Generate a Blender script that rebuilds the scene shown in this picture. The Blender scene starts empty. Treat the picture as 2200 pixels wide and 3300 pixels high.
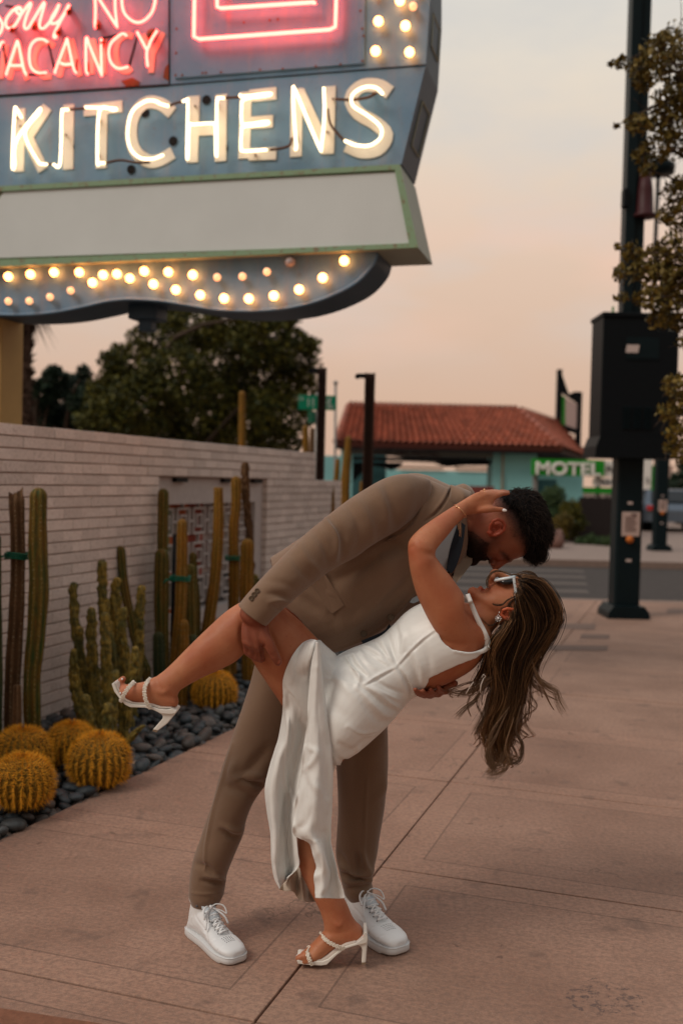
import bpy, bmesh, math, random
import numpy as np
from mathutils import Vector, Matrix, noise as mnoise
R = math.radians
rng = np.random.default_rng(7); random.seed(7)
SC = bpy.context.scene; COL = SC.collection
# ---------------------------------------------------------------- camera
FPX = 3300.0
CAM = np.array([0.0, 0.0, 1.46])
TH, RO = R(1.77), R(1.38)
_r0 = np.array([1., 0, 0]); FW = np.array([0, math.cos(TH), -math.sin(TH)]); _u0 = np.array([0, math.sin(TH), math.cos(TH)])
RT = math.cos(RO)*_r0 + math.sin(RO)*_u0
UP = -math.sin(RO)*_r0 + math.cos(RO)*_u0
def ray(u, v): return FW + RT*((u-1100)/FPX) + UP*((1650-v)/FPX)
def P(u, v, d): return CAM + ray(u, v)*d
def G(u, v, z=0.0):
    r = ray(u, v); return CAM + r*((z-CAM[2])/r[2])
def onplane(u, v, p0, n):
    r = ray(u, v); return CAM + r*(np.dot(p0-CAM, n)/np.dot(r, n))
def proj(V):
    q = V-CAM; d = q@FW
    return np.stack([1100+FPX*(q@RT)/d, 1650-FPX*(q@UP)/d, d], -1)
cd = bpy.data.cameras.new('camera'); cam = bpy.data.objects.new('camera', cd); COL.objects.link(cam)
cd.sensor_fit = 'VERTICAL'; cd.sensor_height = 36; cd.sensor_width = 24; cd.lens = 36
cd.clip_start = .05; cd.clip_end = 3000
cam.matrix_world = Matrix(((RT[0], UP[0], -FW[0], CAM[0]), (RT[1], UP[1], -FW[1], CAM[1]), (RT[2], UP[2], -FW[2], CAM[2]), (0, 0, 0, 1)))
cd.dof.use_dof = True; cd.dof.focus_distance = 3.05; cd.dof.aperture_fstop = 2.2
SC.camera = cam
def zoom(u0, v0, k): return lambda x, y: (u0+x/k, v0+y/k)
ZA = zoom(750, 1450, 1.4255); ZB = zoom(300, 1850, 1.4255); ZC = zoom(1280, 1480, 3.0154); ZD = zoom(1420, 1780, 3.2667)
ZE = zoom(340, 1900, 2.6133); ZF = zoom(560, 2820, 1.96); ZG = zoom(850, 1950, 1.96); ZH = zoom(500, 1350, 2.4123)
Z1 = zoom(0, 1000, 1.344); ZS = zoom(0, 0, 1.0814); ZN = zoom(0, 0, 2.0907); ZM = zoom(1650, 1400, 2.8509)
def mp(Z, L): return [Z(*p) for p in L]
# ---------------------------------------------------------------- materials
MATS = {}
def nodes(name):
    m = bpy.data.materials.new(name); m.use_nodes = True
    nt = m.node_tree; b = nt.nodes['Principled BSDF']; MATS[name] = m
    return m, nt, b
def L(nt, a, b): nt.links.new(a, b)
def nn(nt, t, **kw):
    n = nt.nodes.new(t)
    for k, v in kw.items():
        if k in n.inputs: n.inputs[k].default_value = v
        else: setattr(n, k, v)
    return n
def mixc(nt, fac, a, b, mode='MIX'):
    n = nt.nodes.new('ShaderNodeMix'); n.data_type = 'RGBA'; n.blend_type = mode
    for s, v in ((n.inputs[0], fac), (n.inputs[6], a), (n.inputs[7], b)):
        if hasattr(v, 'is_output') or isinstance(v, bpy.types.NodeSocket): L(nt, v, s)
        elif isinstance(v, (int, float)): s.default_value = v
        else: s.default_value = (*v, 1)[:4]
    return n.outputs[2]
def ramp(nt, src, stops):
    n = nt.nodes.new('ShaderNodeValToRGB'); L(nt, src, n.inputs[0]); e = n.color_ramp.elements
    while len(e) < len(stops): e.new(.5)
    for k, (p, c) in enumerate(stops):
        e[k].position = p; e[k].color = (*c, 1) if not isinstance(c, (int, float)) else (c, c, c, 1)
    return n.outputs[0]
def math_(nt, op, a, b=None, c=None):
    n = nt.nodes.new('ShaderNodeMath'); n.operation = op
    for i, v in enumerate((a, b, c)):
        if v is None: continue
        if isinstance(v, (int, float)): n.inputs[i].default_value = v
        else: L(nt, v, n.inputs[i])
    return n.outputs[0]
def noise_(nt, scale, detail=4, rough=.55, vec=None, stretch=None):
    n = nn(nt, 'ShaderNodeTexNoise', Scale=scale, Detail=detail, Roughness=rough)
    tc = nt.nodes.new('ShaderNodeTexCoord').outputs['Object'] if vec is None else vec
    if stretch:
        mpn = nt.nodes.new('ShaderNodeMapping'); mpn.inputs['Scale'].default_value = stretch; L(nt, tc, mpn.inputs[0]); tc = mpn.outputs[0]
    L(nt, tc, n.inputs['Vector']); return n.outputs['Fac']
def bump(nt, b, h, strength=.3, dist=.01, prev=None):
    n = nn(nt, 'ShaderNodeBump', Strength=strength, Distance=dist); L(nt, h, n.inputs['Height'])
    if prev: L(nt, prev, n.inputs['Normal'])
    L(nt, n.outputs[0], b.inputs['Normal']); return n.outputs[0]
def simple(name, col, rough=.6, metal=0, var=.25, scale=30, bstr=0, bdist=.002, bscale=None, spec=.25, stretch=None, vcol=False, emit=None, es=0, coat=0, sub=0):
    m, nt, b = nodes(name)
    c = col
    if vcol:
        a = nn(nt, 'ShaderNodeVertexColor', layer_name='Col'); c = mixc(nt, 1.0, a.outputs[0], col, 'MULTIPLY')
    if var:
        f = noise_(nt, scale, stretch=stretch); g = math_(nt, 'MULTIPLY_ADD', f, var*2, 1-var)
        n = nt.nodes.new('ShaderNodeMix'); n.data_type = 'RGBA'; n.blend_type = 'MULTIPLY'; n.inputs[0].default_value = 1
        if vcol: L(nt, c, n.inputs[6])
        else: n.inputs[6].default_value = (*col, 1)
        cc = nt.nodes.new('ShaderNodeCombineColor')
        for i in range(3): L(nt, g, cc.inputs[i])
        L(nt, cc.outputs[0], n.inputs[7]); L(nt, n.outputs[2], b.inputs['Base Color'])
    elif vcol: L(nt, c, b.inputs['Base Color'])
    else: b.inputs['Base Color'].default_value = (*col, 1)
    b.inputs['Roughness'].default_value = rough; b.inputs['Metallic'].default_value = metal
    b.inputs['Specular IOR Level'].default_value = spec
    if coat: b.inputs['Coat Weight'].default_value = coat
    if sub:
        b.inputs['Subsurface Weight'].default_value = sub; b.inputs['Subsurface Radius'].default_value = (.9, .35, .2); b.inputs['Subsurface Scale'].default_value = .008
    if emit: b.inputs['Emission Color'].default_value = (*emit, 1); b.inputs['Emission Strength'].default_value = es
    if bstr: bump(nt, b, noise_(nt, bscale or scale*4, stretch=stretch), bstr, bdist)
    return m
# ---------------------------------------------------------------- object helpers
def tag(o, label=None, cat=None, group=None, kind=None):
    if label: o['label'] = label
    if cat: o['category'] = cat
    if group: o['group'] = group
    if kind: o['kind'] = kind
    return o
def empty(name, label, cat, group=None):
    o = bpy.data.objects.new(name, None); COL.objects.link(o); o.empty_display_size = .1
    return tag(o, label, cat, group)
def link(name, me, mat, parent=None, smooth=True):
    o = bpy.data.objects.new(name, me); COL.objects.link(o)
    for m in (mat if isinstance(mat, (list, tuple)) else [mat]):
        if m: me.materials.append(m)
    if smooth: me.shade_smooth()
    if parent: o.parent = parent
    return o
class MB:
    """collects shapes into one mesh"""
    def __init__(s): s.V = []; s.F = []; s.n = 0; s.C = []; s.M = []
    def add(s, V, F, col=None, mi=0):
        V = np.asarray(V, float); s.V.append(V); k = s.n
        s.F += [tuple(i+k for i in f) for f in F]; s.n += len(V); s.M += [mi]*len(F)
        s.C.append(np.tile(np.array(col if col is not None else (1, 1, 1), float), (len(V), 1)) if col is None or np.ndim(col) == 1 else np.asarray(col))
        return s
    def mesh(s, name='m', colors=False):
        me = bpy.data.meshes.new(name); V = np.concatenate(s.V)
        me.from_pydata(V.tolist(), [], s.F); 
        me.polygons.foreach_set('material_index', s.M)
        if colors:
            a = me.color_attributes.new('Col', 'FLOAT_COLOR', 'POINT'); C = np.concatenate(s.C)
            a.data.foreach_set('color', np.concatenate([C, np.ones((len(C), 1))], 1).ravel())
        me.update(); return me
    def build(s, name, mat, parent=None, smooth=True, colors=False):
        return link(name, s.mesh(name, colors), mat, parent, smooth)
    # shapes
    def hexa(s, c, ax, ay, az, **k):
        """box: centre c, half-axis vectors"""
        c, ax, ay, az = map(np.asarray, (c, ax, ay, az))
        V = [c+sx*ax+sy*ay+sz*az for sz in (-1, 1) for sy in (-1, 1) for sx in (-1, 1)]
        return s.add(V, [(0, 2, 3, 1), (4, 5, 7, 6), (0, 1, 5, 4), (2, 6, 7, 3), (0, 4, 6, 2), (1, 3, 7, 5)], **k)
    def box(s, x0, x1, y0, y1, z0, z1, **k):
        return s.hexa(((x0+x1)/2, (y0+y1)/2, (z0+z1)/2), ((x1-x0)/2, 0, 0), (0, (y1-y0)/2, 0), (0, 0, (z1-z0)/2), **k)
    def bbox(s, c, ax, ay, az, bev, **k):
        """box with chamfered edges"""
        c, ax, ay, az = map(lambda q: np.asarray(q, float), (c, ax, ay, az))
        bm = bmesh.new(); bmesh.ops.create_cube(bm, size=2)
        l = [np.linalg.norm(a) for a in (ax, ay, az)]
        for v in bm.verts: v.co = Vector((v.co.x*l[0], v.co.y*l[1], v.co.z*l[2]))
        bmesh.ops.bevel(bm, geom=bm.edges[:], offset=min(bev, min(l)*.95), segments=2, affect='EDGES', profile=.5)
        M = np.stack([ax/l[0], ay/l[1], az/l[2]])
        V = np.array([v.co[:] for v in bm.verts])@M+c; F = [[v.index for v in f.verts] for f in bm.faces]; bm.free()
        return s.add(V, F, **k)
    def tube(s, pts, rad, n=6, caps=True, col=None, mi=0, flat=1.0):
        pts = np.asarray(pts, float); m = len(pts); rad = np.broadcast_to(rad, (m,))
        T = np.gradient(pts, axis=0); T /= np.linalg.norm(T, axis=1)[:, None]+1e-12
        a = np.array([0, 0, 1.]) if abs(T[0][2]) < .9 else np.array([1., 0, 0])
        N = np.cross(T[0], a); N /= np.linalg.norm(N); V = []
        for i in range(m):
            N = N-T[i]*np.dot(N, T[i]); N /= np.linalg.norm(N)+1e-12; B = np.cross(T[i], N)
            for j in range(n):
                t = 2*math.pi*j/n; V.append(pts[i]+rad[i]*(N*math.cos(t)+B*math.sin(t)*flat))
        F = [(i*n+j, i*n+(j+1) % n, (i+1)*n+(j+1) % n, (i+1)*n+j) for i in range(m-1) for j in range(n)]
        if caps: F += [tuple(range(n))[::-1], tuple((m-1)*n+j for j in range(n))]
        if col is not None and np.ndim(col) == 2: col = np.repeat(col, n, 0)
        return s.add(V, F, col=col, mi=mi)
    def ball(s, c, r, nu=8, nv=6, **k):
        """ellipsoid; r scalar, triple, or 3 axis vectors"""
        c = np.asarray(c, float); A = np.eye(3)*r if np.ndim(r) < 2 else np.asarray(r)
        if np.ndim(r) == 1: A = np.diag(r)
        V = [c+A[2]]+[c+math.sin(math.pi*i/nv)*(math.cos(2*math.pi*j/nu)*A[0]+math.sin(2*math.pi*j/nu)*A[1])+math.cos(math.pi*i/nv)*A[2] for i in range(1, nv) for j in range(nu)]+[c-A[2]]
        F = [(0, 1+j, 1+(j+1) % nu) for j in range(nu)]
        F += [(1+i*nu+j, 1+(i+1)*nu+j, 1+(i+1)*nu+(j+1) % nu, 1+i*nu+(j+1) % nu) for i in range(nv-2) for j in range(nu)]
        e = len(V)-1; b = 1+(nv-2)*nu; F += [(e, b+(j+1) % nu, b+j) for j in range(nu)]
        return s.add(V, F, **k)
    def prism(s, poly, off, **k):
        """closed polygon (3D pts) extruded by vector off"""
        poly = np.asarray(poly, float); n = len(poly); off = np.asarray(off, float)
        nrm = sum(np.cross(poly[i]-poly[0], poly[(i+1) % n]-poly[0]) for i in range(n))
        if np.dot(nrm, off) > 0: poly = poly[::-1]
        return s.add(np.concatenate([poly, poly+off]), [tuple(range(n)), tuple(range(n, 2*n))[::-1]]+[((i+1) % n, i, n+i, n+(i+1) % n) for i in range(n)], **k)
    def ppx(s, poly_px, d, th, **k):
        """polygon in px at distance d, thickness th away from the camera"""
        return s.prism([P(u, v, d) for u, v in poly_px], FW*th, **k)
    def lathe(s, base, prof, n=16, ax=(0, 0, 1), **k):
        """prof: list (radius, height)"""
        ax = np.asarray(ax, float); a = np.cross(ax, (1, 0, 0.01)); a /= np.linalg.norm(a); b = np.cross(ax, a)
        V = [np.asarray(base)+ax*h+r*(a*math.cos(2*math.pi*j/n)+b*math.sin(2*math.pi*j/n)) for r, h in prof for j in range(n)]
        m = len(prof); F = [(i*n+j, i*n+(j+1) % n, (i+1)*n+(j+1) % n, (i+1)*n+j) for i in range(m-1) for j in range(n)]
        F += [tuple(range(n))[::-1], tuple((m-1)*n+j for j in range(n))]
        return s.add(V, F, **k)
def cr(Q, n):
    """Catmull-Rom resample of an (m,k) array to n rows"""
    Q = np.asarray(Q, float); m = len(Q)
    if m == 2:
        t = np.linspace(0, 1, n)[:, None]; return Q[0]*(1-t)+Q[1]*t
    E = np.vstack([2*Q[0]-Q[1], Q, 2*Q[-1]-Q[-2]]); out = []
    for t in np.linspace(0, m-1-1e-9, n):
        i = int(t); f = t-i; a, b, c, d = E[i:i+4]
        out.append(.5*((2*b)+(-a+c)*f+(2*a-5*b+4*c-d)*f*f+(-a+3*b-3*c+d)*f**3))
    return np.array(out)
def loft(mb, st, n=None, k=28, scale=1.0, dscale=None, sq=1.0, cap0=True, cap1=True, dd=0):
    """st rows: ((uL,vL),(uR,vR),depth,thickness). Elliptic rings whose outline in the picture runs from L to R."""
    Q = cr([[a[0], a[1], b[0], b[1], d, t] for a, b, d, t in st], n or 6*len(st))
    rings = []
    ds = dscale or scale
    def ring(q, s=1.0, shift=0):
        c = P((q[0]+q[2])/2, (q[1]+q[3])/2, q[4]+dd); a = (P(q[2], q[3], q[4]+dd)-P(q[0], q[1], q[4]+dd))/2*scale; b = FW*q[5]/2*ds
        t = np.linspace(0, 2*math.pi, k, endpoint=False); cs, sn = np.cos(t), np.sin(t)
        x = np.sign(cs)*np.abs(cs)**sq; y = np.sign(sn)*np.abs(sn)**sq
        return c+shift+s*(x[:, None]*a+y[:, None]*b), c, a
    def axis(i, j):
        c1 = ring(Q[i])[1]; c2 = ring(Q[j])[1]; v = c1-c2; return v/(np.linalg.norm(v)+1e-9)
    def rad(q): return min(np.linalg.norm(ring(q)[2]), q[5]/2*ds)
    if cap0:
        ax = axis(0, 1); r = rad(Q[0])*.8
        for t in (85, 60, 35): rings.append(ring(Q[0], math.cos(R(t)), ax*r*math.sin(R(t)))[0])
    for q in Q: rings.append(ring(q)[0])
    if cap1:
        ax = axis(-1, -2); r = rad(Q[-1])*.8
        for t in (35, 60, 85): rings.append(ring(Q[-1], math.cos(R(t)), ax*r*math.sin(R(t)))[0])
    m = len(rings); V = np.concatenate(rings)
    F = [(i*k+j, i*k+(j+1) % k, (i+1)*k+(j+1) % k, (i+1)*k+j) for i in range(m-1) for j in range(k)]
    if cap0 is not None: F.append(tuple(range(k))[::-1])
    if cap1 is not None: F.append(tuple((m-1)*k+j for j in range(k)))
    mb.add(V, F); return mb
def chain(mb, pts, n=None, k=10):
    """pts rows: ((u,v),depth,radius m): rounded finger-like tube"""
    Q = cr([[p[0], p[1], d, r] for p, d, r in pts], n or 5*len(pts))
    X = np.array([P(q[0], q[1], q[2]) for q in Q]); r = np.abs(Q[:, 3])
    mb.tube(X, r, n=k); mb.ball(X[0], r[0], 10, 8); mb.ball(X[-1], r[-1], 10, 8); return mb
def remesh(mb, voxel=.004, smooth=4, lam=.5):
    me = mb.mesh('tmp'); bm = bmesh.new(); bm.from_mesh(me); bmesh.ops.recalc_face_normals(bm, faces=bm.faces[:]); bm.to_mesh(me); bm.free()
    o = bpy.data.objects.new('tmp', me); COL.objects.link(o)
    md = o.modifiers.new('r', 'REMESH'); md.mode = 'VOXEL'; md.voxel_size = voxel; md.adaptivity = 0
    bpy.context.view_layer.update()
    ev = o.evaluated_get(bpy.context.evaluated_depsgraph_get()); m2 = bpy.data.meshes.new_from_object(ev)
    bpy.data.objects.remove(o); bpy.data.meshes.remove(me)
    lap(m2, smooth, lam); return m2
def getV(me):
    V = np.empty(len(me.vertices)*3); me.vertices.foreach_get('co', V); return V.reshape(-1, 3)
def setV(me, V): me.vertices.foreach_set('co', np.ascontiguousarray(V).ravel()); me.update()
def getN(me):
    N = np.empty(len(me.vertices)*3); me.vertex_normals.foreach_get('vector', N); return N.reshape(-1, 3)
def lap(me, it=4, lam=.5, mask=None):
    if not it: return
    V = getV(me); E = np.empty(len(me.edges)*2, int); me.edges.foreach_get('vertices', E); a, b = E[::2], E[1::2]; n = len(V)
    deg = np.bincount(a, minlength=n)+np.bincount(b, minlength=n)
    for _ in range(it):
        S = np.stack([np.bincount(a, V[b, i], n)+np.bincount(b, V[a, i], n) for i in range(3)], 1)/np.maximum(deg, 1)[:, None]
        D = (S-V)*lam
        if mask is not None: D *= mask[:, None]
        V = V+D
    setV(me, V)
def pdist(q, pts):
    """distance of px points q (n,2) to polyline; returns dist and param 0..1"""
    pts = np.asarray(pts, float); best = np.full(len(q), 1e9); par = np.zeros(len(q))
    seg = np.linalg.norm(np.diff(pts, axis=0), axis=1); cum = np.concatenate([[0], np.cumsum(seg)]); tot = cum[-1]
    for i in range(len(pts)-1):
        a, b = pts[i], pts[i+1]; ab = b-a; t = np.clip(((q-a)@ab)/(ab@ab+1e-9), 0, 1)
        d = np.linalg.norm(q-(a+t[:, None]*ab), axis=1); m = d < best; best[m] = d[m]; par[m] = (cum[i]+t[m]*seg[i])/tot
    return best, par
def strokes(me, items, Z=None, gain=1.0):
    """items: (pts, width_px, amp_m[, taper]) - real grooves (amp<0) and ridges (amp>0) on the side facing the lens"""
    for it in items:
        pts, w, amp = it[:3]; tp = it[3] if len(it) > 3 else 1
        pts = mp(Z, pts) if Z else pts
        if len(pts) > 2: pts = cr(pts, 6*len(pts))
        V = getV(me); N = getN(me); q = proj(V); d, t = pdist(q[:, :2], pts)
        view = V-CAM; view /= np.linalg.norm(view, axis=1)[:, None]; face = np.clip(-(N*view).sum(1)*2.5, 0, 1)
        g = np.exp(-(d/w)**2)*face
        if tp: g *= np.sin(np.pi*np.clip(t*.9+.05, 0, 1))**.5
        setV(me, V+N*(amp*gain*g)[:, None])
def wrinkle(me, amp, sc, ridged=False, seed=0, poly=None):
    """soft cloth undulation as real relief"""
    V = getV(me); N = getN(me); sc = np.asarray(sc, float); h = np.array([mnoise.noise(Vector(v*sc+seed))+.5*mnoise.noise(Vector(v*sc*2.1+seed+9)) for v in V])
    if ridged: h = 1-np.abs(h)*3
    w = 1.0 if poly is None else softpoly(proj(V)[:, :2], poly, 40)
    setV(me, V+N*(h*amp*w)[:, None])
def inpoly(q, poly):
    x, y = q[:, 0], q[:, 1]; ins = np.zeros(len(q), bool); n = len(poly)
    for i in range(n):
        x1, y1 = poly[i]; x2, y2 = poly[(i+1) % n]
        c = ((y1 > y) != (y2 > y)) & (x < (x2-x1)*(y-y1)/(y2-y1+1e-12)+x1); ins ^= c
    return ins
def softpoly(q, poly, w):
    """1 inside, falls to 0 over w px outside"""
    ins = inpoly(q, poly); d, _ = pdist(q, list(poly)+[poly[0]])
    return np.where(ins, .5+np.clip(d/w, 0, 1)*.5, .5-np.clip(d/w, 0, 1)*.5)
def cutpoly(me, polys, keep=False, front=False):
    """remove the faces whose centre falls in the picture polygons"""
    bm = bmesh.new(); bm.from_mesh(me); bm.faces.ensure_lookup_table()
    c = np.array([f.calc_center_median()[:] for f in bm.faces]); q = proj(c)[:, :2]; m = np.zeros(len(q), bool)
    for p in polys: m |= inpoly(q, p)
    if keep: m = ~m
    bmesh.ops.delete(bm, geom=[bm.faces[i] for i in np.nonzero(m)[0]], context='FACES')
    for _ in range(6):
        new = {}
        for v in bm.verts:
            be = [e.other_vert(v).co for e in v.link_edges if e.is_boundary]
            if len(be) == 2: new[v] = v.co*.4+(be[0]+be[1])*.3
        for v, co in new.items(): v.co = co
    bm.to_mesh(me); bm.free(); me.update(); return me
def solid(o, th, off=-1):
    md = o.modifiers.new('thick', 'SOLIDIFY'); md.thickness = th; md.offset = off
from mathutils.bvhtree import BVHTree
def bvh(me):
    return BVHTree.FromPolygons(getV(me).tolist(), [list(p.vertices) for p in me.polygons])
def hitd(trees, u, v, default=None):
    """distance (along the axis) of the first surface met at a picture point"""
    r = ray(u, v); l = np.linalg.norm(r); best = None
    for t in trees:
        h = t.ray_cast(Vector(CAM), Vector(r/l))
        if h[0] is not None:
            d = h[3]/l
            if best is None or d < best: best = d
    return default if best is None else best
def setcol(me, C):
    a = me.color_attributes.get('Col') or me.color_attributes.new('Col', 'FLOAT_COLOR', 'POINT')
    a.data.foreach_set('color', np.concatenate([C, np.ones((len(C), 1))], 1).ravel())
def text(name, s, mat, origin, ax, az, size, th=.004, parent=None, align='LEFT', mi=None, sx=1.0):
    cu = bpy.data.curves.new(name, 'FONT'); cu.body = s; cu.size = size; cu.align_x = align; cu.extrude = th/2; cu.resolution_u = 3
    o = bpy.data.objects.new(name, cu); COL.objects.link(o); bpy.context.view_layer.update()
    me = bpy.data.meshes.new_from_object(o.evaluated_get(bpy.context.evaluated_depsgraph_get())); bpy.data.objects.remove(o)
    V = getV(me); ax = np.asarray(ax, float); az = np.asarray(az, float); ny = np.cross(ax, az)
    W = np.asarray(origin)+V[:, :1]*ax*sx+V[:, 1:2]*az+V[:, 2:]*ny*1.0
    setV(me, W); return link(name, me, mat, parent, smooth=False)
# ================================================================ materials of the place
simple('pavement_dark', (.05, .045, .045), .9)
m, nt, b = nodes('concrete')
gx, gy = math.sin(R(18.6)), math.cos(R(18.6))
WD = np.array([gx, gy, 0]); WP = np.array([gy, -gx, 0])          # along the kerbless walk / across it
J0 = G(1225, 2793)                                               # a crossing of two joints
tc = nt.nodes.new('ShaderNodeTexCoord').outputs['Object']
def dotn(nt, v, vec, off):
    d = nt.nodes.new('ShaderNodeVectorMath'); d.operation = 'DOT_PRODUCT'; L(nt, v, d.inputs[0]); d.inputs[1].default_value = tuple(vec)
    return math_(nt, 'SUBTRACT', d.outputs['Value'], off)
la = dotn(nt, tc, WD, float(J0@WD)); lx = dotn(nt, tc, WP, float(J0@WP))
SLAB_A, SLAB_X = 1.19, 1.62
def jdist(nt, x, per):
    a = math_(nt, 'DIVIDE', x, per); f = math_(nt, 'FRACT', math_(nt, 'ADD', a, .5)); return math_(nt, 'MULTIPLY', math_(nt, 'ABSOLUTE', math_(nt, 'SUBTRACT', f, .5)), per)
da, dx = jdist(nt, la, SLAB_A), jdist(nt, lx, SLAB_X)
dm = math_(nt, 'MINIMUM', da, dx)
band = math_(nt, 'LESS_THAN', dm, .135)                            # tooled smooth border of each slab
tool = math_(nt, 'LESS_THAN', math_(nt, 'ABSOLUTE', math_(nt, 'SUBTRACT', dm, .135)), .0035)
ia = math_(nt, 'FLOOR', math_(nt, 'DIVIDE', la, SLAB_A)); ix = math_(nt, 'FLOOR', math_(nt, 'DIVIDE', lx, SLAB_X))
wn = nt.nodes.new('ShaderNodeTexWhiteNoise'); cb = nt.nodes.new('ShaderNodeCombineXYZ'); L(nt, ia, cb.inputs[0]); L(nt, ix, cb.inputs[1]); L(nt, cb.outputs[0], wn.inputs['Vector'])
big = noise_(nt, 1.3, 6, .6); fine = noise_(nt, 55, 5, .7); spots = noise_(nt, 5.5, 3, .5)
rot = nt.nodes.new('ShaderNodeVectorRotate'); rot.rotation_type = 'Z_AXIS'; rot.inputs['Angle'].default_value = R(18.6); L(nt, tc, rot.inputs[0])
broom = noise_(nt, 1, 3, .6, vec=rot.outputs[0], stretch=(6, 190, 1))
c0 = ramp(nt, big, [(.3, (.26, .145, .100)), (.5, (.37, .218, .155)), (.72, (.48, .295, .215))])
c1 = mixc(nt, math_(nt, 'MULTIPLY', wn.outputs[0], .45), c0, (.22, .125, .088))
c2 = mixc(nt, math_(nt, 'MULTIPLY', band, .32), c1, (.46, .27, .19))
c3 = mixc(nt, ramp(nt, fine, [(.38, .5), (.6, 0)]), c2, (.13, .085, .07))
c4 = mixc(nt, ramp(nt, spots, [(.62, 0), (.69, .42)]), c3, (.115, .075, .062))
c4 = mixc(nt, math_(nt, 'MULTIPLY', ramp(nt, broom, [(.38, 1), (.62, 0)]), .26), c4, (.12, .08, .065))
c5 = mixc(nt, math_(nt, 'MULTIPLY', tool, .5), c4, (.09, .055, .045))
cracks = nn(nt, 'ShaderNodeTexVoronoi', Scale=1.15); cracks.feature = 'DISTANCE_TO_EDGE'
dn = nn(nt, 'ShaderNodeTexNoise', Scale=5, Detail=5); L(nt, tc, dn.inputs['Vector']); dv = nt.nodes.new('ShaderNodeVectorMath'); dv.operation = 'MULTIPLY_ADD'; L(nt, dn.outputs['Color'], dv.inputs[0]); dv.inputs[1].default_value = (.5, .5, .5); L(nt, tc, dv.inputs[2]); L(nt, dv.outputs[0], cracks.inputs['Vector'])
cm = math_(nt, 'MULTIPLY', math_(nt, 'LESS_THAN', cracks.outputs['Distance'], .0035), math_(nt, 'GREATER_THAN', noise_(nt, 1.1, 2), .56))
c6 = mixc(nt, math_(nt, 'MULTIPLY', cm, .6), c5, (.10, .065, .05))
grit = nn(nt, 'ShaderNodeTexVoronoi', Scale=230); L(nt, tc, grit.inputs['Vector']); c6 = mixc(nt, math_(nt, 'MULTIPLY', math_(nt, 'LESS_THAN', grit.outputs['Distance'], .22), .35), c6, (.50, .40, .33))
gum = nn(nt, 'ShaderNodeTexVoronoi', Scale=3.1); L(nt, dv.outputs[0], gum.inputs['Vector']); c6 = mixc(nt, math_(nt, 'MULTIPLY', math_(nt, 'LESS_THAN', gum.outputs['Distance'], .055), .55), c6, (.08, .05, .04))
stc = G(1955, 3215); sdv = nt.nodes.new('ShaderNodeVectorMath'); sdv.operation = 'DISTANCE'; L(nt, tc, sdv.inputs[0]); sdv.inputs[1].default_value = tuple(stc); sm_ = math_(nt, 'MULTIPLY', math_(nt, 'GREATER_THAN', noise_(nt, 30, 5, .8), .55), math_(nt, 'LESS_THAN', math_(nt, 'ADD', sdv.outputs['Value'], math_(nt, 'MULTIPLY', noise_(nt, 8, 2), .12)), .165))
c6 = mixc(nt, math_(nt, 'MULTIPLY', sm_, .6), c6, (.045, .04, .045))
L(nt, c6, b.inputs['Base Color']); b.inputs['Roughness'].default_value = .82; b.inputs['Specular IOR Level'].default_value = .3
hb = math_(nt, 'ADD', math_(nt, 'MULTIPLY', broom, math_(nt, 'SUBTRACT', 1, math_(nt, 'MULTIPLY', band, .7))), math_(nt, 'MULTIPLY', fine, .6))
bn = bump(nt, b, hb, .35, .003); bump(nt, b, math_(nt, 'MULTIPLY', tool, -1), .6, .004, prev=bn)
simple('asphalt', (.045, .037, .035), .85, var=.35, scale=6, bstr=.4, bdist=.004, bscale=150)
simple('road_paint', (.095, .075, .066), .7, var=.3, scale=12)
simple('far_walk', (.25, .19, .165), .85, var=.2, scale=3)
simple('kerb', (.24, .17, .14), .85, var=.25, scale=8, bstr=.2)
simple('earth', (.12, .085, .065), .95, var=.35, scale=5, bstr=.4, bdist=.01)
simple('joint_dirt', (.075, .055, .045), .95)
# ================================================================ ground
mb = MB(); mb.add([(-900, -300, -.16), (900, -300, -.16), (900, 1500, -.16), (-900, 1500, -.16)], [(0, 1, 2, 3)])
o = mb.build('ground', MATS['earth'], smooth=False); tag(o, kind='structure')
# street level is 0.13 below the walk; the walk is real slabs with gaps
mb = MB(); mb.add([(-60, -8, -.05), (30, -8, -.05), (30, 13.0, -.05), (-60, 13.0, -.05)], [(0, 1, 2, 3)])
tag(mb.build('joint_bed', MATS['joint_dirt'], smooth=False), kind='structure')
mb = MB()
e0, e1 = G(0, 2706), G(758, 2345); ED = (e1-e0)/np.linalg.norm(e1-e0)
EDGE_X = lambda a: None
def clip_poly(poly, p, n):
    out = []
    for i in range(len(poly)):
        A, B = poly[i], poly[(i+1) % len(poly)]; da_, db_ = np.dot(A-p, n), np.dot(B-p, n)
        if da_ >= 0: out.append(A)
        if (da_ > 0 > db_) or (da_ < 0 < db_): out.append(A+(B-A)*da_/(da_-db_))
    return out
EN = np.array([ED[1], -ED[0], 0])       # to the right of the bed edge
k0, k1 = G(1500, 1926), G(2200, 1962)   # kerb line of the corner
kn = np.array([0, -1, 0.])
KERB_Y = float(G(1650, 1925)[1])
bmw = bmesh.new()
gap = .0038
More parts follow.
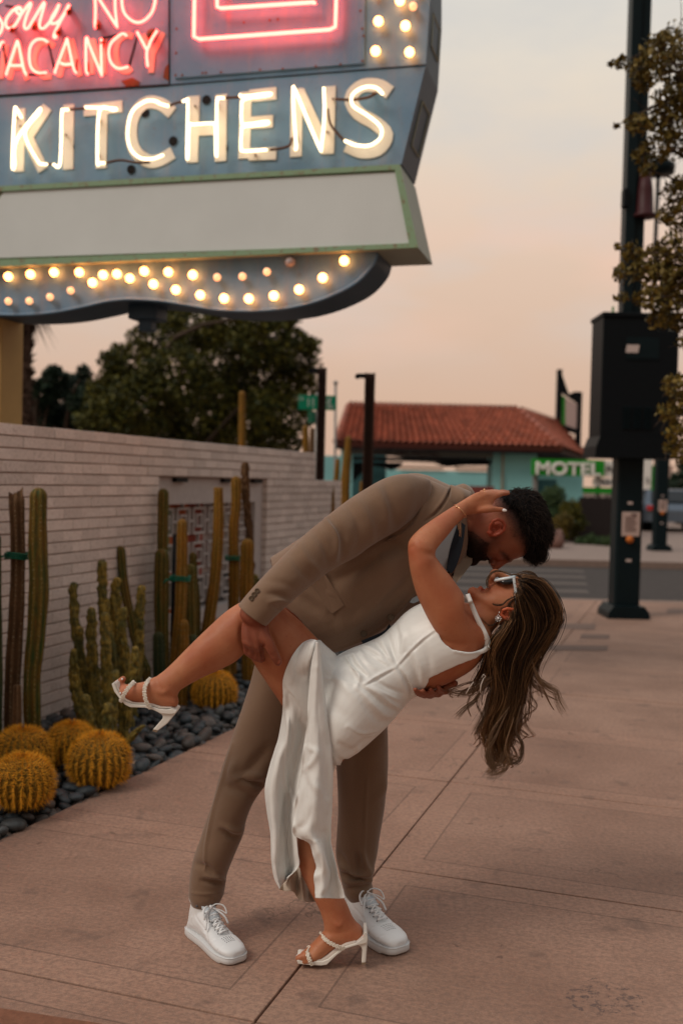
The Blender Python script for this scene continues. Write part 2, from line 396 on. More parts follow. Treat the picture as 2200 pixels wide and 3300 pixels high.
for ia_ in range(-9, 12):
    for ix_ in range(-2, 9):
        x0, x1 = ix_*SLAB_X+gap, (ix_+1)*SLAB_X-gap; a0, a1 = ia_*SLAB_A+(gap if ia_ % 2 else gap*.6), (ia_+1)*SLAB_A-gap
        poly = [J0+WP*x0+WD*a0, J0+WP*x1+WD*a0, J0+WP*x1+WD*a1, J0+WP*x0+WD*a1]
        for q in poly: q[2] = 0
        if ix_ < 0: poly = clip_poly(poly, e0, EN)
        poly = clip_poly(poly, np.array([0, KERB_Y-.15, 0]), kn) if len(poly) > 2 else []
        if len(poly) < 3: continue
        tilt = rng.normal(0, .0012)
        mbq = MB(); 
        vs = [bmw.verts.new((q[0], q[1], tilt)) for q in poly]; f = bmw.faces.new(vs)
        r = bmesh.ops.extrude_face_region(bmw, geom=[f]); nv = [v for v in r['geom'] if isinstance(v, bmesh.types.BMVert)]
        for v in nv: v.co.z -= .12
bmesh.ops.recalc_face_normals(bmw, faces=bmw.faces[:])
te = [e for e in bmw.edges if all(v.co.z > -.05 for v in e.verts)]
bmesh.ops.bevel(bmw, geom=te, offset=.004, segments=2, affect='EDGES', profile=.6)
me = bpy.data.meshes.new('w'); bmw.to_mesh(me); bmw.free()
tag(link('sidewalk', me, MATS['concrete'], smooth=False), kind='structure')
# kerb of the corner
mb = MB(); mb.box(-14, 30, KERB_Y-.15, KERB_Y+.02, -.16, .002)
tag(mb.build('kerb', MATS['kerb'], smooth=False), kind='structure')
FARK = float(G(1700, 1800)[1])
mb = MB(); mb.add([(-90, KERB_Y, -.13), (90, KERB_Y, -.13), (90, FARK, -.13), (-90, FARK, -.13)], [(0, 1, 2, 3)])
mb.add([(3.9, FARK, -.134), (60, FARK, -.134), (160, 400, -.134), (30, 400, -.134)], [(0, 1, 2, 3)]) if False else None
tag(mb.build('road', MATS['asphalt'], smooth=False), kind='structure')
mb = MB()
for k in range(5):
    v = 1826+k*19; y0 = G(1600, v)[1]; 
    y0 = KERB_Y+.75+k*1.22; xa = P(1380+k*14, 1800, y0)[0]; xb = P(1910-(k*6), 1800, y0)[0]
    mb.add([(xa, y0, -.126), (xb, y0, -.126), (xb+.05, y0+.42, -.126), (xa+.05, y0+.42, -.126)], [(0, 1, 2, 3)])
tag(mb.build('crosswalk_marking', MATS['road_paint'], smooth=False), kind='structure')
# far side: walk, verge
mb = MB(); mb.box(-60, 90, FARK, 70, -.2, 0); tag(mb.build('far_sidewalk', MATS['far_walk'], smooth=False), kind='structure')
mb = MB(); mb.box(-50, 80, FARK-.15, FARK-.004, -.2, .004); tag(mb.build('far_kerb', MATS['kerb'], smooth=False), kind='structure')
# dark paver strips and the side patches of the walk
simple('dark_paver', (.17, .115, .095), .9, var=.3, scale=20, bstr=.3)
simple('light_paver', (.40, .27, .21), .85, var=.2, scale=20)
mb = MB()
for u0, u1, v0, v1 in ((1770, 1915, 2008, 2026), (1868, 1960, 2043, 2056), (1740, 1955, 2078, 2094), (2145, 2260, 1962, 1976)):
    q = [G(u0, v1, .004), G(u1, v1+2, .004), G(u1+4, v0+2, .004), G(u0+4, v0, .004)]; mb.add(q, [(0, 1, 2, 3)])
tag(mb.build('paver_strip', MATS['dark_paver'], smooth=False), kind='structure')
# utility cover lip lower left corner
simple('rusty_plate', (.22, .10, .06), .6, metal=.3, var=.4, scale=60, bstr=.5, bdist=.003, bscale=90)
mb = MB(); q = [G(-60, 3246, .004), G(330, 3306, .004), G(360, 3420, .004), G(-60, 3420, .004)]; mb.prism(q, (0, 0, .006))
tag(mb.build('utility_cover', MATS['rusty_plate'], smooth=False), 'rust coloured metal cover plate set flush in the walk at its nearest corner', 'utility cover')
# ================================================================ pebble bed
W0 = G(164, 2325); WA = R(18.3); WV = np.array([math.sin(WA), math.cos(WA), 0]); WN = np.array([math.cos(WA), -math.sin(WA), 0])
mb = MB(); s0, s1 = -5, 7.2
mb.add([e0+ED*-6+(0, 0, -.045)-e0*[0, 0, 1], e0+ED*9+(0, 0, -.045), W0+WV*8+(0, 0, -.045), W0+WV*-8+(0, 0, -.045)], [(0, 1, 2, 3)])
tag(mb.build('bed_soil', MATS['earth'], smooth=False), kind='structure')
m, nt, b = nodes('pebble')
a = nn(nt, 'ShaderNodeVertexColor', layer_name='Col'); f = noise_(nt, 40, 4)
L(nt, mixc(nt, 1, a.outputs[0], ramp(nt, f, [(.3, (.6, .6, .6)), (.7, (1.25, 1.25, 1.25))]), 'MULTIPLY'), b.inputs['Base Color']); b.inputs['Roughness'].default_value = .55
bump(nt, b, noise_(nt, 120, 3), .2, .002)
mb = MB()
bm = bmesh.new(); bmesh.ops.create_icosphere(bm, subdivisions=2, radius=1); IV = np.array([v.co[:] for v in bm.verts]); IF = [[v.index for v in f.verts] for f in bm.faces]; bm.free()
def bedpt(s, t):
    """s along the wall, t 0 at wall .. 1 at the walk's edge"""
    A = W0+WV*s; k = np.dot(A-e0, ED); B = e0+ED*k; return A+(B-A)*t
npb = 0
for layer in range(2):
    for s in np.arange(-2.6, 6.4, .062 if layer == 0 else .085):
        for t in np.arange(.0, 1.0, .058 if layer == 0 else .08):
            p = bedpt(s+rng.normal(0, .02), min(max(t+rng.normal(0, .02), 0), .975))
            if p[1] < 3.2: continue
            r = rng.uniform(.023, .045)*(1 if layer == 0 else 1.05); ax = np.array([r*rng.uniform(1, 1.5), r*rng.uniform(.8, 1.1), r*rng.uniform(.5, .75)])
            a_ = rng.uniform(0, 6.28); tl = rng.normal(0, .35); ca, sa = math.cos(a_), math.sin(a_); ct, s_t = math.cos(tl), math.sin(tl)
            M = np.array([[ca, -sa, 0], [sa, ca, 0], [0, 0, 1]])@np.array([[ct, 0, s_t], [0, 1, 0], [-s_t, 0, ct]])
            V = IV*ax*(1+.06*np.sin(IV[:, [1, 2, 0]]*3+rng.uniform(0, 6, 3))); z = -.03+ax[2]*.6+(0 if layer == 0 else .035)
            g = rng.uniform(.5, 1.3); c = np.array([(.034, .046, .054), (.052, .057, .058), (.027, .038, .045), (.075, .062, .055)][rng.integers(0, 4)])*g
            if rng.random() < .015: c = np.array([.3, .24, .2])
            mb.add(V@M.T+(p[0], p[1], z), IF, col=c); npb += 1
tag(mb.build('pebbles', MATS['pebble'], colors=True), 'smooth blue grey river pebbles filling the cactus bed', None, kind='stuff')
print('pebbles', npb)
# ================================================================ brick wall
m, nt, b = nodes('white_brick')
f1 = noise_(nt, 3, 4); f2 = noise_(nt, 60, 5, .7)
c = mixc(nt, math_(nt, 'MULTIPLY', f1, .8), (.83, .745, .705), (.70, .60, .56)); c = mixc(nt, ramp(nt, f2, [(.36, .35), (.5, 0)]), c, (.30, .22, .19))
g1 = nt.nodes.new('ShaderNodeVertexColor'); g1.layer_name = 'Col'
c = mixc(nt, 1, c, g1.outputs[0], 'MULTIPLY')
L(nt, c, b.inputs['Base Color']); b.inputs['Roughness'].default_value = .9
bump(nt, b, math_(nt, 'ADD', f2, noise_(nt, 22, 4)), .8, .006)
simple('mortar', (.36, .26, .22), .95, var=.3, scale=30, bstr=.5)
TOP = 1.725; CH = .0676; SM = -3.2
sA, sB = [None]*2
def s_of(u):
    """distance along the wall at picture column u"""
    p = onplane(u, 1560, W0, WN); return float((p-W0)@WV)
S1, S2, SE, SF = s_of(513), s_of(862), s_of(1014), s_of(1100)
def wb(mb, s0, s1, z0, z1, t0=0, t1=.2, col=None):
    """box in the wall: t depth behind the face"""
    c = W0+WV*(s0+s1)/2-WN*(t0+t1)/2; c[2] = (z0+z1)/2
    return mb.hexa(c, WV*(s1-s0)/2, -WN*(t1-t0)/2, (0, 0, (z1-z0)/2), col=col)
OZ0, OZ1 = .33, TOP-CH*4
STEP = TOP-CH*4
mbk, mbm = MB(), MB()
nrow = int(TOP/CH)+1
for i in range(nrow):
    z1 = TOP-i*CH; z0 = z1-CH+.0085
    if z1 < -.05: break
    spans = []
    lo_end = SE if z1 > STEP+.001 else SF
    if OZ0 < (z0+z1)/2 < OZ1: spans = [(SM, S1), (S2, lo_end)]
    else: spans = [(SM, lo_end)]
    for a_, b_ in spans:
        x = a_
        off = (i % 2)*.1
        edges_ = [a_]+[e for e in np.arange(math.floor(a_/.2)*.2+off, b_, .2) if a_+.03 < e < b_-.03]+[b_]
        for q0, q1 in zip(edges_[:-1], edges_[1:]):
            g = rng.uniform(.86, 1.08); pr = rng.uniform(-.002, .003)
            cc = W0+WV*(q0+q1)/2-WN*(.05-pr/2); cc[2] = (z0+z1)/2+rng.normal(0, .0006)
            mbk.bbox(cc, WV*((q1-q0)/2-.0003), WN*(.05+pr/2), (0, 0, (z1-z0)/2), .0022, col=(g, g*.985, g*.97))
for a_, b_, z0, z1 in ((SM, S1, -.1, TOP-.006), (S2, SE, -.1, TOP-.006), (SE, SF, -.1, STEP-.006), (S1, S2, -.1, OZ0), (S1, S2, OZ1, TOP-.006)):
    wb(mbm, a_+.001, b_-.002, z0, z1, .008, .19)
wall = empty('brick_wall', 'low pale brick garden wall behind the row of cacti, with a framed screen opening', 'wall')
mbk.build('brick_face', MATS['white_brick'], wall, smooth=False, colors=True); mbm.build('mortar_core', MATS['mortar'], wall, smooth=False)
# framed screen in the wall
simple('frame_white', (.52, .47, .46), .7, var=.15, scale=20); simple('screen_white', (.50, .46, .45), .7, var=.15)
simple('panel_green', (.16, .33, .12), .6); simple('panel_orange', (.50, .13, .05), .6); simple('panel_red', (.34, .07, .045), .6); simple('panel_pale', (.48, .42, .41), .6); simple('panel_dark', (.10, .10, .11), .6)
scr = empty('garden_screen', 'white framed geometric breeze screen with green, orange and red panels, set in the brick wall', 'screen')
mb = MB()
for a_, b_, z0, z1 in ((S1, S1+.16, OZ0, OZ1), (S2-.16, S2, OZ0, OZ1), (S1+.16, S2-.16, OZ1-.20, OZ1), (S1+.16, S2-.16, OZ0, OZ0+.10)): wb(mb, a_, b_, z0, z1-.003, .045, .16)
mb.build('screen_frame', MATS['frame_white'], scr, smooth=False)
IA, IB, IZ0, IZ1 = S1+.16, S2-.16, OZ0+.10, OZ1-.20; iw = (IB-IA)
for nme, f0, f1, g0, g1_ in (('panel_green', 0, .16, .0, 1), ('panel_orange', .16, .34, .45, 1), ('panel_red', .34, .50, .3, 1), ('panel_orange', .16, .34, 0, .45), ('panel_pale', .50, 1, .3, 1), ('panel_dark', .34, 1, 0, .3)):
    mb = MB(); wb(mb, IA+iw*f0, IA+iw*f1, IZ0+(IZ1-IZ0)*g0, IZ0+(IZ1-IZ0)*g1_, .14, .15); mb.build('panel', MATS[nme], scr, smooth=False)
mb = MB(); cell = .27
def sq(mb, cx, cz, h, w=.012, t0=.09, t1=.12):
    wb(mb, cx-h, cx+h, cz+h-w, cz+h, t0, t1); wb(mb, cx-h, cx+h, cz-h, cz-h+w, t0, t1); wb(mb, cx-h, cx-h+w, cz-h+w, cz+h-w, t0, t1); wb(mb, cx+h-w, cx+h, cz-h+w, cz+h-w, t0, t1)
for i in range(int(iw/cell)+1):
    for j in range(4):
        cx, cz = IA+cell*(i+.5), IZ1-cell*(j+.5)
        if cx+.1 > IB or cz-.1 < IZ0: continue
        sq(mb, cx, cz, .105, .017); sq(mb, cx, cz, .052, .014)
        for dx_, dz_ in ((1, 0), (0, 1), (-1, 0), (0, -1)):
            if dx_: wb(mb, cx+min(dx_*.105, dx_*.137), cx+max(dx_*.105, dx_*.137), cz-.008, cz+.008, .092, .118)
            else: wb(mb, cx-.008, cx+.008, cz+min(dz_*.105, dz_*.137), cz+max(dz_*.105, dz_*.137), .092, .118)
mb.build('screen_lattice', MATS['screen_white'], scr, smooth=False)
# dark lamps hanging under the opening head
simple('black_metal', (.004, .006, .008), .5, var=.2, spec=.12); simple('teal_black', (.003, .010, .013), .45, var=.25, scale=8, spec=.15)
for u in (590, 740, 835):
    s = s_of(u); mb = MB(); wb(mb, s-.09, s+.09, OZ1-.035, OZ1-.004, .005, .04)
    t_ = mb.build('fixture_bracket', MATS['black_metal'], scr, smooth=False)
# ================================================================ cacti
def cactus_mat(name, base, rib, dry, rs=.6):
    m, nt, b = nodes(name)
    a = nn(nt, 'ShaderNodeVertexColor', layer_name='Col'); sep = nt.nodes.new('ShaderNodeSeparateColor'); L(nt, a.outputs[0], sep.inputs[0])
    f = noise_(nt, 6, 5, .6, stretch=(6, 6, .8)); g = noise_(nt, 60, 4, .6)
    c = mixc(nt, ramp(nt, f, [(.4, 0), (.62, 1)]), base, dry)
    c = mixc(nt, math_(nt, 'MULTIPLY', sep.outputs[0], .75), c, rib)
    c = mixc(nt, ramp(nt, g, [(.35, .4), (.55, 0)]), c, (.04, .03, .012))
    L(nt, c, b.inputs['Base Color']); b.inputs['Roughness'].default_value = rs; b.inputs['Specular IOR Level'].default_value = .15; bump(nt, b, g, .5, .004); return m
cactus_mat('cactus_green', (.030, .060, .014), (.22, .14, .028), (.14, .070, .012))
cactus_mat('cactus_yellow', (.12, .070, .008), (.33, .165, .025), (.22, .085, .008))
cactus_mat('cactus_brown', (.13, .065, .030), (.22, .13, .07), (.07, .035, .018), .9)
cactus_mat('cactus_dark', (.025, .055, .030), (.09, .09, .035), (.05, .06, .02))
m_k, nt, b = nodes('cactus_knobby')
f = noise_(nt, 9, 4); g = noise_(nt, 38, 4, .65)
L(nt, mixc(nt, ramp(nt, g, [(.42, .75), (.55, 0)]), ramp(nt, f, [(.35, (.10, .090, .012)), (.6, (.33, .215, .028))]), (.035, .04, .008)), b.inputs['Base Color'])
b.inputs['Roughness'].default_value = .7; bump(nt, b, math_(nt, 'ADD', g, noise_(nt, 20, 3)), .9, .012)
simple('tie_green', (.0, .13, .075), .5, var=.3, scale=80)
simple('spine', (.62, .52, .32), .6, var=0)
simple('golden_spine', (.78, .36, .022), .55, var=.45, scale=12); simple('barrel_flesh', (.15, .085, .010), .7, var=.3)
NC = [0]
def column(px, depth, rw, mat, label, ribs=9, flat_top=False, knob=False, parent=None, spines=True, base_z=-.03, name='column_cactus', group='column cacti along the wall', wob=.012, jag=0):
    """px: path points bottom..top in picture; rw radii in px at each"""
    n = len(px)*9; Q = cr([[p[0], p[1], r] for p, r in zip(px, rw)], n)
    C = np.array([P(q[0], q[1], depth) for q in Q]); Rr = np.array([q[2]*depth/FPX for q in Q])
    C[0][2] = min(C[0][2], base_z)
    k = ribs*6; V, Cl = [], []; ph = random.random()*6
    H = np.concatenate([[0], np.cumsum(np.linalg.norm(np.diff(C, axis=0), axis=1))])
    prof = []
    for i in range(n): prof.append((C[i], Rr[i]*(1+wob*2*math.sin(H[i]*9+ph)+wob*2*math.sin(H[i]*23+ph))))
    r0 = prof[-1][1]; d = C[-1]-C[-2]; d /= np.linalg.norm(d)
    if flat_top: prof += [(C[-1]+d*r0*.1, r0*.85), (C[-1]+d*r0*.02, r0*.3)]
    else: prof += [(C[-1]+d*r0*math.sin(R(t))*1.0, r0*math.cos(R(t))) for t in (20, 38, 55, 70, 82)]
    for i, (c, r) in enumerate(prof):
        for j in range(k):
            t = 2*math.pi*j/k; w = abs(math.cos(t*ribs/2+ph)); w = w**.8
            rr = r*(.80+.20*w)
            if knob:
                nz = mnoise.noise(Vector((math.cos(t)*2.2, math.sin(t)*2.2, (H[min(i, n-1)])*30+ph))); rr = r*(.90+.62*nz)
            if jag and i >= n-1: c = c+np.array([0, 0, r*rng.uniform(-.3, .3)*jag])
            V.append(c+rr*np.array([math.cos(t), math.sin(t), 0])); Cl.append((w**6, 0, 0))
    m_ = len(prof); F = [(i*k+j, i*k+(j+1) % k, (i+1)*k+(j+1) % k, (i+1)*k+j) for i in range(m_-1) for j in range(k)]+[tuple((m_-1)*k+j for j in range(k))]
    mb = MB(); mb.add(V, F, col=np.array(Cl))
    if parent is None:
        o = mb.build(name, mat, colors=True); tag(o, label, 'cactus', group)
    else: o = mb.build(name, mat, parent, colors=True)
    if spines and not knob:
        sb = MB(); r_ = np.random.default_rng(len(C))
        for a_ in range(ribs):
            t = (2*math.pi*a_-2*ph)/ribs
            if math.cos(t)*0+math.sin(t) > .5: continue
            for h in np.arange(.03, H[-1], .028):
                i = int(np.searchsorted(H, h)); i = min(i, n-1); c = C[i]; dr = np.array([math.cos(t), math.sin(t), 0]); b0 = c+dr*Rr[i]*.99
                for _ in range(4):
                    dd = dr+r_.normal(0, .6, 3); dd /= np.linalg.norm(dd); l = r_.uniform(.007, .014)
                    s_ = np.cross(dd, (0, 0, 1)); s_ /= np.linalg.norm(s_)+1e-9
                    sb.add([b0-s_*.0007, b0+s_*.0007, b0+dd*l], [(0, 1, 2)])
        if sb.n: tag(sb.build('spines', MATS['spine'], o, smooth=False), kind='stuff')
    return o
def C1(L_): return mp(Z1, L_)
def dz(x, y): return float(proj(G(*Z1(x, y))[None])[0][2])
g_, y_, b_, d_ = MATS['cactus_green'], MATS['cactus_yellow'], MATS['cactus_brown'], MATS['cactus_dark']
k_ = 1/1.344
def colz(pts, w, dep, mat, label, **kw): return column(C1(pts), dep, [x*k_/2 for x in w], mat, label, **kw)
colz([(52, 1830), (55, 1600), (72, 1300), (78, 1060), (72, 822)], [72, 70, 66, 64, 66], 5.3, b_, 'dried brown stump with a sawn top and a green tie, leftmost tall trunk', ribs=7, flat_top=True, jag=1)
colz([(143, 1840), (140, 1600), (158, 1400), (170, 1200), (165, 1000), (168, 806)], [72, 78, 82, 86, 84, 74], 5.25, g_, 'tall thick green column with yellow lower half, beside the sawn brown stump', ribs=8)
colz([(-14, 1840), (-12, 1500), (-18, 1150), (-16, 990)], [50, 50, 50, 44], 5.2, d_, 'dark green column cut off by the left edge of the view', ribs=7)
colz([(73, 1840), (75, 1720), (76, 1625)], [44, 42, 36], 5.1, b_, 'short brown dead stub at the foot of the sawn stump', ribs=6, flat_top=True, spines=False)
# back single one behind the knobby clump
colz([(640, 1560), (590, 1440), (565, 1320), (540, 1200), (524, 1040)], [40, 40, 40, 42, 40], 6.7, g_, 'thin leaning column with a green head behind the knobby clump', ribs=7)
# group right
colz([(706, 1330), (708, 1150), (705, 1000), (708, 795)], [46, 46, 48, 46], 7.1, g_, 'slender tall column in front of the left side of the screen frame', ribs=8)
colz([(705, 1610), (702, 1450), (700, 1250), (702, 1062)], [60, 64, 66, 62], 6.95, g_, 'thick ribbed column below the slender one at the left of the screen', ribs=9)
colz([(690, 1620), (688, 1500), (686, 1415)], [52, 54, 48], 6.8, d_, 'short dark green column at the wall foot left of the black stake', ribs=8)
colz([(745, 1780), (762, 1500), (782, 1300), (788, 1100), (790, 925)], [46, 50, 52, 50, 46], 6.6, y_, 'yellow column with a broken tip tied in green to the black stake', ribs=8)
colz([(778, 1810), (785, 1650), (795, 1500), (798, 1358)], [70, 60, 48, 40], 6.5, y_, 'low yellow column in front of the tied one', ribs=9)
colz([(828, 1600), (830, 1400), (826, 1250), (826, 1122)], [50, 52, 52, 48], 6.95, g_, 'mid height green column right of the green tie', ribs=8)
colz([(858, 1500), (850, 1250), (838, 1150), (836, 1064)], [34, 36, 36, 34], 7.2, g_, 'thin green column peeping over the mid height one', ribs=7)
colz([(842, 1620), (838, 1520), (835, 1425)], [44, 46, 42], 6.7, d_, 'short dark column between the yellow ones and the raised leg', ribs=7)
colz([(880, 1560), (905, 1350), (932, 1150), (946, 950), (946, 768)], [56, 56, 50, 48, 42], 7.1, y_, 'tall leaning column with brown scars before the middle of the screen', ribs=8, flat_top=True)
colz([(1000, 1620), (1008, 1400), (1014, 1150), (1012, 950), (1022, 850), (1022, 740)], [46, 48, 48, 46, 44, 44], 7.5, y_, 'tall column with a green tie near the right side of the screen', ribs=8)
colz([(1090, 1320), (1082, 1000), (1070, 860), (1062, 760), (1062, 672)], [36, 34, 36, 38, 36], 7.6, b_, 'lumpy brown column rising highest above the screen frame', knob=True)
colz([(1075, 1640), (1072, 1400), (1068, 1200), (1072, 1018)], [56, 58, 62, 58], 7.3, y_, 'rounded yellow green column at the right edge of the screen', ribs=9)
colz([(1112, 1500), (1108, 1300), (1106, 1160)], [34, 36, 36], 7.6, MATS['cactus_knobby'], 'small dark knobby column partly behind the jacket sleeve', knob=True)
colz([(990, 1640), (985, 1540), (984, 1480)], [34, 34, 30], 7.2, y_, 'short yellow column behind the calf of the raised leg', ribs=7)
# beyond the wall
def colsrc(pts, w, dep, mat, label, **kw): return column(pts, dep, [x/2 for x in w], mat, label, group='column cacti beyond the wall', **kw)
colsrc([(779, 1700), (780, 1450), (780, 1270)], [24, 24, 20], 14, y_, 'lone thin cactus standing above the wall against the big tree', ribs=8, spines=False)
colsrc([(984, 1700), (985, 1470), (984, 1380)], [22, 22, 20], 13, y_, 'cactus just left of the first rusty steel post', ribs=8, spines=False)
colsrc([(1003, 1700), (1004, 1470), (1006, 1385)], [18, 18, 16], 14, b_, 'pinkish grey cactus right against the first rusty steel post', ribs=8, spines=False)
colsrc([(1112, 1760), (1110, 1600), (1116, 1500), (1122, 1415)], [40, 36, 28, 20], 12.5, y_, 'tall tapering cactus past the end of the wall, left of the second steel post', ribs=8, spines=False)
colsrc([(1062, 1760), (1062, 1650), (1062, 1575)], [36, 36, 30], 10.8, y_, 'stubby orange cactus at the low end of the wall', ribs=8, spines=False)
colsrc([(1072, 1700), (1078, 1600), (1084, 1540), (1088, 1485)], [24, 22, 20, 14], 11.5, y_, 'thin crooked cactus between wall end and tapering cactus', ribs=6, spines=False)
colsrc([(1162, 1700), (1163, 1600), (1164, 1556)], [12, 12, 10], 13.5, y_, 'tiny cactus at the foot of the second steel post', ribs=6, spines=False)
colsrc([(1027, 1640), (1026, 1590), (1026, 1558)], [26, 24, 20], 11.0, y_, 'small cactus head peeping over the wall step', ribs=6, spines=False)
# knobby clump: one plant, many stems
clump = empty('totem_pole_cactus', 'knobby yellow green many stemmed cactus clump in the middle of the bed', 'cactus')
for pts, w, dep in (([(400, 1830), (350, 1500), (325, 1350), (318, 1195)], [44, 44, 42, 38], 5.9), ([(420, 1840), (370, 1600), (345, 1480), (345, 1385)], [50, 46, 42, 36], 5.75),
        ([(430, 1830), (410, 1600), (398, 1450), (398, 1305)], [56, 52, 48, 40], 5.7), ([(470, 1840), (480, 1500), (450, 1300), (443, 1100)], [50, 52, 48, 42], 6.0),
        ([(470, 1860), (465, 1600), (458, 1450), (455, 1325)], [52, 50, 46, 36], 5.6), ([(540, 1830), (520, 1500), (498, 1300), (505, 1175)], [50, 50, 50, 42], 6.1),
        ([(560, 1800), (545, 1500), (530, 1400), (537, 1300)], [44, 42, 38, 32], 5.8), ([(560, 1820), (600, 1500), (605, 1350), (613, 1210)], [46, 46, 42, 38], 6.1),
        ([(530, 1880), (560, 1650), (585, 1560), (586, 1470)], [54, 46, 40, 32], 5.5), ([(480, 1860), (490, 1700), (500, 1575)], [52, 46, 36], 5.4),
        ([(380, 1840), (330, 1640), (322, 1560), (320, 1480)], [60, 50, 42, 30], 5.6), ([(545, 1880), (575, 1840), (612, 1805)], [44, 38, 28], 5.3), ([(400, 1850), (385, 1750), (372, 1680)], [56, 50, 40], 5.35), ([(470, 1900), (465, 1800), (468, 1720)], [60, 54, 46], 5.25)):
    column(C1(pts), dep, [x*k_/2 for x in w], MATS['cactus_knobby'], None, knob=True, parent=clump, name='stem')
# stakes and ties
mb = MB(); mb.tube([P(*Z1(742, 1560), 6.75), P(*Z1(757, 968), 6.75)], .013, 8); tag(mb.build('stake', MATS['black_metal']), 'black plant stake standing among the tall cacti', 'stake')
def tie(x, y, r, dep, label, knot=True):
    mb = MB(); c = P(*Z1(x, y), dep); t = np.linspace(0, 2*math.pi, 25); 
    for dzz in (-.012, 0, .012): mb.tube([c+(r*math.cos(a), r*math.sin(a), dzz+.004*math.sin(a*3)) for a in t], .008, 6, flat=.6)
    if knot: mb.tube([c+(-r*.9, -r*.5, 0), c+(-r*1.3, -r*.9, -.01), c+(-r*1.55, -r*.8, -.03)], .006, 5)
    tag(mb.build('plant_tie', MATS['tie_green']), label, 'plant tie', 'green ties round the cacti')
tie(76, 1062, .058, 5.3, 'green tie round the sawn brown stump')
tie(780, 1160, .062, 6.62, 'green tie binding the yellow column to the black stake')
tie(1014, 1072, .06, 7.5, 'green tie round the tall column near the right side of the screen', False)
# golden barrel cacti
def barrel(x, y, rx, ybase, label, group='golden barrel cacti'):
    u, v = Z1(x, y); ub, vb = Z1(x, ybase); dep = float(proj(G(ub, vb)[None])[0][2])+.05; r = rx*k_*dep/FPX
    c = P(u, v, dep); ribs = 24; k = ribs*4; n = 26; V = []; C_ = []
    root = None
    rz = max(c[2]+.01, r*.75); 
    for i in range(n+1):
        ph = math.pi*i/n
        for j in range(k):
            t = 2*math.pi*j/k; w = abs(math.cos(t*ribs/2)); rr = r*(.84+.14*w)*math.sin(ph)**.85; V.append((c[0]+rr*math.cos(t), c[1]+rr*math.sin(t), c[2]+r*.92*math.cos(ph)-(.06*r if i == 0 else 0)))
    F = [(i*k+j, (i+1)*k+j, (i+1)*k+(j+1) % k, i*k+(j+1) % k) for i in range(n) for j in range(k)]
    mb = MB(); mb.add(V, F); o = mb.build('barrel_cactus', MATS['barrel_flesh']); tag(o, label, 'cactus', group)
    sb = MB(); q = np.random.default_rng(int(x))
    for a in range(ribs):
        t = 2*math.pi*a/ribs
        if math.sin(t) > .75: continue
        for i in range(24):
            ph = R(4+i*5.3); rr = r*.98*math.sin(ph)**.85; b0 = np.array([c[0]+rr*math.cos(t), c[1]+rr*math.sin(t), c[2]+r*.92*math.cos(ph)])
            nr = np.array([math.cos(t)*math.sin(ph), math.sin(t)*math.sin(ph), math.cos(ph)]); tg = np.array([-math.sin(t), math.cos(t), 0])
            for s_ in range(9):
                e = q.uniform(-1, 1); dd = nr*q.uniform(.45, 1)+tg*e*.8+np.array([0, 0, q.uniform(-.75, .35)]); dd /= np.linalg.norm(dd); l = q.uniform(.020, .038)
                w_ = np.cross(dd, nr); w_ = w_/(np.linalg.norm(w_)+1e-6)*.0011
                sb.add([b0-w_, b0+w_, b0+dd*l-(0, 0, l*.1)], [(0, 1, 2)])
    tag(sb.build('spines', MATS['golden_spine'], o, smooth=False), kind='stuff'); return o
barrel(100, 2045, 128, 2215, 'spiny golden barrel cactus nearest the lens at the left edge')
barrel(98, 1925, 124, 2040, 'golden barrel cactus directly behind the nearest one')
barrel(310, 1885, 104, 1985, 'golden barrel cactus half hidden behind the round one by the pebbles')
barrel(430, 1955, 130, 2075, 'large round golden barrel cactus beside the edge of the walk')
barrel(930, 1652, 92, 1730, 'golden barrel cactus under the raised calf, farthest of the barrels')
# ================================================================ the neon sign
AS = R(15); SS = np.array([math.cos(AS), -math.sin(AS), 0]); SN = np.array([-math.sin(AS), -math.cos(AS), 0])   # along the face / towards the viewer
SP0 = P(700, 500, 7.0)
def sp(x, y, off=0): return onplane(*ZS(x, y), SP0+SN*off, SN)
def spn(x, y, off=0): return onplane(*ZN(x, y), SP0+SN*off, SN)
m, nt, b = nodes('sign_blue')
f = noise_(nt, 2.2, 6, .6); g = noise_(nt, 30, 5, .7); st = noise_(nt, 3, 4, .6, stretch=(6, 6, .7))
c = ramp(nt, f, [(.3, (.095, .21, .34)), (.55, (.145, .265, .40)), (.75, (.21, .30, .42))])
c = mixc(nt, ramp(nt, st, [(.52, 0), (.75, .4)]), c, (.30, .26, .28)); c = mixc(nt, ramp(nt, g, [(.30, .55), (.40, 0)]), c, (.16, .11, .09))
L(nt, c, b.inputs['Base Color']); b.inputs['Roughness'].default_value = .5; bump(nt, b, g, .15, .002)
simple('sign_side', (.030, .060, .095), .5, var=.35, scale=3, bstr=.2, bscale=40)  # the face's blue paint, with shade of sides and underside put into the colour
m, nt, b = nodes('sign_green')
g = noise_(nt, 25, 5, .7); L(nt, mixc(nt, ramp(nt, g, [(.36, .85), (.46, 0)]), (.23, .36, .22), (.22, .12, .07)), b.inputs['Base Color']); b.inputs['Roughness'].default_value = .5
simple('sign_white', (.66, .71, .71), .35, var=.1, scale=2)
simple('sign_side_pale', (.30, .33, .27), .5, var=.15, scale=3)
simple('letter_cream', (.80, .76, .68), .6, var=.12, scale=14)
simple('letter_salmon', (.62, .46, .40), .6, var=.12, scale=14)
simple('hole_black', (.01, .01, .012), .9, var=0)
simple('rust', (.18, .06, .025), .8, var=.4, scale=60)
simple('glass_dark', (.02, .025, .03), .15, var=0)
simple('wire', (.11, .055, .035), .6, var=0)
simple('neon_warm', (1, .8, .55), .3, var=0, emit=(1, .78, .46), es=3.6)
simple('neon_red', (1, .5, .4), .3, var=0, emit=(1, .050, .036), es=19)
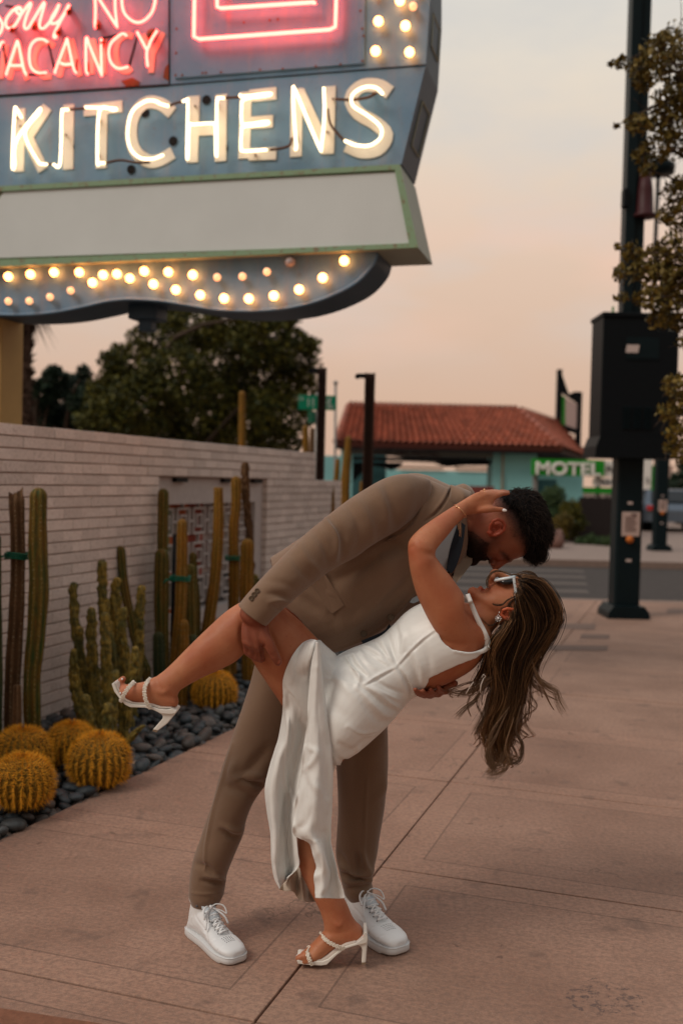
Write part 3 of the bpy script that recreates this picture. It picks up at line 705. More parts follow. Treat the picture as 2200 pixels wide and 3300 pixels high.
simple('bulb_lit', (1, .8, .5), .3, var=0, emit=(1, .32, .08), es=13)
simple('bulb_dim', (1, .7, .5), .2, var=0, emit=(1, .45, .20), es=1.3)
simple('bulb_off', (.45, .38, .38), .1, var=0)
simple('socket', (.28, .22, .20), .5, var=.2)
sign = empty('neon_sign', 'huge blue grey motel sign with glowing KITCHENS and Sorry NO VACANCY neon', 'neon sign')
BK = -SN*.46
mb = MB(); mb.prism([sp(*p) for p in ((-120, -140), (1497, -140), (1497, 0), (1483, 225), (1398, 572), (-120, 656))], BK)
o = mb.build('upper_cabinet', [MATS['sign_blue'], MATS['sign_side']], sign, smooth=False)
def side_mats(o):
    for p in o.data.polygons:
        if abs(Vector(p.normal).dot(Vector(SN))) < .7: p.material_index = 1
side_mats(o)
# seams, panel, screws
mb = MB()
def bar(mb, a, c_, w, off=.004, th=.006, **k):
    A, B = sp(*a, off), sp(*c_, off); d = B-A; l = np.linalg.norm(d); d /= l; n_ = np.cross(d, SN); mb.hexa((A+B)/2, d*l/2, n_*w/2, SN*th/2, **k)
bar(mb, (-60, 338), (590, 296), .014, .003); bar(mb, (590, 296), (590, -80), .008, .003)
bar(mb, (590, 296), (1483, 226), .005, .003)
mb.build('panel_seam', MATS['hole_black'], sign, smooth=False)
mb = MB(); mb.prism([sp(*p, .014) for p in ((612, -60), (1272, -60), (1268, 220), (608, 272))], -SN*.013); mb.build('face_panel', MATS['sign_blue'], sign, smooth=False)
mb = MB()
for x, y in ((616, 100), (614, 185), (612, 262), (635, 262), (706, 255), (718, 254), (770, 252), (906, 243), (985, 240), (1100, 231), (1186, 224), (1262, 212), (1266, 125), (1262, 100), (1255, 38), (850, 78), (940, 70), (968, 68)):
    mb = MB(); mb.lathe(sp(x, y, .014), [(.009, 0), (.007, .004)], 8, ax=SN); mb.build('screw', MATS['rust'], sign, smooth=False)
mb = MB(); mb.prism([sp(*p, .006) for p in ((422, 282), (462, 270), (487, 284), (483, 300), (440, 302))], -SN*.004); mb.build('rust_patch', MATS['rust'], sign, smooth=False); mb = MB(); mb.prism([sp(*p, .006) for p in ((568, 270), (575, 235), (587, 222), (589, 282))], -SN*.004)
mb.build('rust_patch', MATS['rust'], sign, smooth=False)
mb = MB()
for x, y in ((719, 348), (505, 393), (603, 491), (779, 516), (244, 511), (457, 590)):
    mb = MB(); mb.lathe(sp(x, y, .008), [(.032, -.004), (.032, 0)], 16, ax=SN); mb.build('hole', MATS['hole_black'], sign, smooth=False)
# white reader panel
lb = [( -120, 655), (1392, 572), (1456, 862), (-120, 935)]
mb = MB(); mb.prism([sp(x, y, .07) for x, y in lb], BK*1.16)
o = mb.build('reader_box', [MATS['sign_green'], MATS['sign_side_pale']], sign, smooth=False); side_mats(o)
mb = MB(); mb.prism([sp(x, y, .078) for x, y in ((14, 669), (1378, 600), (1428, 851), (-120, 903), (-20, 720))], -SN*.006); mb.build('reader_panel', MATS['sign_white'], sign, smooth=False)
mb = MB()
for q in (((-120, 655), (1392, 572), (1396, 590), (-120, 673)), ((-120, 912), (1452, 846), (1456, 862), (-120, 935)), ((1374, 590), (1396, 590), (1452, 846), (1424, 848))): mb.prism([sp(x, y, .092) for x, y in q], -SN*.02)
mb.build('reader_trim', MATS['sign_green'], sign, smooth=False)
# curved bottom
cv = cr([(1312, 884), (1296, 925), (1240, 985), (1150, 1032), (1050, 1064), (950, 1079), (850, 1083), (750, 1078), (650, 1062), (560, 1048), (450, 1042), (370, 1050), (300, 1066), (200, 1086), (100, 1096), (0, 1096), (-120, 1090)], 70)
mb = MB(); mb.prism([sp(*p) for p in [(-120, 860)]+[(1320, 820)]]+[sp(*p) for p in cv], BK)
o = mb.build('curved_base', [MATS['sign_blue'], MATS['sign_side']], sign, smooth=False); side_mats(o)
mb = MB(); mb.tube([sp(x, y, .004) for x, y in cv], .012, 6); mb.build('base_trim', MATS['sign_blue'], sign)
mb = MB(); c = sp(455, 1075)-SN*.25*-1; c = sp(455, 1066)+BK*.6; mb.bbox(c, SS*.11, SN*.10, (0, 0, .06), .01); mb.bbox(c+(0, 0, -.09), SS*.05, SN*.05, (0, 0, .05), .01); mb.build('bracket', MATS['sign_side'], sign, smooth=False)
# side access doors
mb = MB()
def sidequad(p, q, t0, t1): # on the slanted side face p->q(front edge, sign px), depth fractions
    A, B = sp(*p), sp(*q); n_ = np.cross(B-A, SN); n_ /= np.linalg.norm(n_); n_ = n_ if n_[0] > 0 else -n_
    pts = [A+(B-A)*.3+BK*t0, A+(B-A)*.3+BK*t1, A+(B-A)*.75+BK*t1, A+(B-A)*.75+BK*t0]
    for i in range(4): mb.tube([pts[i]+n_*.004, pts[(i+1) % 4]+n_*.004], .007, 4)
for qa in (((1483, 225), (1398, 572)), ((1497, -60), (1486, 200))):
    mb = MB(); sidequad(*qa, .25, .8); mb.build('access_door_edge', MATS['sign_side_pale'], sign, smooth=False)
# letters: painted strokes in sign pixels, neon a little in front
def strip(mb, pts, w, off, th=.008):
    X = [sp(x, y, off) for x, y in pts]; n = len(X); Lf, Rt = [], []
    for i in range(n):
        if i == 0: t = X[1]-X[0]
        elif i == n-1: t = X[-1]-X[-2]
        else:
            t1 = (X[i]-X[i-1])/np.linalg.norm(X[i]-X[i-1]); t2 = (X[i+1]-X[i])/np.linalg.norm(X[i+1]-X[i]); t = t1+t2
        t = t/np.linalg.norm(t); s_ = np.cross(t, SN); Lf.append(X[i]+s_*w/2); Rt.append(X[i]-s_*w/2)
    for i in range(n-1): mb.prism([Lf[i], Rt[i], Rt[i+1], Lf[i+1]], -SN*th)
word = [  # painted letters in ZS px
 [[(70, 378), (66, 598)], [(165, 372), (88, 492)], [(92, 470), (150, 592)]],
 [[(240, 364), (237, 590)]],
 [[(292, 385), (426, 370)], [(356, 375), (352, 586)]],
 [list(map(tuple, cr([(600, 392), (560, 362), (508, 358), (468, 400), (456, 470), (474, 530), (520, 562), (560, 556), (602, 532)], 26)))],
 [[(676, 334), (670, 566)], [(770, 328), (768, 562)], [(690, 452), (756, 448)]],
 [[(856, 320), (850, 552)], [(868, 334), (962, 324)], [(868, 428), (950, 422)], [(866, 538), (962, 534)]],
 [[(1034, 308), (1030, 546)], [(1148, 300), (1142, 536)], [(1040, 318), (1136, 526)]],
 [list(map(tuple, cr([(1358, 322), (1316, 298), (1258, 300), (1222, 340), (1246, 392), (1306, 428), (1346, 470), (1320, 518), (1262, 528), (1206, 506)], 34)))]]
mb = MB()
for li, letter in enumerate(word):
    for si, s_ in enumerate(letter): strip(mb, s_, .082 if li not in (3, 7) else .088, .008+.0012*si+.0003*li)
mb.build('painted_lettering', MATS['letter_cream'], sign, smooth=False)
NO = .09; NR = .0095
def neon(mb, pts, off=NO, r=NR, z=sp): mb.tube([z(x, y, off) for x, y in pts], r, 8)
tubes = [[(76, 410), (62, 385), (52, 388), (44, 572), (52, 576), (58, 490), (135, 385), (136, 395), (88, 465), (132, 560), (150, 572), (165, 572)],
 [(186, 573), (210, 570), (216, 400), (222, 384), (240, 382)],
 [(298, 374), (398, 378), (396, 384), (348, 386), (340, 560), (348, 568), (366, 568)],
 [(588, 370), (560, 362), (540, 352), (505, 354), (462, 388), (446, 450), (452, 510), (484, 548), (530, 554), (570, 540)],
 [(636, 354), (652, 348), (655, 360), (652, 538), (656, 538), (660, 440), (676, 434), (738, 430), (750, 440), (752, 530), (756, 530), (756, 360), (764, 342), (782, 342)],
 [(835, 330), (848, 336), (936, 326), (934, 332), (852, 346), (842, 380), (842, 420), (852, 434), (928, 424), (926, 432), (850, 442), (842, 460), (840, 515), (850, 526), (930, 522)],
 [(1026, 520), (1032, 510), (1024, 400), (1022, 318), (1030, 318), (1110, 508), (1120, 508), (1130, 400), (1128, 305)],
 [(1334, 328), (1310, 306), (1268, 304), (1228, 330), (1230, 368), (1280, 402), (1324, 440), (1326, 478), (1290, 506), (1240, 506), (1200, 490)]]
for t in tubes:
    mb = MB(); q = cr(t, 5*len(t)); neon(mb, q); mb.build('neon_tube', MATS['neon_warm'], sign)
mb = MB()   # blacked out jumpers and wires
for t in ([(166, 572), (186, 573)], [(240, 382), (298, 378)], [(588, 370), (612, 360), (636, 354)], [(782, 342), (835, 338)], [(940, 522), (985, 516), (1010, 505), (1018, 480)], [(370, 568), (420, 558), (470, 566), (522, 566)], [(1168, 345), (1220, 348), (1280, 340), (1312, 322)], [(1142, 380), (1150, 430), (1180, 470), (1200, 490)]):
    mb = MB(); mb.tube([sp(x, y, .075) for x, y in cr(t, 10)], .009, 6); mb.build('tube_jumper', MATS['wire'], sign)
mb = MB()
for x, y in ((60, 410), (72, 440), (230, 470), (350, 420), (346, 540), (470, 540), (680, 370), (760, 365), (1034, 480), (1140, 460), (890, 540), (1160, 345), (1300, 325), (870, 330)):
    mb = MB(); mb.tube([sp(x, y, 0), sp(x, y, .08)], .008, 6); mb.build('tube_stand', MATS['rust'], sign)
# red words (ZN pixels)
mb = MB(); WR = [
 [(0, 300), (-40, 380), (-60, 500)], [(50, 265), (-0, 500)],
]
def redword(pts, r=.0085, off=.085): 
    mb = MB(); q = cr(pts, 6*len(pts)); mb.tube([spn(x, y, off) for x, y in q], r, 8); return mb
red = [
 [(-60, 190), (-20, 235), (10, 210), (18, 160), (-10, 110), (-40, 60), (-30, 20), (10, 0)],
 [(150, 75), (125, 55), (110, 72), (128, 95), (150, 85), (135, 50), (90, 70), (45, 130), (45, 180), (75, 190), (110, 160), (150, 90), (200, 25), (210, 35), (180, 110), (165, 180), (190, 190), (240, 110), (292, 25), (300, 35), (270, 150), (275, 190), (310, 180), (370, 100), (400, 30), (385, 60), (345, 130), (350, 158), (390, 150), (430, 100), (465, 35), (455, 60), (400, 160), (365, 235), (370, 255), (385, 240)],
 [(650, 190), (642, 170), (645, 60), (640, -40)], [(640, -40), (660, -20), (780, 165), (788, 165), (778, 60), (776, -60)],
 [(1040, -60), (1046, 10), (1020, 90), (960, 145), (900, 145), (840, 90), (822, 10), (830, -60)],
 [(28, 285), (12, 290), (-20, 360), (-45, 500)],
 [(45, 505), (50, 480), (110, 300), (120, 278), (130, 310), (160, 460), (180, 505)], [(70, 440), (100, 442), (155, 440)],
 [(325, 285), (290, 265), (240, 272), (205, 320), (200, 400), (215, 460), (260, 492), (315, 488)],
 [(372, 495), (380, 460), (440, 300), (453, 262), (462, 300), (495, 450), (515, 492)], [(410, 425), (440, 435), (495, 430)],
 [(595, 500), (582, 470), (580, 340), (582, 262), (592, 262), (602, 300), (680, 490), (686, 490), (682, 340), (684, 262)],
 [(855, 240), (830, 228), (790, 250), (745, 300), (735, 370), (755, 430), (800, 462), (865, 450)],
 [(925, 215), (960, 280), (992, 330), (1020, 270), (1060, 205)], [(992, 330), (990, 380), (996, 448)]]
for pts in red: redword(pts).build('neon_tube', MATS['neon_red'], sign)
mb = MB()
pl = [[[(110, 300), (66, 535)], [(120, 290), (185, 535)], [(84, 450), (165, 448)]], [list(map(tuple, cr([(365, 310), (320, 285), (270, 300), (235, 370), (240, 450), (290, 510), (345, 515)], 20)))],
      [[(460, 265), (400, 520)], [(480, 265), (540, 512)], [(425, 430), (500, 428)]], [[(622, 260), (618, 498)], [(700, 255), (698, 498)], [(626, 270), (690, 490)]],
      [list(map(tuple, cr([(895, 245), (850, 235), (795, 280), (780, 370), (800, 450), (850, 480), (890, 460)], 20)))], [[(1100, 218), (1035, 350)], [(960, 235), (1028, 350)], [(1030, 340), (1018, 490)]], [[(40, 300), (5, 530)]]]
z2s = lambda p: (ZN(*p)[0]*1.0814, ZN(*p)[1]*1.0814)
for li, letter in enumerate(pl):
    for si, s_ in enumerate(letter): strip(mb, [z2s(p) for p in s_], .040, .006+.001*si+.0003*li)
mb.build('painted_lettering', MATS['letter_salmon'], sign, smooth=False)
mb = MB()
for t in ([(22, 285), (45, 440)], [(328, 290), (368, 460)], [(190, 505), (300, 500)], [(695, 258), (790, 238), (850, 232)], [(925, 250), (872, 445)], [(40, 40), (95, 48)], [(520, 400), (518, 480)], [(596, 420), (598, 500)]):
    mb = MB(); mb.tube([spn(x, y, .08) for x, y in t], .008, 6); mb.build('tube_jumper', MATS['hole_black'], sign)
mb = MB()
for x, y in ((662, 185), (395, 225), (1030, 240), (235, 190), (85, 205), (465, 85), (690, 300), (1010, 250)):
    mb = MB(); mb.tube([spn(x, y-30, 0), spn(x, y, .085)], .02, 8); mb.build('tube_housing', MATS['rust'], sign)
# pink rounded rectangles
def rrect(L_): 
    mb = MB(); mb.tube([sp(x, y, .075) for x, y in cr(L_, 8*len(L_))], .0115, 8); mb.build('neon_tube', MATS['neon_red'], sign)
def poly_tube(L_):
    mb = MB(); X = []
    for i in range(len(L_)-1):
        for t in np.linspace(.04, .96, 8): X.append((L_[i][0]*(1-t)+L_[i+1][0]*t, L_[i][1]*(1-t)+L_[i+1][1]*t))
    mb.tube([sp(x, y, .075) for x, y in X], .0115, 8); mb.build('neon_tube', MATS['neon_red'], sign)
poly_tube([(680, -120), (676, 138), (1168, 102), (1175, -120)])
poly_tube([(757, -120), (757, 30), (1095, 8), (1096, 14)])
# bulbs
def bulb(x, y, kind, r=.031):
    mb = MB(); c = sp(x, y, .045); mb.ball(c, r, 16, 10); mb.build('light_bulb', MATS[kind], sign)
    mb = MB(); mb.lathe(sp(x, y, .0), [(r*1.05, 0), (r*1.0, .012), (r*.55, .016), (r*.5, .03)], 16, ax=SN); mb.build('bulb_socket', MATS['socket'], sign)
for x, y in ((30, 964), (107, 956), (189, 949), (277, 949), (323, 985), (360, 958), (408, 955), (453, 970), (503, 945), (535, 990), (587, 948), (613, 1010), (672, 958), (698, 1028), (781, 1040), (867, 1041), (954, 1031), (1042, 1009), (1124, 968), (1199, 909), (1318, 74), (1412, 90), (1308, 178), (1426, 182), (1393, 2), (1300, -40), (1440, -50)): bulb(x, y, 'bulb_lit')
for x, y in ((757, 966), (845, 963), (930, 947), (247, 1013), (175, 1035), (103, 1049), (30, 1050), (1439, 22)): bulb(x, y, 'bulb_dim', .026)
bulb(1011, 913, 'bulb_off', .034)
# yellow support post
simple('post_yellow', (.42, .27, .10), .6, var=.25, scale=3, bstr=.2)
mb = MB(); c = P(-22, 1200, 7.9); wv = .17
mb.bbox((c[0], c[1], 1.55), SS*wv, SN*.15, (0, 0, 1.6), .012); mb.build('support_post', MATS['post_yellow'], sign, smooth=False)
mb = MB(); mb.bbox((c[0]+.075, c[1]-.155, 1.55), SS*.012, SN*.012, (0, 0, 1.58), .003); mb.build('conduit', MATS['post_yellow'], sign, smooth=False)
# ================================================================ street furniture
def vert(u, v, d, z0, z1):
    p = P(u, v, d); return np.array([p[0], p[1], z0]), np.array([p[0], p[1], z1])
XA, YA, ZA_ = np.array([1., 0, 0]), np.array([0, 1., 0]), np.array([0, 0, 1.])
def zat(u, v, d): return float(P(u, v, d)[2])
simple('post_rust', (.045, .024, .018), .7, metal=.3, var=.4, scale=12, bstr=.3)
simple('sticker', (.55, .45, .42), .6, var=.1); simple('plate_pink', (.50, .38, .34), .6, var=.15, scale=40); simple('orange_plastic', (.55, .16, .03), .4, var=.1)
simple('dark_red', (.05, .012, .014), .5, var=.3)
def signal_pole(ub, vb, label, scale=1.0, full=True):
    g = G(ub, vb); d = float(proj(g[None])[0][2])
    root = empty('signal_pole', label, 'pole', 'tall dark signal poles'); g = g+YA*.2
    mb = MB(); w = .145
    mb.bbox(g+(0, 0, 1.2), XA*w, YA*w, ZA_*1.2, .03); mb.build('pole_shaft', MATS['teal_black'], root, smooth=False)
    mb = MB(); mb.prism([g+(x, -.24, z) for x, z in ((-.235, 0), (.235, 0), (.225, .07), (.17, .14), (-.17, .14), (-.225, .07))], (0, .48, 0)); mb.build('pole_base', MATS['teal_black'], root, smooth=False)
    mb = MB(); mb.bbox(g+(.01, -w-.008, 1.05), XA*.10, YA*.006, ZA_*.135, .005); mb.build('notice_plate', MATS['plate_pink'], root, smooth=False)
    mb = MB()
    for i in range(7): mb.box(g[0]-.055, g[0]+.07*(1-.3*(i % 3 == 1)), g[1]-w-.0165, g[1]-w-.0145, 1.12-i*.025, 1.13-i*.025)
    mb.box(g[0]+.01, g[0]+.07, g[1]-w-.0165, g[1]-w-.0145, 1.145, 1.165)
    mb.build('notice_print', MATS['dark_red'], root, smooth=False)
    mb = MB(); mb.lathe(g+(0, -w, .88), [(.04, 0), (.042, .03), (.02, .04), (.018, .055)], 14, ax=(0, -1, 0)); mb.build('push_button', MATS['orange_plastic'], root)
    mb = MB(); mb.box(g[0]-.03, g[0]+.03, g[1]-w-.003, g[1]-w+.002, .63, .66); mb.box(g[0]-.03, g[0]+.025, g[1]-w-.003, g[1]-w+.002, 1.27, 1.30); mb.build('sticker', MATS['sticker'], root, smooth=False)
    return root, g, d
root, pg, pd = signal_pole(2022, 1994, 'big dark pole carrying a black equipment cabinet, nearest pole')
# cabinet
cz0, cz1 = zat(2030, 1440, 11.5), zat(2030, 1035, 11.5); cx = .43
mb = MB(); c0_ = pg+(.02, -.02, 0)
mb.bbox((c0_[0], c0_[1], (cz0+cz1)/2), XA*cx*.97, YA*.26, ZA_*(cz1-cz0)/2, .012); mb.build('cabinet', MATS['black_metal'], root, smooth=False)
mb = MB(); mb.bbox((c0_[0], c0_[1], cz1+.02), XA*cx*1.0, YA*.28, ZA_*.025, .008); mb.build('cabinet_lid', MATS['black_metal'], root, smooth=False)
zb = zat(2030, 1478, 11.5); mb = MB(); mb.prism([(c0_[0]+x, c0_[1]-.29, z) for x, z in ((-.47, zb), (.44, zb), (.44, cz0-.01), (.42, cz0+.10), (-.42, cz0+.10), (-.46, cz0-.01))], (0, .58, 0)); mb.build('cabinet_skirt', MATS['black_metal'], root, smooth=False)
mb = MB()
for k in range(3):
    for i in range(9):
        mb.hexa((c0_[0]-.13+k*.115, c0_[1]-.27, zat(2030, 1320, 11.5)-i*.028), XA*.042, (0, .006, .004), (0, -.003, .006))
mb.build('vent_louver', MATS['teal_black'], root, smooth=False)
mb = MB(); q = P(2036, 1124, 11.2); mb.hexa((q[0], c0_[1]-.272, q[2]), XA*.068, YA*.003, (.006, 0, .043)); mb.build('sticker', MATS['sticker'], root, smooth=False)
mb = MB(); mb.tube([(c0_[0]-.16, c0_[1]-.265, q[2]-.12), (c0_[0]+.2, c0_[1]-.265, q[2]-.12)], .004, 4); mb.box(c0_[0]-.16, c0_[0]+.2, c0_[1]-.266, c0_[1]-.262, q[2]-.1, q[2]+.13); mb.build('door_plate', MATS['teal_black'], root, smooth=False)
# mast above
zt = 7.6
mb = MB(); m0 = P(2027, 1040, 11.55); 
mb.bbox((m0[0]+.055, m0[1], (cz1+zt)/2+.0), XA*.055, YA*.08, ZA_*(zt-cz1)/2, .01); mb.bbox((m0[0]-.06, m0[1]-.02, (cz1+zt)/2), XA*.055, YA*.10, ZA_*(zt-cz1)/2, .01)
mb.build('mast', MATS['teal_black'], root, smooth=False)
mb = MB(); a_ = P(2079, 560, 11.4); b0_ = P(2076, 700, 11.4); mb.lathe((a_[0], a_[1], b0_[2]), [(.13, 0), (.135, .02), (.10, .05), (.085, .3), (.06, a_[2]-b0_[2])], 16); mb.build('signal_hood', MATS['dark_red'], root)
mb = MB(); q = P(2018, 640, 11.4); mb.bbox((q[0]-.02, q[1], q[2]), XA*.03, YA*.06, ZA_*.10, .01); mb.build('junction_box', MATS['black_metal'], root, smooth=False)
simple('green_lens', (.02, .25, .05), .4, var=0)
mb = MB(); q = P(1973, 1012, 11.4); mb.bbox((q[0], q[1], cz1+.09), XA*.011, YA*.01, ZA_*.05, .003); mb.tube([(q[0]-.08, q[1], cz1+.055), (q[0]+.08, q[1], cz1+.055)], .004, 4); mb.build('marker_lug', MATS['green_lens'], root, smooth=False)
# far pole
root2, pg2, pd2 = signal_pole(2130, 1776, 'slim dark pole across the street with a white notice plate')
mb = MB(); mb.bbox(pg2+(0, .02, 4.0), XA*.11, YA*.11, ZA_*2.7, .02); mb.build('mast', MATS['teal_black'], root2, smooth=False)
mb = MB(); q = P(2140, 575, pd2); mb.lathe((q[0]-.15, q[1], q[2]+.05), [(.05, 0), (.36, .05), (.38, .25), (.2, .36)], 14); mb.tube([(q[0]-.15, q[1], q[2]+.1), (q[0]-.15, q[1]+.1, pg2[2]+6)], .05, 8); mb.build('street_light_head', MATS['teal_black'], root2)
# two rusty steel posts
def steel(u, vt, vb, w, d, label):
    a_ = P(u, vt, d); z1 = a_[2]; r = empty('steel_post', label, 'post', 'rusty steel posts'); ww = w*d/FPX/2
    x, y = P((u), 1550, d)[:2] if False else a_[:2]
    mb = MB(); mb.bbox((x, y, z1/2), XA*ww, YA*.012, ZA_*z1/2, .003); 
    mb.bbox((x-ww+.008, y, z1/2), XA*.008, YA*.06, ZA_*z1/2, .003); mb.bbox((x+ww-.008, y, z1/2), XA*.008, YA*.06, ZA_*z1/2, .003); mb.build('post_shaft', MATS['post_rust'], r, smooth=False)
    mb = MB(); mb.bbox((x-ww-.035, y-.02, z1-.03), XA*.04, YA*.03, ZA_*.022, .006); mb.tube([(x-ww-.075, y-.05, z1-.035), (x-ww-.075, y+.03, z1-.035)], .024, 10); mb.build('hook_bracket', MATS['black_metal'], r, smooth=False)
steel(1039, 1186, 1550, 27, 10.9, 'rusty brown steel post in front of the green street sign')
steel(1192, 1203, 1560, 33, 10.2, 'rusty brown steel post in front of the tiled roof')
# street name sign
simple('sign_green_paint', (.0, .19, .10), .4, var=.08); simple('sign_lettering', (.55, .58, .55), .5, var=0); simple('grey_metal', (.25, .24, .23), .5, var=.2)
ss = empty('street_sign', 'green street name sign reading N 11th St behind a steel post', 'street sign')
d = 15.5; a0, a1 = P(961, 1320, d), P(1083, 1320, d); z0, z1 = zat(1020, 1321, d), zat(1020, 1274, d)
mb = MB(); mb.bbox(((a0[0]+a1[0])/2, a0[1], (z0+z1)/2), XA*(a1[0]-a0[0])/2, YA*.006, ZA_*(z1-z0)/2, .004); mb.build('sign_blade', MATS['sign_green_paint'], ss, smooth=False)
mb = MB(); mb.bbox(((a0[0]+a1[0])/2-.0, a0[1]+.1, z0-.12), XA*.09, YA*.09, ZA_*.09, .004) if False else mb.hexa((P(1014, 1340, d)[0], a0[1]+.02, z0-.115), np.array([.09, .16, 0]), np.array([.004, -.003, 0]), ZA_*.09); mb.build('sign_blade', MATS['sign_green_paint'], ss, smooth=False)
yy = a0[1]-.011; h = (z1-z0)
text('sign_lettering', 'N', MATS['sign_lettering'], (P(966, 1290, d)[0], yy, z0+h*.62), XA, ZA_, .07, .003, ss)
text('sign_lettering', '11 TH', MATS['sign_lettering'], (P(986, 1290, d)[0], yy, z0+h*.22), XA, ZA_, .18, .003, ss, sx=.8)
text('sign_lettering', 'ST', MATS['sign_lettering'], (P(1052, 1290, d)[0], yy, z0+h*.60), XA, ZA_, .075, .003, ss)
text('sign_lettering', '400', MATS['sign_lettering'], (P(1052, 1290, d)[0], yy, z0+h*.14), XA, ZA_, .07, .003, ss)
mb = MB(); px_ = P(1022, 1320, d)[0]; mb.tube([(px_, a0[1]+.04, 0), (px_, a0[1]+.04, z1+.05)], .03, 10); mb.build('sign_pole', MATS['grey_metal'], ss)
mb = MB(); q0 = P(1081, 1238, 17); q1 = P(1085, 1480, 17); mb.tube([(q1[0], q1[1], 0), (q0[0], q0[1], q0[2])], .022, 8); mb.ball((q0[0], q0[1], q0[2]+.02), .04); o = mb.build('thin_pole', MATS['grey_metal']); tag(o, 'thin bare grey pole just right of the green street sign', 'pole')
# ================================================================ motel building across the street
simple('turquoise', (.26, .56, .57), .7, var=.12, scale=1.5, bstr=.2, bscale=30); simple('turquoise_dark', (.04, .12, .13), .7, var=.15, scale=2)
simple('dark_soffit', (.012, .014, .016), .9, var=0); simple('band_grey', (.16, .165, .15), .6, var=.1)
simple('sign_bright_green', (.012, .26, .018), .4, var=.05); simple('white_paint', (.80, .78, .74), .5, var=.05); simple('coping_tile', (.50, .36, .28), .8, var=.3, scale=4)
m, nt, b = nodes('roof_tile'); a = nn(nt, 'ShaderNodeVertexColor', layer_name='Col'); f = noise_(nt, 3, 4)
L(nt, mixc(nt, 1, a.outputs[0], ramp(nt, f, [(.3, (.7, .7, .7)), (.7, (1.2, 1.2, 1.2))]), 'MULTIPLY'), b.inputs['Base Color']); b.inputs['Roughness'].default_value = .75
D = 32.0
bld = empty('motel_building', 'turquoise motel porch with a red clay tiled hip roof across the street', 'building')
e0_ = P(1082, 1440, D); e1_ = P(1808, 1444, D); ez = (e0_[2]+e1_[2])/2; r0_ = P(1122, 1316, D+2.6); r1_ = P(1665, 1318, D+2.6); rz = (r0_[2]+r1_[2])/2
b1 = np.array([P(1895, 1476, D+11.0)[0], e1_[1]+11.0, ez]); b0_ = np.array([e0_[0]+3.2, e0_[1]+11, ez]); e0_[2] = e1_[2] = ez; r0_[2] = r1_[2] = rz
rb1 = np.array([r1_[0]+2.4, b1[1]-3, rz-.05]); rb0 = np.array([r0_[0]+2, b0_[1]-3, rz-.05])
def tiled(mb, A, B, Cc, Dd, nu, nv):
    """A-B eave, Dd-Cc ridge; barrel tiles running up"""
    A, B, Cc, Dd = map(np.asarray, (A, B, Cc, Dd)); n_ = np.cross(B-A, Dd-A); n_ /= np.linalg.norm(n_); n_ = n_ if n_[2] > 0 else -n_
    k = nu*6; V, C = [], []; rr = np.random.default_rng(3); tone = rr.uniform(.75, 1.2, (nu+1, nv+1))
    for i in range(nv+1):
        for half in ((0, 1) if i < nv else (0,)):
            t = (i+(half*.93))/nv if i < nv else 1.0
            for j in range(k+1):
                s_ = j/k; p = (A*(1-s_)+B*s_)*(1-t)+(Dd*(1-s_)+Cc*s_)*t
                w = abs(math.sin(math.pi*s_*nu)); p = p+n_*(.11*w+(.11 if half == 0 else .0))
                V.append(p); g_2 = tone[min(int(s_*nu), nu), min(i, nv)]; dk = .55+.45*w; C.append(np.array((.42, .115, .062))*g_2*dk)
    rows = 2*nv+1; F = [(i*(k+1)+j, i*(k+1)+j+1, (i+1)*(k+1)+j+1, (i+1)*(k+1)+j) for i in range(rows-1) for j in range(k)]
    mb.add(V, F, col=np.array(C))
mb = MB()
for q_ in ((e0_, e1_, r1_, r0_), (e1_, b1, rb1, r1_), (e0_, b0_, rb0, r0_)): mb.prism([x-np.array([0, 0, .01]) for x in q_], (0, 0, -.09), col=(.08, .03, .02))
mb.build('roof_deck', MATS['roof_tile'], bld, smooth=False, colors=True)
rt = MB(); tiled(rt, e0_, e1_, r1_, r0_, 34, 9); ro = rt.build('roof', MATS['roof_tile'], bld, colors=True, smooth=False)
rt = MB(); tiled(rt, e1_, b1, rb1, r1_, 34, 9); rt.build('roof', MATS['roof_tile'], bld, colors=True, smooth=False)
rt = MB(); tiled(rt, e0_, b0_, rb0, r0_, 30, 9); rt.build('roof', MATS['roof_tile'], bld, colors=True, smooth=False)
mb = MB(); mb.tube([r0_+(0, 0, .05), r1_+(0, 0, .05)], .10, 8, col=(.22, .07, .045)); mb.tube([r1_+(0, 0, .03), e1_+(0, 0, .1)], .11, 8, col=(.30, .09, .055)); mb.tube([r0_+(0, 0, .03), e0_+(0, 0, .1)], .11, 8, col=(.30, .09, .055)); mb.build('ridge_tile', MATS['roof_tile'], bld, colors=True)
mb = MB(); mb.hexa((e0_+e1_)/2+(0, .03, .03), (e1_-e0_)/2, (0, .03, 0), (0, 0, .09)); mb.build('eave_board', MATS['bench_red'] if 'bench_red' in MATS else simple('eave_paint', (.12, .035, .025), .7), bld, smooth=False)
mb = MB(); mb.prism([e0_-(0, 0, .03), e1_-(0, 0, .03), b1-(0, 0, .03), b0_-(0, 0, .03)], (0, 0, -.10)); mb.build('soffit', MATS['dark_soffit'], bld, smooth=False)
y0 = e0_[1]+.45
def fbox(name, u0, v0, u1, v1, y, th, mat, parent=bld, z0=None):
    a_, c_ = P(u0, v0, 1), P(u1, v1, 1); ra, rc = ray(u0, v0), ray(u1, v1)
    pa = CAM+ra*(y/ra[1]); pc = CAM+rc*(y/rc[1]); mb = MB()
    mb.box(min(pa[0], pc[0]), max(pa[0], pc[0]), y, y+th, z0 if z0 is not None else min(pa[2], pc[2]), max(pa[2], pc[2])); return mb.build(name, mat, parent, smooth=False)
fbox('fascia_band', 1120, 1449, 1588, 1474, y0, .2, MATS['band_grey'])
fbox('fascia_beam', 1110, 1474, 1588, 1492, y0+.1, .4, MATS['dark_soffit'])
fbox('column', 1098, 1444, 1130, 1740, y0+.03, .6, MATS['turquoise'], z0=0)
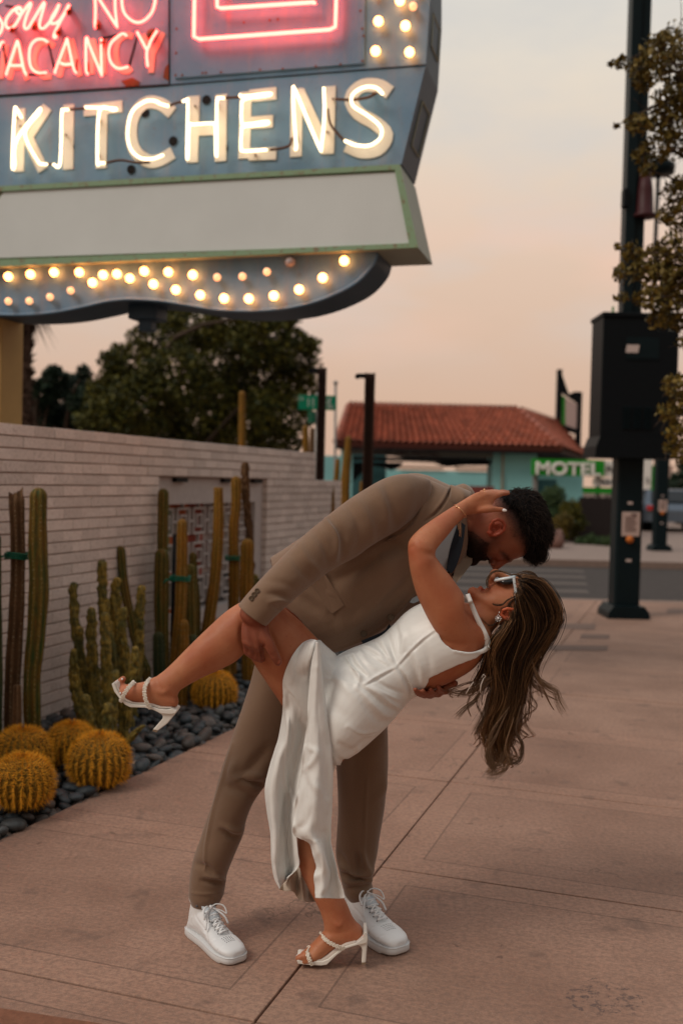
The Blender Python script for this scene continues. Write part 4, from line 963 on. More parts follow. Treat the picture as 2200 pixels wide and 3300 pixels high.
fbox('column', 1588, 1446, 1722, 1740, y0+.03, 1.2, MATS['turquoise'], z0=0)
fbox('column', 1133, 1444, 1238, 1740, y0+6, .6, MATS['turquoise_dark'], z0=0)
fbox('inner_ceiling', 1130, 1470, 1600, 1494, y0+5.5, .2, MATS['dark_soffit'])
fbox('side_wall', 1722, 1500, 1872, 1740, y0+.25, .3, MATS['turquoise'], z0=0)
mb = MB(); ya = y0+.24
def pk0(u, v): r_ = ray(u, v); return CAM+r_*(ya/r_[1])
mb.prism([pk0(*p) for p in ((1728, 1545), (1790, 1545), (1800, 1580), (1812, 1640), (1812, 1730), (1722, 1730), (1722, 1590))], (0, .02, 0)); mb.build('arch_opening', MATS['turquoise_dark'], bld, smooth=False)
mb = MB(); q = P(1615, 1500, y0); mb.box(q[0], q[0]+.06, y0-.05, y0+.02, 0, ez-.1); mb.build('drain_pipe', simple('pipe_tan', (.32, .26, .18), .6), bld, smooth=False)
txa, txb = P(1172, 1472, y0-.02), P(1480, 1472, y0-.02)
text('fascia_lettering', 'TRAVELERS MOTEL', MATS['dark_red'], (txa[0], y0-.03, P(1300, 1471, y0)[2]), XA, ZA_, .24, .01, bld, sx=1.18)
# inner arch scallops
mb = MB(); ya = y0+.65
def pk(u, v): r_ = ray(u, v); return CAM+r_*(ya/r_[1])
mb.prism([pk(*p) for p in ((1130, 1490), (1590, 1490), (1590, 1500), (1500, 1500), (1440, 1505), (1400, 1492), (1300, 1490), (1285, 1508), (1262, 1516), (1240, 1508), (1190, 1500), (1130, 1560))], (0, .3, 0)); mb.build('arch_trim', MATS['dark_soffit'], bld, smooth=False)
# low wall and coping seen through the porch
lw = empty('courtyard_wall', 'low turquoise wall with pale tile coping seen through the porch', 'wall')
fbox('wall_face', 1238, 1512, 1640, 1740, 47, .3, MATS['turquoise'], lw, z0=0)
mb = MB(); yy = 46.95
r_ = ray(1290, 1512); za = (CAM+r_*(47/r_[1]))[2]
for k in range(26):
    x = P(1290+k*12, 1500, 47)[0]
    if 11 < k < 15: continue
    mb.tube([(x, 46.9, za+.1), (x, 47.4, za+.13)], .085, 8)
mb.build('coping', MATS['coping_tile'], lw, smooth=False)
for u0, u1 in ((1505, 1560), (1600, 1660)): pass
simple('bench_red', (.20, .05, .04), .7, var=.2)
for k, (u0, u1, lb_) in enumerate(((1450, 1508, 'left low dark red patio bench behind the bent back'), (1512, 1590, 'right low dark red patio bench behind the bent back'))):
    r = empty('patio_bench', lb_, 'bench', 'dark red patio benches'); fbox('backrest', u0, 1566, u1, 1640, 30.2, .08, MATS['bench_red'], r, z0=.4); fbox('seat', u0, 1650, u1, 1656, 29.7, .5, MATS['bench_red'], r); 
    xa, xb = P(u0, 1600, 30)[0], P(u1, 1600, 30)[0]
    for xx in (xa+.05, xb-.1):
        mb = MB(); mb.box(xx, xx+.05, 29.75, 29.8, 0, .5); mb.build('leg', MATS['bench_red'], r, smooth=False)
# turquoise wall left
o = fbox('far_turquoise_wall', 1040, 1468, 1096, 1740, 36, .3, MATS['turquoise'], None, z0=0); tag(o, 'short piece of turquoise wall between steel post and porch', 'wall')
# MOTEL sign
ms = empty('motel_sign', 'green sign with white MOTEL letters under the roof corner', 'sign')
ym = 30.5; fbox('sign_board', 1716, 1478, 1945, 1536, ym, .25, MATS['sign_bright_green'], ms)
r_ = ray(1726, 1528); p_ = CAM+r_*(ym/r_[1])
tt = text('sign_lettering', 'MOTEL', MATS['white_paint'], (p_[0], ym-.02, p_[2]), XA, ZA_, .52, .03, ms, sx=.98)
r_ = ray(1932, 1528); xw = (CAM+r_*(ym/r_[1]))[0]; V = getV(tt.data); w_ = V[:, 0].max()-V[:, 0].min(); V[:, 0] = p_[0]+(V[:, 0]-V[:, 0].min())*(xw-p_[0])/w_; setV(tt.data, V)
md = tt.modifiers.new('b', 'SOLIDIFY'); md.thickness = .05; md.offset = 0
for q in (1730, 1935):
    mb = MB(); x = P(q, 1500, ym)[0]; mb.box(x-.06, x+.06, ym+.25, ym+.4, 0, zat(q, 1490, ym)); mb.build('sign_leg', MATS['grey_metal'], ms, smooth=False)
# reader boards next to it
rb = empty('reader_board', 'white letter board over green panel right of the MOTEL sign', 'sign')
fbox('white_board', 1946, 1484, 1998, 1538, ym+.1, .2, MATS['white_paint'], rb); fbox('white_board', 1914, 1540, 1998, 1568, ym+.1, .2, MATS['white_paint'], rb)
fbox('green_board', 1880, 1570, 2000, 1592, ym+.1, .2, MATS['sign_bright_green'], rb); fbox('white_board', 2064, 1478, 2098, 1576, ym+.1, .2, MATS['white_paint'], rb); fbox('green_board', 2098, 1500, 2110, 1580, ym+.1, .2, MATS['sign_bright_green'], rb)
fbox('green_board', 1998, 1478, 2064, 1592, ym+.12, .2, MATS['sign_bright_green'], rb)
simple('print_dark', (.03, .03, .035), .6, var=0)
for s_, u, v, sz in (('AIR', 1950, 1520, .3), ('TRAVEL', 1918, 1562, .24)):
    r_ = ray(u, v); p_ = CAM+r_*((ym+.1)/r_[1]); text('board_lettering', s_, MATS['print_dark'], (p_[0], ym+.08, p_[2]), XA, ZA_, sz, .02, rb, sx=.95)
r_ = ray(2078, 1556); p_ = CAM+r_*((ym+.1)/r_[1]); text('board_lettering', 'S', MATS['print_dark'], (p_[0], ym+.08, p_[2]), XA, ZA_, .22, .02, rb)
for q in (1990, 2070):
    mb = MB(); x = P(q, 1500, ym)[0]; mb.box(x-.05, x+.05, ym+.3, ym+.4, 0, zat(q, 1500, ym)); mb.build('sign_leg', MATS['grey_metal'], rb, smooth=False)
# pylon sign beyond the roof
py = empty('pylon_sign', 'dark framed pylon sign with a green edged pale panel above the roof corner', 'sign')
simple('panel_pinkish', (.50, .38, .36), .5, var=.1)
yp = 40.0
def pq(u, v, y=yp): r_ = ray(u, v); return CAM+r_*(y/r_[1])
mb = MB()
for u, vt in ((1804, 1190), (1868, 1264)):
    t_ = pq(u, vt); mb.box(t_[0]-.09, t_[0]+.09, yp, yp+.25, 0, t_[2])
mb.build('pylon_leg', MATS['black_metal'], py, smooth=False)
mb = MB(); mb.prism([pq(*p, yp+.02) for p in ((1808, 1200), (1832, 1270), (1850, 1262), (1870, 1262), (1870, 1304), (1808, 1262))], (0, .3, 0)); mb.build('pylon_frame', MATS['black_metal'], py, smooth=False); mb = MB(); mb.prism([pq(*p, yp+.02) for p in ((1808, 1366), (1870, 1388), (1870, 1402), (1808, 1382))], (0, .3, 0)); mb.build('pylon_frame', MATS['black_metal'], py, smooth=False)
mb = MB(); mb.prism([pq(*p, yp+.05) for p in ((1809, 1272), (1820, 1280), (1820, 1372), (1809, 1366))], (0, .2, 0)); mb.build('pylon_edge', MATS['sign_bright_green'], py, smooth=False)
mb = MB(); mb.prism([pq(*p, yp+.05) for p in ((1820, 1280), (1867, 1308), (1867, 1386), (1820, 1370))], (0, .2, 0)); mb.build('pylon_panel', MATS['panel_pinkish'], py, smooth=False)
# gate, rock, traffic light, shop signs, cars
simple('gate_brown', (.022, .016, .016), .8, var=.3)
gt = empty('wooden_gate', 'dark brown slatted gate beside the shrubs under the MOTEL sign', 'gate')
yg = 27.5
for k in range(10):
    x0_, x1_ = P(1862+k*12, 1700, yg)[0], P(1873+k*12, 1700, yg)[0]; mb = MB(); mb.box(x0_, x1_, yg, yg+.04, .02, 1.16+(.02*(k % 2))); mb.build('gate_board', MATS['gate_brown'], gt, smooth=False)
mb = MB(); mb.box(P(1858, 1700, yg)[0], P(1982, 1700, yg)[0], yg+.045, yg+.09, .3, .4); mb.box(P(1858, 1700, yg)[0], P(1982, 1700, yg)[0], yg+.045, yg+.09, .95, 1.05); mb.build('gate_rail', MATS['gate_brown'], gt, smooth=False)
simple('boulder', (.20, .11, .09), .9, var=.3, scale=4, bstr=.4)
mb = MB(); c = G(1785, 1768); V = IV*(.34, .3, .25)+np.array([mnoise.noise(Vector(v*1.7)) for v in IV])[:, None]*IV*.12; mb.add(V+(c[0], c[1]+.3, .17), IF); o = mb.build('boulder', MATS['boulder']); tag(o, 'rounded pinkish boulder by the kerb across the street', 'rock')
simple('signal_red', (1, .2, .1), .4, var=0, emit=(1, .16, .05), es=7)
tl = empty('traffic_light', 'traffic signal glowing orange red down the street', 'traffic light')
yt = 52.0; q = pq(2078, 1641, yt); mb = MB(); mb.lathe((q[0], q[1]-.16, q[2]), [(.14, 0), (.15, -.02), (.05, -.05)], 18, ax=(0, 1, 0)); mb.build('lamp_lens', MATS['signal_red'], tl)
mb = MB(); mb.bbox((q[0], q[1]+.05, q[2]-.3), XA*.2, YA*.14, ZA_*.55, .03); mb.build('signal_housing', MATS['black_metal'], tl, smooth=False)
mb = MB(); mb.tube([(q[0], q[1]+.1, 0), (q[0], q[1]+.1, q[2]-.5)], .06, 8); mb.build('signal_post', MATS['black_metal'], tl)
for u0, v0, u1, v1, col, lb_, y in ((2102, 1588, 2116, 1655, (.5, .15, .02), 'tall narrow orange shop sign down the street', 55), (2066, 1580, 2098, 1650, (.22, .12, .11), 'dull reddish shop board behind the traffic signal', 58), (2146, 1500, 2165, 1588, (.5, .36, .30), 'pale pink board right of the far dark pole', 50), (2146, 1612, 2170, 1640, (.5, .28, .08), 'small orange board behind the far pole', 60), (1972, 1602, 1984, 1632, (.45, .26, .04), 'small yellow board left of the big pole', 33)):
    nm = 'shop_board'; mt = simple('board_%d' % u0, col, .5, var=.1); r = empty(nm, lb_, 'shop board'); fbox('board', u0, v0, u1, v1, y, .15, mt, r)
    p_ = pq((u0+u1)/2, v1, y); mb = MB(); mb.box(p_[0]-.05, p_[0]+.05, y+.16, y+.25, 0, p_[2]+.1); mb.build('board_post', MATS['grey_metal'], r, smooth=False)
def car(x, y, rz, col, label, L_=4.4):
    r = empty('parked_car', label, 'car', 'cars down the street'); c, s_ = math.cos(rz), math.sin(rz); X = np.array([c, s_, 0]); Y = np.array([-s_, c, 0]); O = np.array([x, y, 0])
    def W(a_, b_, z): return O+X*a_+Y*b_+ZA_*z
    prof = [(-2.2, .35), (-2.2, .75), (-2.0, .95), (-1.6, 1.0), (-1.1, 1.40), (.4, 1.44), (1.1, 1.0), (2.0, .88), (2.2, .62), (2.2, .35)]
    mb = MB(); n = len(prof); ys = [(-.86, 1), (-.90, .97), (.90, .97), (.86, 1)]
    V = []
    for b_, k in ys:
        for a_, z in prof: nar = .82 if z > 1.1 else 1; V.append(W(a_*k, b_*nar, z*k if z < 1.1 else z))
    F = [(i*n+j, i*n+(j+1) % n, (i+1)*n+(j+1) % n, (i+1)*n+j) for i in range(3) for j in range(n)]+[tuple(range(n)), tuple(3*n+j for j in range(n))[::-1]]
    mb.add(V, F); mb.build('body', simple('car_paint_%d' % int(x*10), col, .3, metal=.3, var=0, coat=.5), r, smooth=False)
    mb = MB()
    for sd in (-1, 1): mb.prism([W(a_, sd*.80, z) for a_, z in ((-1.35, 1.02), (-1.0, 1.34), (.35, 1.37), (.95, 1.02))], Y*sd*.03)
    mb.prism([W(-1.62, -.66, 1.02), W(-1.62, .66, 1.02), W(-1.17, .62, 1.37), W(-1.17, -.62, 1.37)], X*-.02); mb.prism([W(1.14, -.66, 1.02), W(1.14, .66, 1.02), W(.52, .62, 1.40), W(.52, -.62, 1.40)], X*.03)
    mb.build('window', MATS['glass_dark'], r, smooth=False)
    for a_ in (-1.35, 1.35):
        for sd in (-1, 1):
            mb = MB(); mb.lathe(W(a_, sd*.70, .32), [(.32, 0), (.32, .2), (.2, .21)], 20, ax=Y*sd); mb.build('wheel', MATS['black_metal'], r)
    for sd in (-1, 1):
        mb = MB(); mb.bbox(W(-2.19, sd*.65, .80), X*.03, Y*.18, ZA_*.08, .01); mb.build('tail_light', simple('tail_red', (.45, .03, .03), .3, var=0), r, smooth=False)
c = G(2172, 1712); car(c[0], c[1]+1, R(78), (.10, .13, .17), 'silver blue car with a red tail strip beyond the far pole')
c = G(2085, 1712); car(c[0], c[1]+2, R(80), (.03, .03, .04), 'dark car behind the big pole')
# ================================================================ trees
def leafmat(name, c1, c2, rough=.6):
    m, nt, b = nodes(name); a = nn(nt, 'ShaderNodeVertexColor', layer_name='Col'); sep = nt.nodes.new('ShaderNodeSeparateColor'); L(nt, a.outputs[0], sep.inputs[0])
    L(nt, mixc(nt, sep.outputs[0], c1, c2), b.inputs['Base Color']); b.inputs['Roughness'].default_value = rough; b.inputs['Specular IOR Level'].default_value = .2; return m
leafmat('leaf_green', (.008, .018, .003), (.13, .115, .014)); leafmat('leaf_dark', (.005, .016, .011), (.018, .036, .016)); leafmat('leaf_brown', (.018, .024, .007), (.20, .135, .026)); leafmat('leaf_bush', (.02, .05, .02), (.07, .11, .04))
simple('bark', (.07, .048, .035), .9, var=.4, scale=6, bstr=.5, bdist=.02); simple('palm_bark', (.085, .05, .035), .95, var=.5, scale=8, bstr=.6, bdist=.03)
def leaves(mb, blobs, n, size, seed=1, hang=0):
    q = np.random.default_rng(seed); vol = np.array([b_[1]**2 for b_ in blobs]); pr = vol/vol.sum()
    idx = q.choice(len(blobs), n, p=pr)
    for i in idx:
        c, r, sq_ = blobs[i][0], blobs[i][1], blobs[i][2]
        d_ = q.normal(0, 1, 3); d_ /= np.linalg.norm(d_); rad = r*q.uniform(.25, 1)**.5*(1+.22*math.sin(d_[0]*7+i)*math.cos(d_[2]*6+i)); p = c+d_*rad*np.array([1, 1, sq_])
        a_ = q.normal(0, 1, 3); a_ /= np.linalg.norm(a_); b_ = np.cross(a_, q.normal(0, 1, 3)); b_ /= np.linalg.norm(b_)+1e-6; s_ = size*q.uniform(.6, 1.3)
        t = float(np.clip(q.normal(.5, .3)+(.15 if i % 3 == 0 else -.1), 0, 1))
        mb.add([p-a_*s_, p-b_*s_*.45, p+a_*s_, p+b_*s_*.45], [(0, 1, 2, 3)], col=(t, 0, 0))
def limb(mb, a_, b_, r0, r1, sag=.1, seed=0, n=8):
    q = np.random.default_rng(seed); a_, b_ = np.asarray(a_, float), np.asarray(b_, float); t = np.linspace(0, 1, n)[:, None]; l = np.linalg.norm(b_-a_)
    pts = a_*(1-t)+b_*t+np.sin(np.pi*t)*np.array([q.normal(0, sag), q.normal(0, sag), q.normal(0, sag)])*l; mb.tube(pts, np.linspace(r0, r1, n), 7); return pts
def tree(name, label, cat, base, blobs, n, size, mat, trunk_r, seed=1, group=None, bark='bark', fork=.35):
    r = empty(name, label, cat, group); mb = MB(); base = np.asarray(base, float)
    top = np.mean([b_[0] for b_ in blobs], axis=0); f = base+(top-base)*fork; limb(mb, base-(0, 0, .1), f, trunk_r, trunk_r*.8, .05, seed)
    for i, (c, rr, _) in enumerate(blobs): limb(mb, f, c, trunk_r*.45, trunk_r*.06, .12, seed+i, 9)
    mb.build('trunk', MATS[bark], r); mb = MB(); leaves(mb, blobs, n, size, seed); mb.build('crown', MATS[mat], r, smooth=False, colors=True); return r
def bl(L_, d, spread=0, seed=0):
    q = np.random.default_rng(seed); return [(P(u, v, d+q.uniform(-1, 1)*spread), rp*d/FPX, .85) for u, v, rp in L_]
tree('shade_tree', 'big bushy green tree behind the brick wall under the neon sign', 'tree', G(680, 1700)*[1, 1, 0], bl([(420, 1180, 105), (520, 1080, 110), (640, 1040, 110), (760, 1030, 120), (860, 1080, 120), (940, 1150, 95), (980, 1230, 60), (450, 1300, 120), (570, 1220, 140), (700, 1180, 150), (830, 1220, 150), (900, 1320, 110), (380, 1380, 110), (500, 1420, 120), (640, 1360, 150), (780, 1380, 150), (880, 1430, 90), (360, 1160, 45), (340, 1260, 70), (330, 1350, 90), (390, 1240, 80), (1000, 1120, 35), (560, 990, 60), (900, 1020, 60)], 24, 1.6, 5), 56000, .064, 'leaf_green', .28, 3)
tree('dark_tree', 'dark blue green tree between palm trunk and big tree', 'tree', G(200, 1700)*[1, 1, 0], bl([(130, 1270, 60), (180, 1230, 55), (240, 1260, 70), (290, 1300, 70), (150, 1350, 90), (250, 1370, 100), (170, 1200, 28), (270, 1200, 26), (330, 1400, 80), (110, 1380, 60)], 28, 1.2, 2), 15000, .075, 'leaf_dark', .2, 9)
# palm
pr_ = empty('palm_tree', 'shaggy brown palm trunk with hanging dead fronds by the yellow post', 'palm'); d = 17
mb = MB(); a_, c_ = P(76, 1500, d), P(84, 900, d); t = np.linspace(0, 1, 60); q = np.random.default_rng(4)
pts = np.array([a_*(1-x)+c_*x for x in t]); pts[0][2] = 0; mb.tube(pts, .115+.02*np.sin(np.arange(60)*2.1), 12)
for i in range(420):
    x = q.uniform(0, 1); p = a_*(1-x)+c_*x; an = q.uniform(0, 6.28); dr = np.array([math.cos(an), math.sin(an), 0]); mb.tube([p+dr*.10, p+dr*.19+(0, 0, .06)], [.025, .004], 4)
mb.build('trunk', MATS['palm_bark'], pr_)
mb = MB(); h0 = P(86, 985, d)
for i in range(700):
    an = q.uniform(0, 6.28); l = q.uniform(.5, .95); dr = np.array([math.cos(an), math.sin(an), 0]); p = h0+(0, 0, q.uniform(-.1, .5)); e = p+dr*l*q.uniform(.3, .75)+(0, 0, -l*q.uniform(.3, .75)); m_2 = (p+e)/2+(0, 0, .12)
    w = np.array([-dr[1], dr[0], 0])*.012; mb.add([p-w, p+w, m_2+w, m_2-w, e], [(0, 1, 2, 3), (3, 2, 4)])
mb.build('dead_frond', MATS['palm_bark'], pr_, smooth=False)
# foreground street tree at the right edge
rt_ = empty('street_tree', 'small leaved street tree whose branches hang in from the right edge', 'tree'); d = 7.2
mb = MB(); tb = np.array([4.3, 8.2, 0]); limb(mb, tb-(0, 0, .1), tb+(0, .1, 2.2), .12, .10, .03, 2)
cl = [(2085, 215, 62, -.2), (2130, 160, 70, 0), (2185, 140, 80, .2), (2070, 260, 38, -.1), (2000, 205, 26, 0), (2180, 250, 60, .1), (2150, 330, 60, 0), (2120, 400, 50, .1), (2185, 400, 70, 0), (2060, 400, 40, -.1), (2040, 395, 30, 0), (2110, 480, 50, 0), (2180, 470, 55, .1), (2070, 500, 34, 0), (2085, 545, 28, 0), (2170, 620, 50, .2), (2150, 690, 40, 0), (2195, 700, 60, .1), (2035, 815, 36, 0), (2000, 880, 32, -.1), (2060, 870, 50, 0), (2110, 830, 55, .1), (2170, 800, 60, 0), (2120, 900, 62, 0), (2180, 880, 70, .1), (2090, 960, 50, -.1), (2150, 970, 60, 0), (2195, 960, 50, 0), (2120, 1030, 40, 0), (2180, 1040, 36, .1), (2000, 960, 22, 0), (2170, 1240, 45, 0), (2195, 1300, 50, .1), (2150, 1330, 40, 0), (2180, 1390, 45, 0), (2160, 1440, 30, 0), (2195, 1460, 36, 0), (1985, 795, 12, 0), (1985, 870, 12, 0), (1965, 205, 12, 0), (1985, 405, 10, 0), (2240, 300, 90, 0), (2260, 600, 90, 0), (2260, 900, 90, 0), (2250, 1300, 80, 0), (2240, 1100, 60, 0)]
nodes_ = [(2300, 250), (2310, 560), (2310, 900), (2300, 1280)]; mb2 = MB(); q = np.random.default_rng(8)
hub = [P(u, v, d+.2) for u, v in nodes_]
for i, h in enumerate(hub): limb(mb, tb+(0, .1, 2.2) if i < 3 else tb+(0, 0, 1.6), h, .06, .03, .06, i)
for i, (u, v, rp, dd_) in enumerate(cl):
    c = P(u, v, d+dd_); j = int(np.argmin([abs(v-n_[1])+abs(u-n_[0])*.3 for n_ in nodes_])); limb(mb, hub[j], c, .016, .003, .1, i)
    r = rp*d/FPX
    for _ in range(max(3, int(rp/6))): limb(mb, c, c+q.normal(0, 1, 3)*r*.6, .004, .0015, .1, i)
    leaves(mb2, [(c, r, .9)], int(rp*rp*.055)+8, .027, i)
mb.build('trunk', MATS['bark'], rt_); mb2.build('crown', MATS['leaf_brown'], rt_, smooth=False, colors=True)
# shrubs across the street
def shrub(label, L_, d, n, size, mat, seed, group='shrubs in front of the motel', name='shrub', cat='shrub'):
    r = empty(name, label, cat, group); blobs = bl(L_, d, .3, seed); b0 = np.mean([b_[0] for b_ in blobs], axis=0); b0[2] = 0; mb = MB()
    for i, b_ in enumerate(blobs): limb(mb, b0, b_[0], .03, .008, .1, i)
    mb.build('stem', MATS['bark'], r); mb = MB(); leaves(mb, blobs, n, size, seed); mb.build('foliage', MATS[mat], r, smooth=False, colors=True)
shrub('light green round bush under the M of MOTEL', [(1780, 1600, 42), (1770, 1640, 44), (1795, 1660, 40)], 28, 5000, .04, 'leaf_bush', 1)
shrub('dark olive bush left of the wooden gate', [(1835, 1640, 36), (1850, 1680, 40), (1830, 1715, 36)], 27, 4500, .04, 'leaf_green', 2)
shrub('brownish desert bush above the boulder', [(1790, 1700, 40), (1815, 1680, 34), (1770, 1700, 30)], 26.5, 4000, .035, 'leaf_brown', 3)
shrub('low green ground bush in front of the wooden gate', [(1900, 1742, 26), (1935, 1748, 24), (1870, 1748, 20), (1960, 1745, 22)], 25.5, 4000, .03, 'leaf_bush', 4)
shrub('dark bush between big pole and far pole', [(2085, 1690, 22), (2060, 1680, 25), (2100, 1680, 18)], 36, 2500, .045, 'leaf_dark', 5)
tree('far_tree', 'dark tree at the right edge beyond the far pole', 'tree', [P(2190, 1600, 42)[0], 42, 0], bl([(2195, 1560, 50), (2210, 1620, 50), (2180, 1610, 30), (2240, 1500, 60)], 42, 1, 3), 6000, .09, 'leaf_dark', .2, 4)
shrub('mixed dry shrub at the far kerb behind the bent heads', [(1700, 1640, 40), (1660, 1660, 40)], 29, 3500, .045, 'leaf_green', 8)
# distant block down the street
db = empty('distant_building', 'low pale shop row far down the street', 'building'); fbox('wall', 2050, 1600, 2400, 1700, 70, 8, simple('pale_stucco', (.36, .28, .24), .8), db, z0=0)
fbox('parapet', 2046, 1592, 2404, 1600, 69.9, 8.2, MATS['band_grey'], db)
for k in range(6): fbox('window', 2070+k*50, 1640, 2100+k*50, 1690, 69.94, .05, MATS['glass_dark'], db)
# ================================================================ sky and light
w = bpy.data.worlds.new('World'); SC.world = w; w.use_nodes = True; nt = w.node_tree; bg = nt.nodes['Background']
tcn = nt.nodes.new('ShaderNodeTexCoord').outputs['Generated']; sx = nt.nodes.new('ShaderNodeSeparateXYZ'); L(nt, tcn, sx.inputs[0])
el = math_(nt, 'MULTIPLY_ADD', sx.outputs[2], 1.0, 0.0)
grad = ramp(nt, el, [(0.0, (.67, .44, .32)), (.10, (.70, .48, .36)), (.20, (.77, .56, .43)), (.32, (.82, .69, .56)), (.46, (.83, .79, .69)), (.60, (.86, .86, .84)), (1.0, (1.0, 1.0, 1.0))])
cn = nn(nt, 'ShaderNodeTexNoise', Scale=3.0, Detail=5, Roughness=.55); mpn = nt.nodes.new('ShaderNodeMapping'); mpn.inputs['Scale'].default_value = (1, 1, 2.6); mpn.inputs['Rotation'].default_value = (0, .3, 0); L(nt, tcn, mpn.inputs[0]); L(nt, mpn.outputs[0], cn.inputs['Vector'])
cl_ = ramp(nt, cn.outputs['Fac'], [(.42, 0), (.62, 1)])
up_ = ramp(nt, el, [(.08, 0), (.22, 1)])
cloud = mixc(nt, math_(nt, 'MULTIPLY', math_(nt, 'MULTIPLY', cl_, up_), .62), grad, (.64, .63, .62))
cn2 = nn(nt, 'ShaderNodeTexNoise', Scale=2.1, Detail=4); mp2 = nt.nodes.new('ShaderNodeMapping'); mp2.inputs['Scale'].default_value = (1, 1, 3); mp2.inputs['Location'].default_value = (3, 1, 0); L(nt, tcn, mp2.inputs[0]); L(nt, mp2.outputs[0], cn2.inputs['Vector'])
cloud = mixc(nt, math_(nt, 'MULTIPLY', math_(nt, 'MULTIPLY', ramp(nt, cn2.outputs['Fac'], [(.5, 0), (.68, 1)]), ramp(nt, el, [(.08, 0), (.2, 1), (.3, 0)])), .85), cloud, (.95, .60, .46))
sky = nt.nodes.new('ShaderNodeTexSky'); sky.sky_type = 'NISHITA'; sky.sun_disc = False; sky.sun_elevation = R(3); sky.sun_rotation = R(200); sky.dust_density = 3
sc_ = nt.nodes.new('ShaderNodeVectorMath'); sc_.operation = 'SCALE'; L(nt, sky.outputs[0], sc_.inputs[0]); sc_.inputs['Scale'].default_value = .012
da_ = nt.nodes.new('ShaderNodeVectorMath'); da_.operation = 'DOT_PRODUCT'; L(nt, tcn, da_.inputs[0]); da_.inputs[1].default_value = (-.6, .8, 0)
az_ = ramp(nt, math_(nt, 'MULTIPLY_ADD', da_.outputs['Value'], .5, .5), [(.12, .42), (.72, 1.0)])
cloud = mixc(nt, 1, cloud, az_, 'MULTIPLY')
fin = nt.nodes.new('ShaderNodeVectorMath'); fin.operation = 'ADD'; L(nt, cloud, fin.inputs[0]); L(nt, sc_.outputs[0], fin.inputs[1])
L(nt, fin.outputs[0], bg.inputs['Color']); bg.inputs['Strength'].default_value = .95
sl = bpy.data.lights.new('sun', 'SUN'); so = bpy.data.objects.new('sun', sl); COL.objects.link(so); sl.energy = 1.35; sl.angle = R(22); sl.color = (1, .88, .76)
dirv = Vector((.58, .36, -.73)); so.rotation_euler = dirv.to_track_quat('-Z', 'Y').to_euler()
SC.view_settings.view_transform = 'Standard'; SC.view_settings.look = 'None'; SC.view_settings.exposure = 0; SC.view_settings.gamma = 1
SC.render.engine = 'CYCLES'; SC.cycles.use_denoising = True; SC.cycles.denoiser = 'OPENIMAGEDENOISE'; SC.cycles.max_bounces = 6; SC.cycles.diffuse_bounces = 3; SC.cycles.glossy_bounces = 3; SC.cycles.sample_clamp_indirect = 4
# ================================================================ materials of the couple
def cloth(name, col, rough, bscale, bstr, sheen=0, spec=.3, wr=0, wscale=7):
    m, nt, b = nodes(name); f = noise_(nt, 5, 3); b.inputs['Base Color'].default_value = (*col, 1)
    L(nt, mixc(nt, f, tuple(c*.9 for c in col), tuple(min(c*1.1, 1) for c in col)), b.inputs['Base Color'])
    b.inputs['Roughness'].default_value = rough; b.inputs['Specular IOR Level'].default_value = spec
    if sheen: b.inputs['Sheen Weight'].default_value = sheen; b.inputs['Sheen Roughness'].default_value = .5
    pr = None
    if wr: pr = bump(nt, b, noise_(nt, wscale, 3, .5), wr, .02)
    bump(nt, b, noise_(nt, bscale, 2), bstr, .0015, prev=pr)
cloth('suit_wool', (.205, .126, .080), .85, 900, .25, .25, .25, .30, 9)
cloth('trouser_wool', (.180, .110, .069), .85, 900, .25, .25, .25, .25, 8)
cloth('satin', (.80, .81, .79), .40, 700, .06, .15, .45, .25, 10)
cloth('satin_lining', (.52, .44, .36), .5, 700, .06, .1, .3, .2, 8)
cloth('shirt_blue', (.42, .50, .56), .8, 700, .2)
cloth('vest_dark', (.012, .017, .026), .8, 700, .2)
simple('leather_white', (.74, .76, .78), .42, var=.05, scale=14, bstr=.12, bdist=.001, bscale=260)
simple('rubber_white', (.66, .67, .68), .55, var=.05, scale=30); simple('lace_white', (.78, .80, .82), .8, var=0)
simple('shoe_hole', (.10, .10, .11), .8, var=0); simple('shoe_fabric', (.55, .62, .68), .85, var=.08, bstr=.2, bscale=400)
simple('sandal_white', (.76, .73, .67), .35, var=.03); simple('sandal_inner', (.66, .60, .54), .5, var=.03); simple('pearl', (.78, .72, .62), .18, var=0, spec=.7, coat=.5)
simple('heel_tip', (.25, .18, .12), .5, var=0); simple('button_brown', (.12, .085, .055), .4, var=.1)
simple('glasses_white', (.72, .80, .84), .3, var=0, coat=.4); simple('lens_black', (.006, .007, .008), .08, var=0, spec=.6)
simple('gold', (.75, .42, .22), .25, metal=1, var=0); simple('crystal', (.85, .85, .85), .08, metal=.6, var=0); simple('nail_white', (.82, .80, .80), .2, var=0, coat=.6)
simple('pearl_pin', (.7, .62, .55), .3, var=0)
def skin(name, base, red):
    m, nt, b = nodes(name); a = nn(nt, 'ShaderNodeVertexColor', layer_name='Col'); f = noise_(nt, 9, 4); g = noise_(nt, 130, 3)
    c = mixc(nt, ramp(nt, f, [(.35, 0), (.65, 1)]), base, red); c = mixc(nt, ramp(nt, g, [(.28, .35), (.36, 0)]), c, tuple(x*.6 for x in red)); c = mixc(nt, 1, c, a.outputs[0], 'MULTIPLY')
    L(nt, c, b.inputs['Base Color']); b.inputs['Roughness'].default_value = .52; b.inputs['Specular IOR Level'].default_value = .3
    b.inputs['Subsurface Weight'].default_value = .12; b.inputs['Subsurface Radius'].default_value = (.9, .3, .15); b.inputs['Subsurface Scale'].default_value = .01
    bump(nt, b, noise_(nt, 230, 4), .3, .0012); L(nt, ramp(nt, noise_(nt, 60, 4), [(.3, .42), (.7, .62)]), b.inputs['Roughness'])
skin('skin_her', (.47, .195, .098), (.38, .120, .056)); skin('skin_him', (.31, .105, .056), (.26, .068, .036))
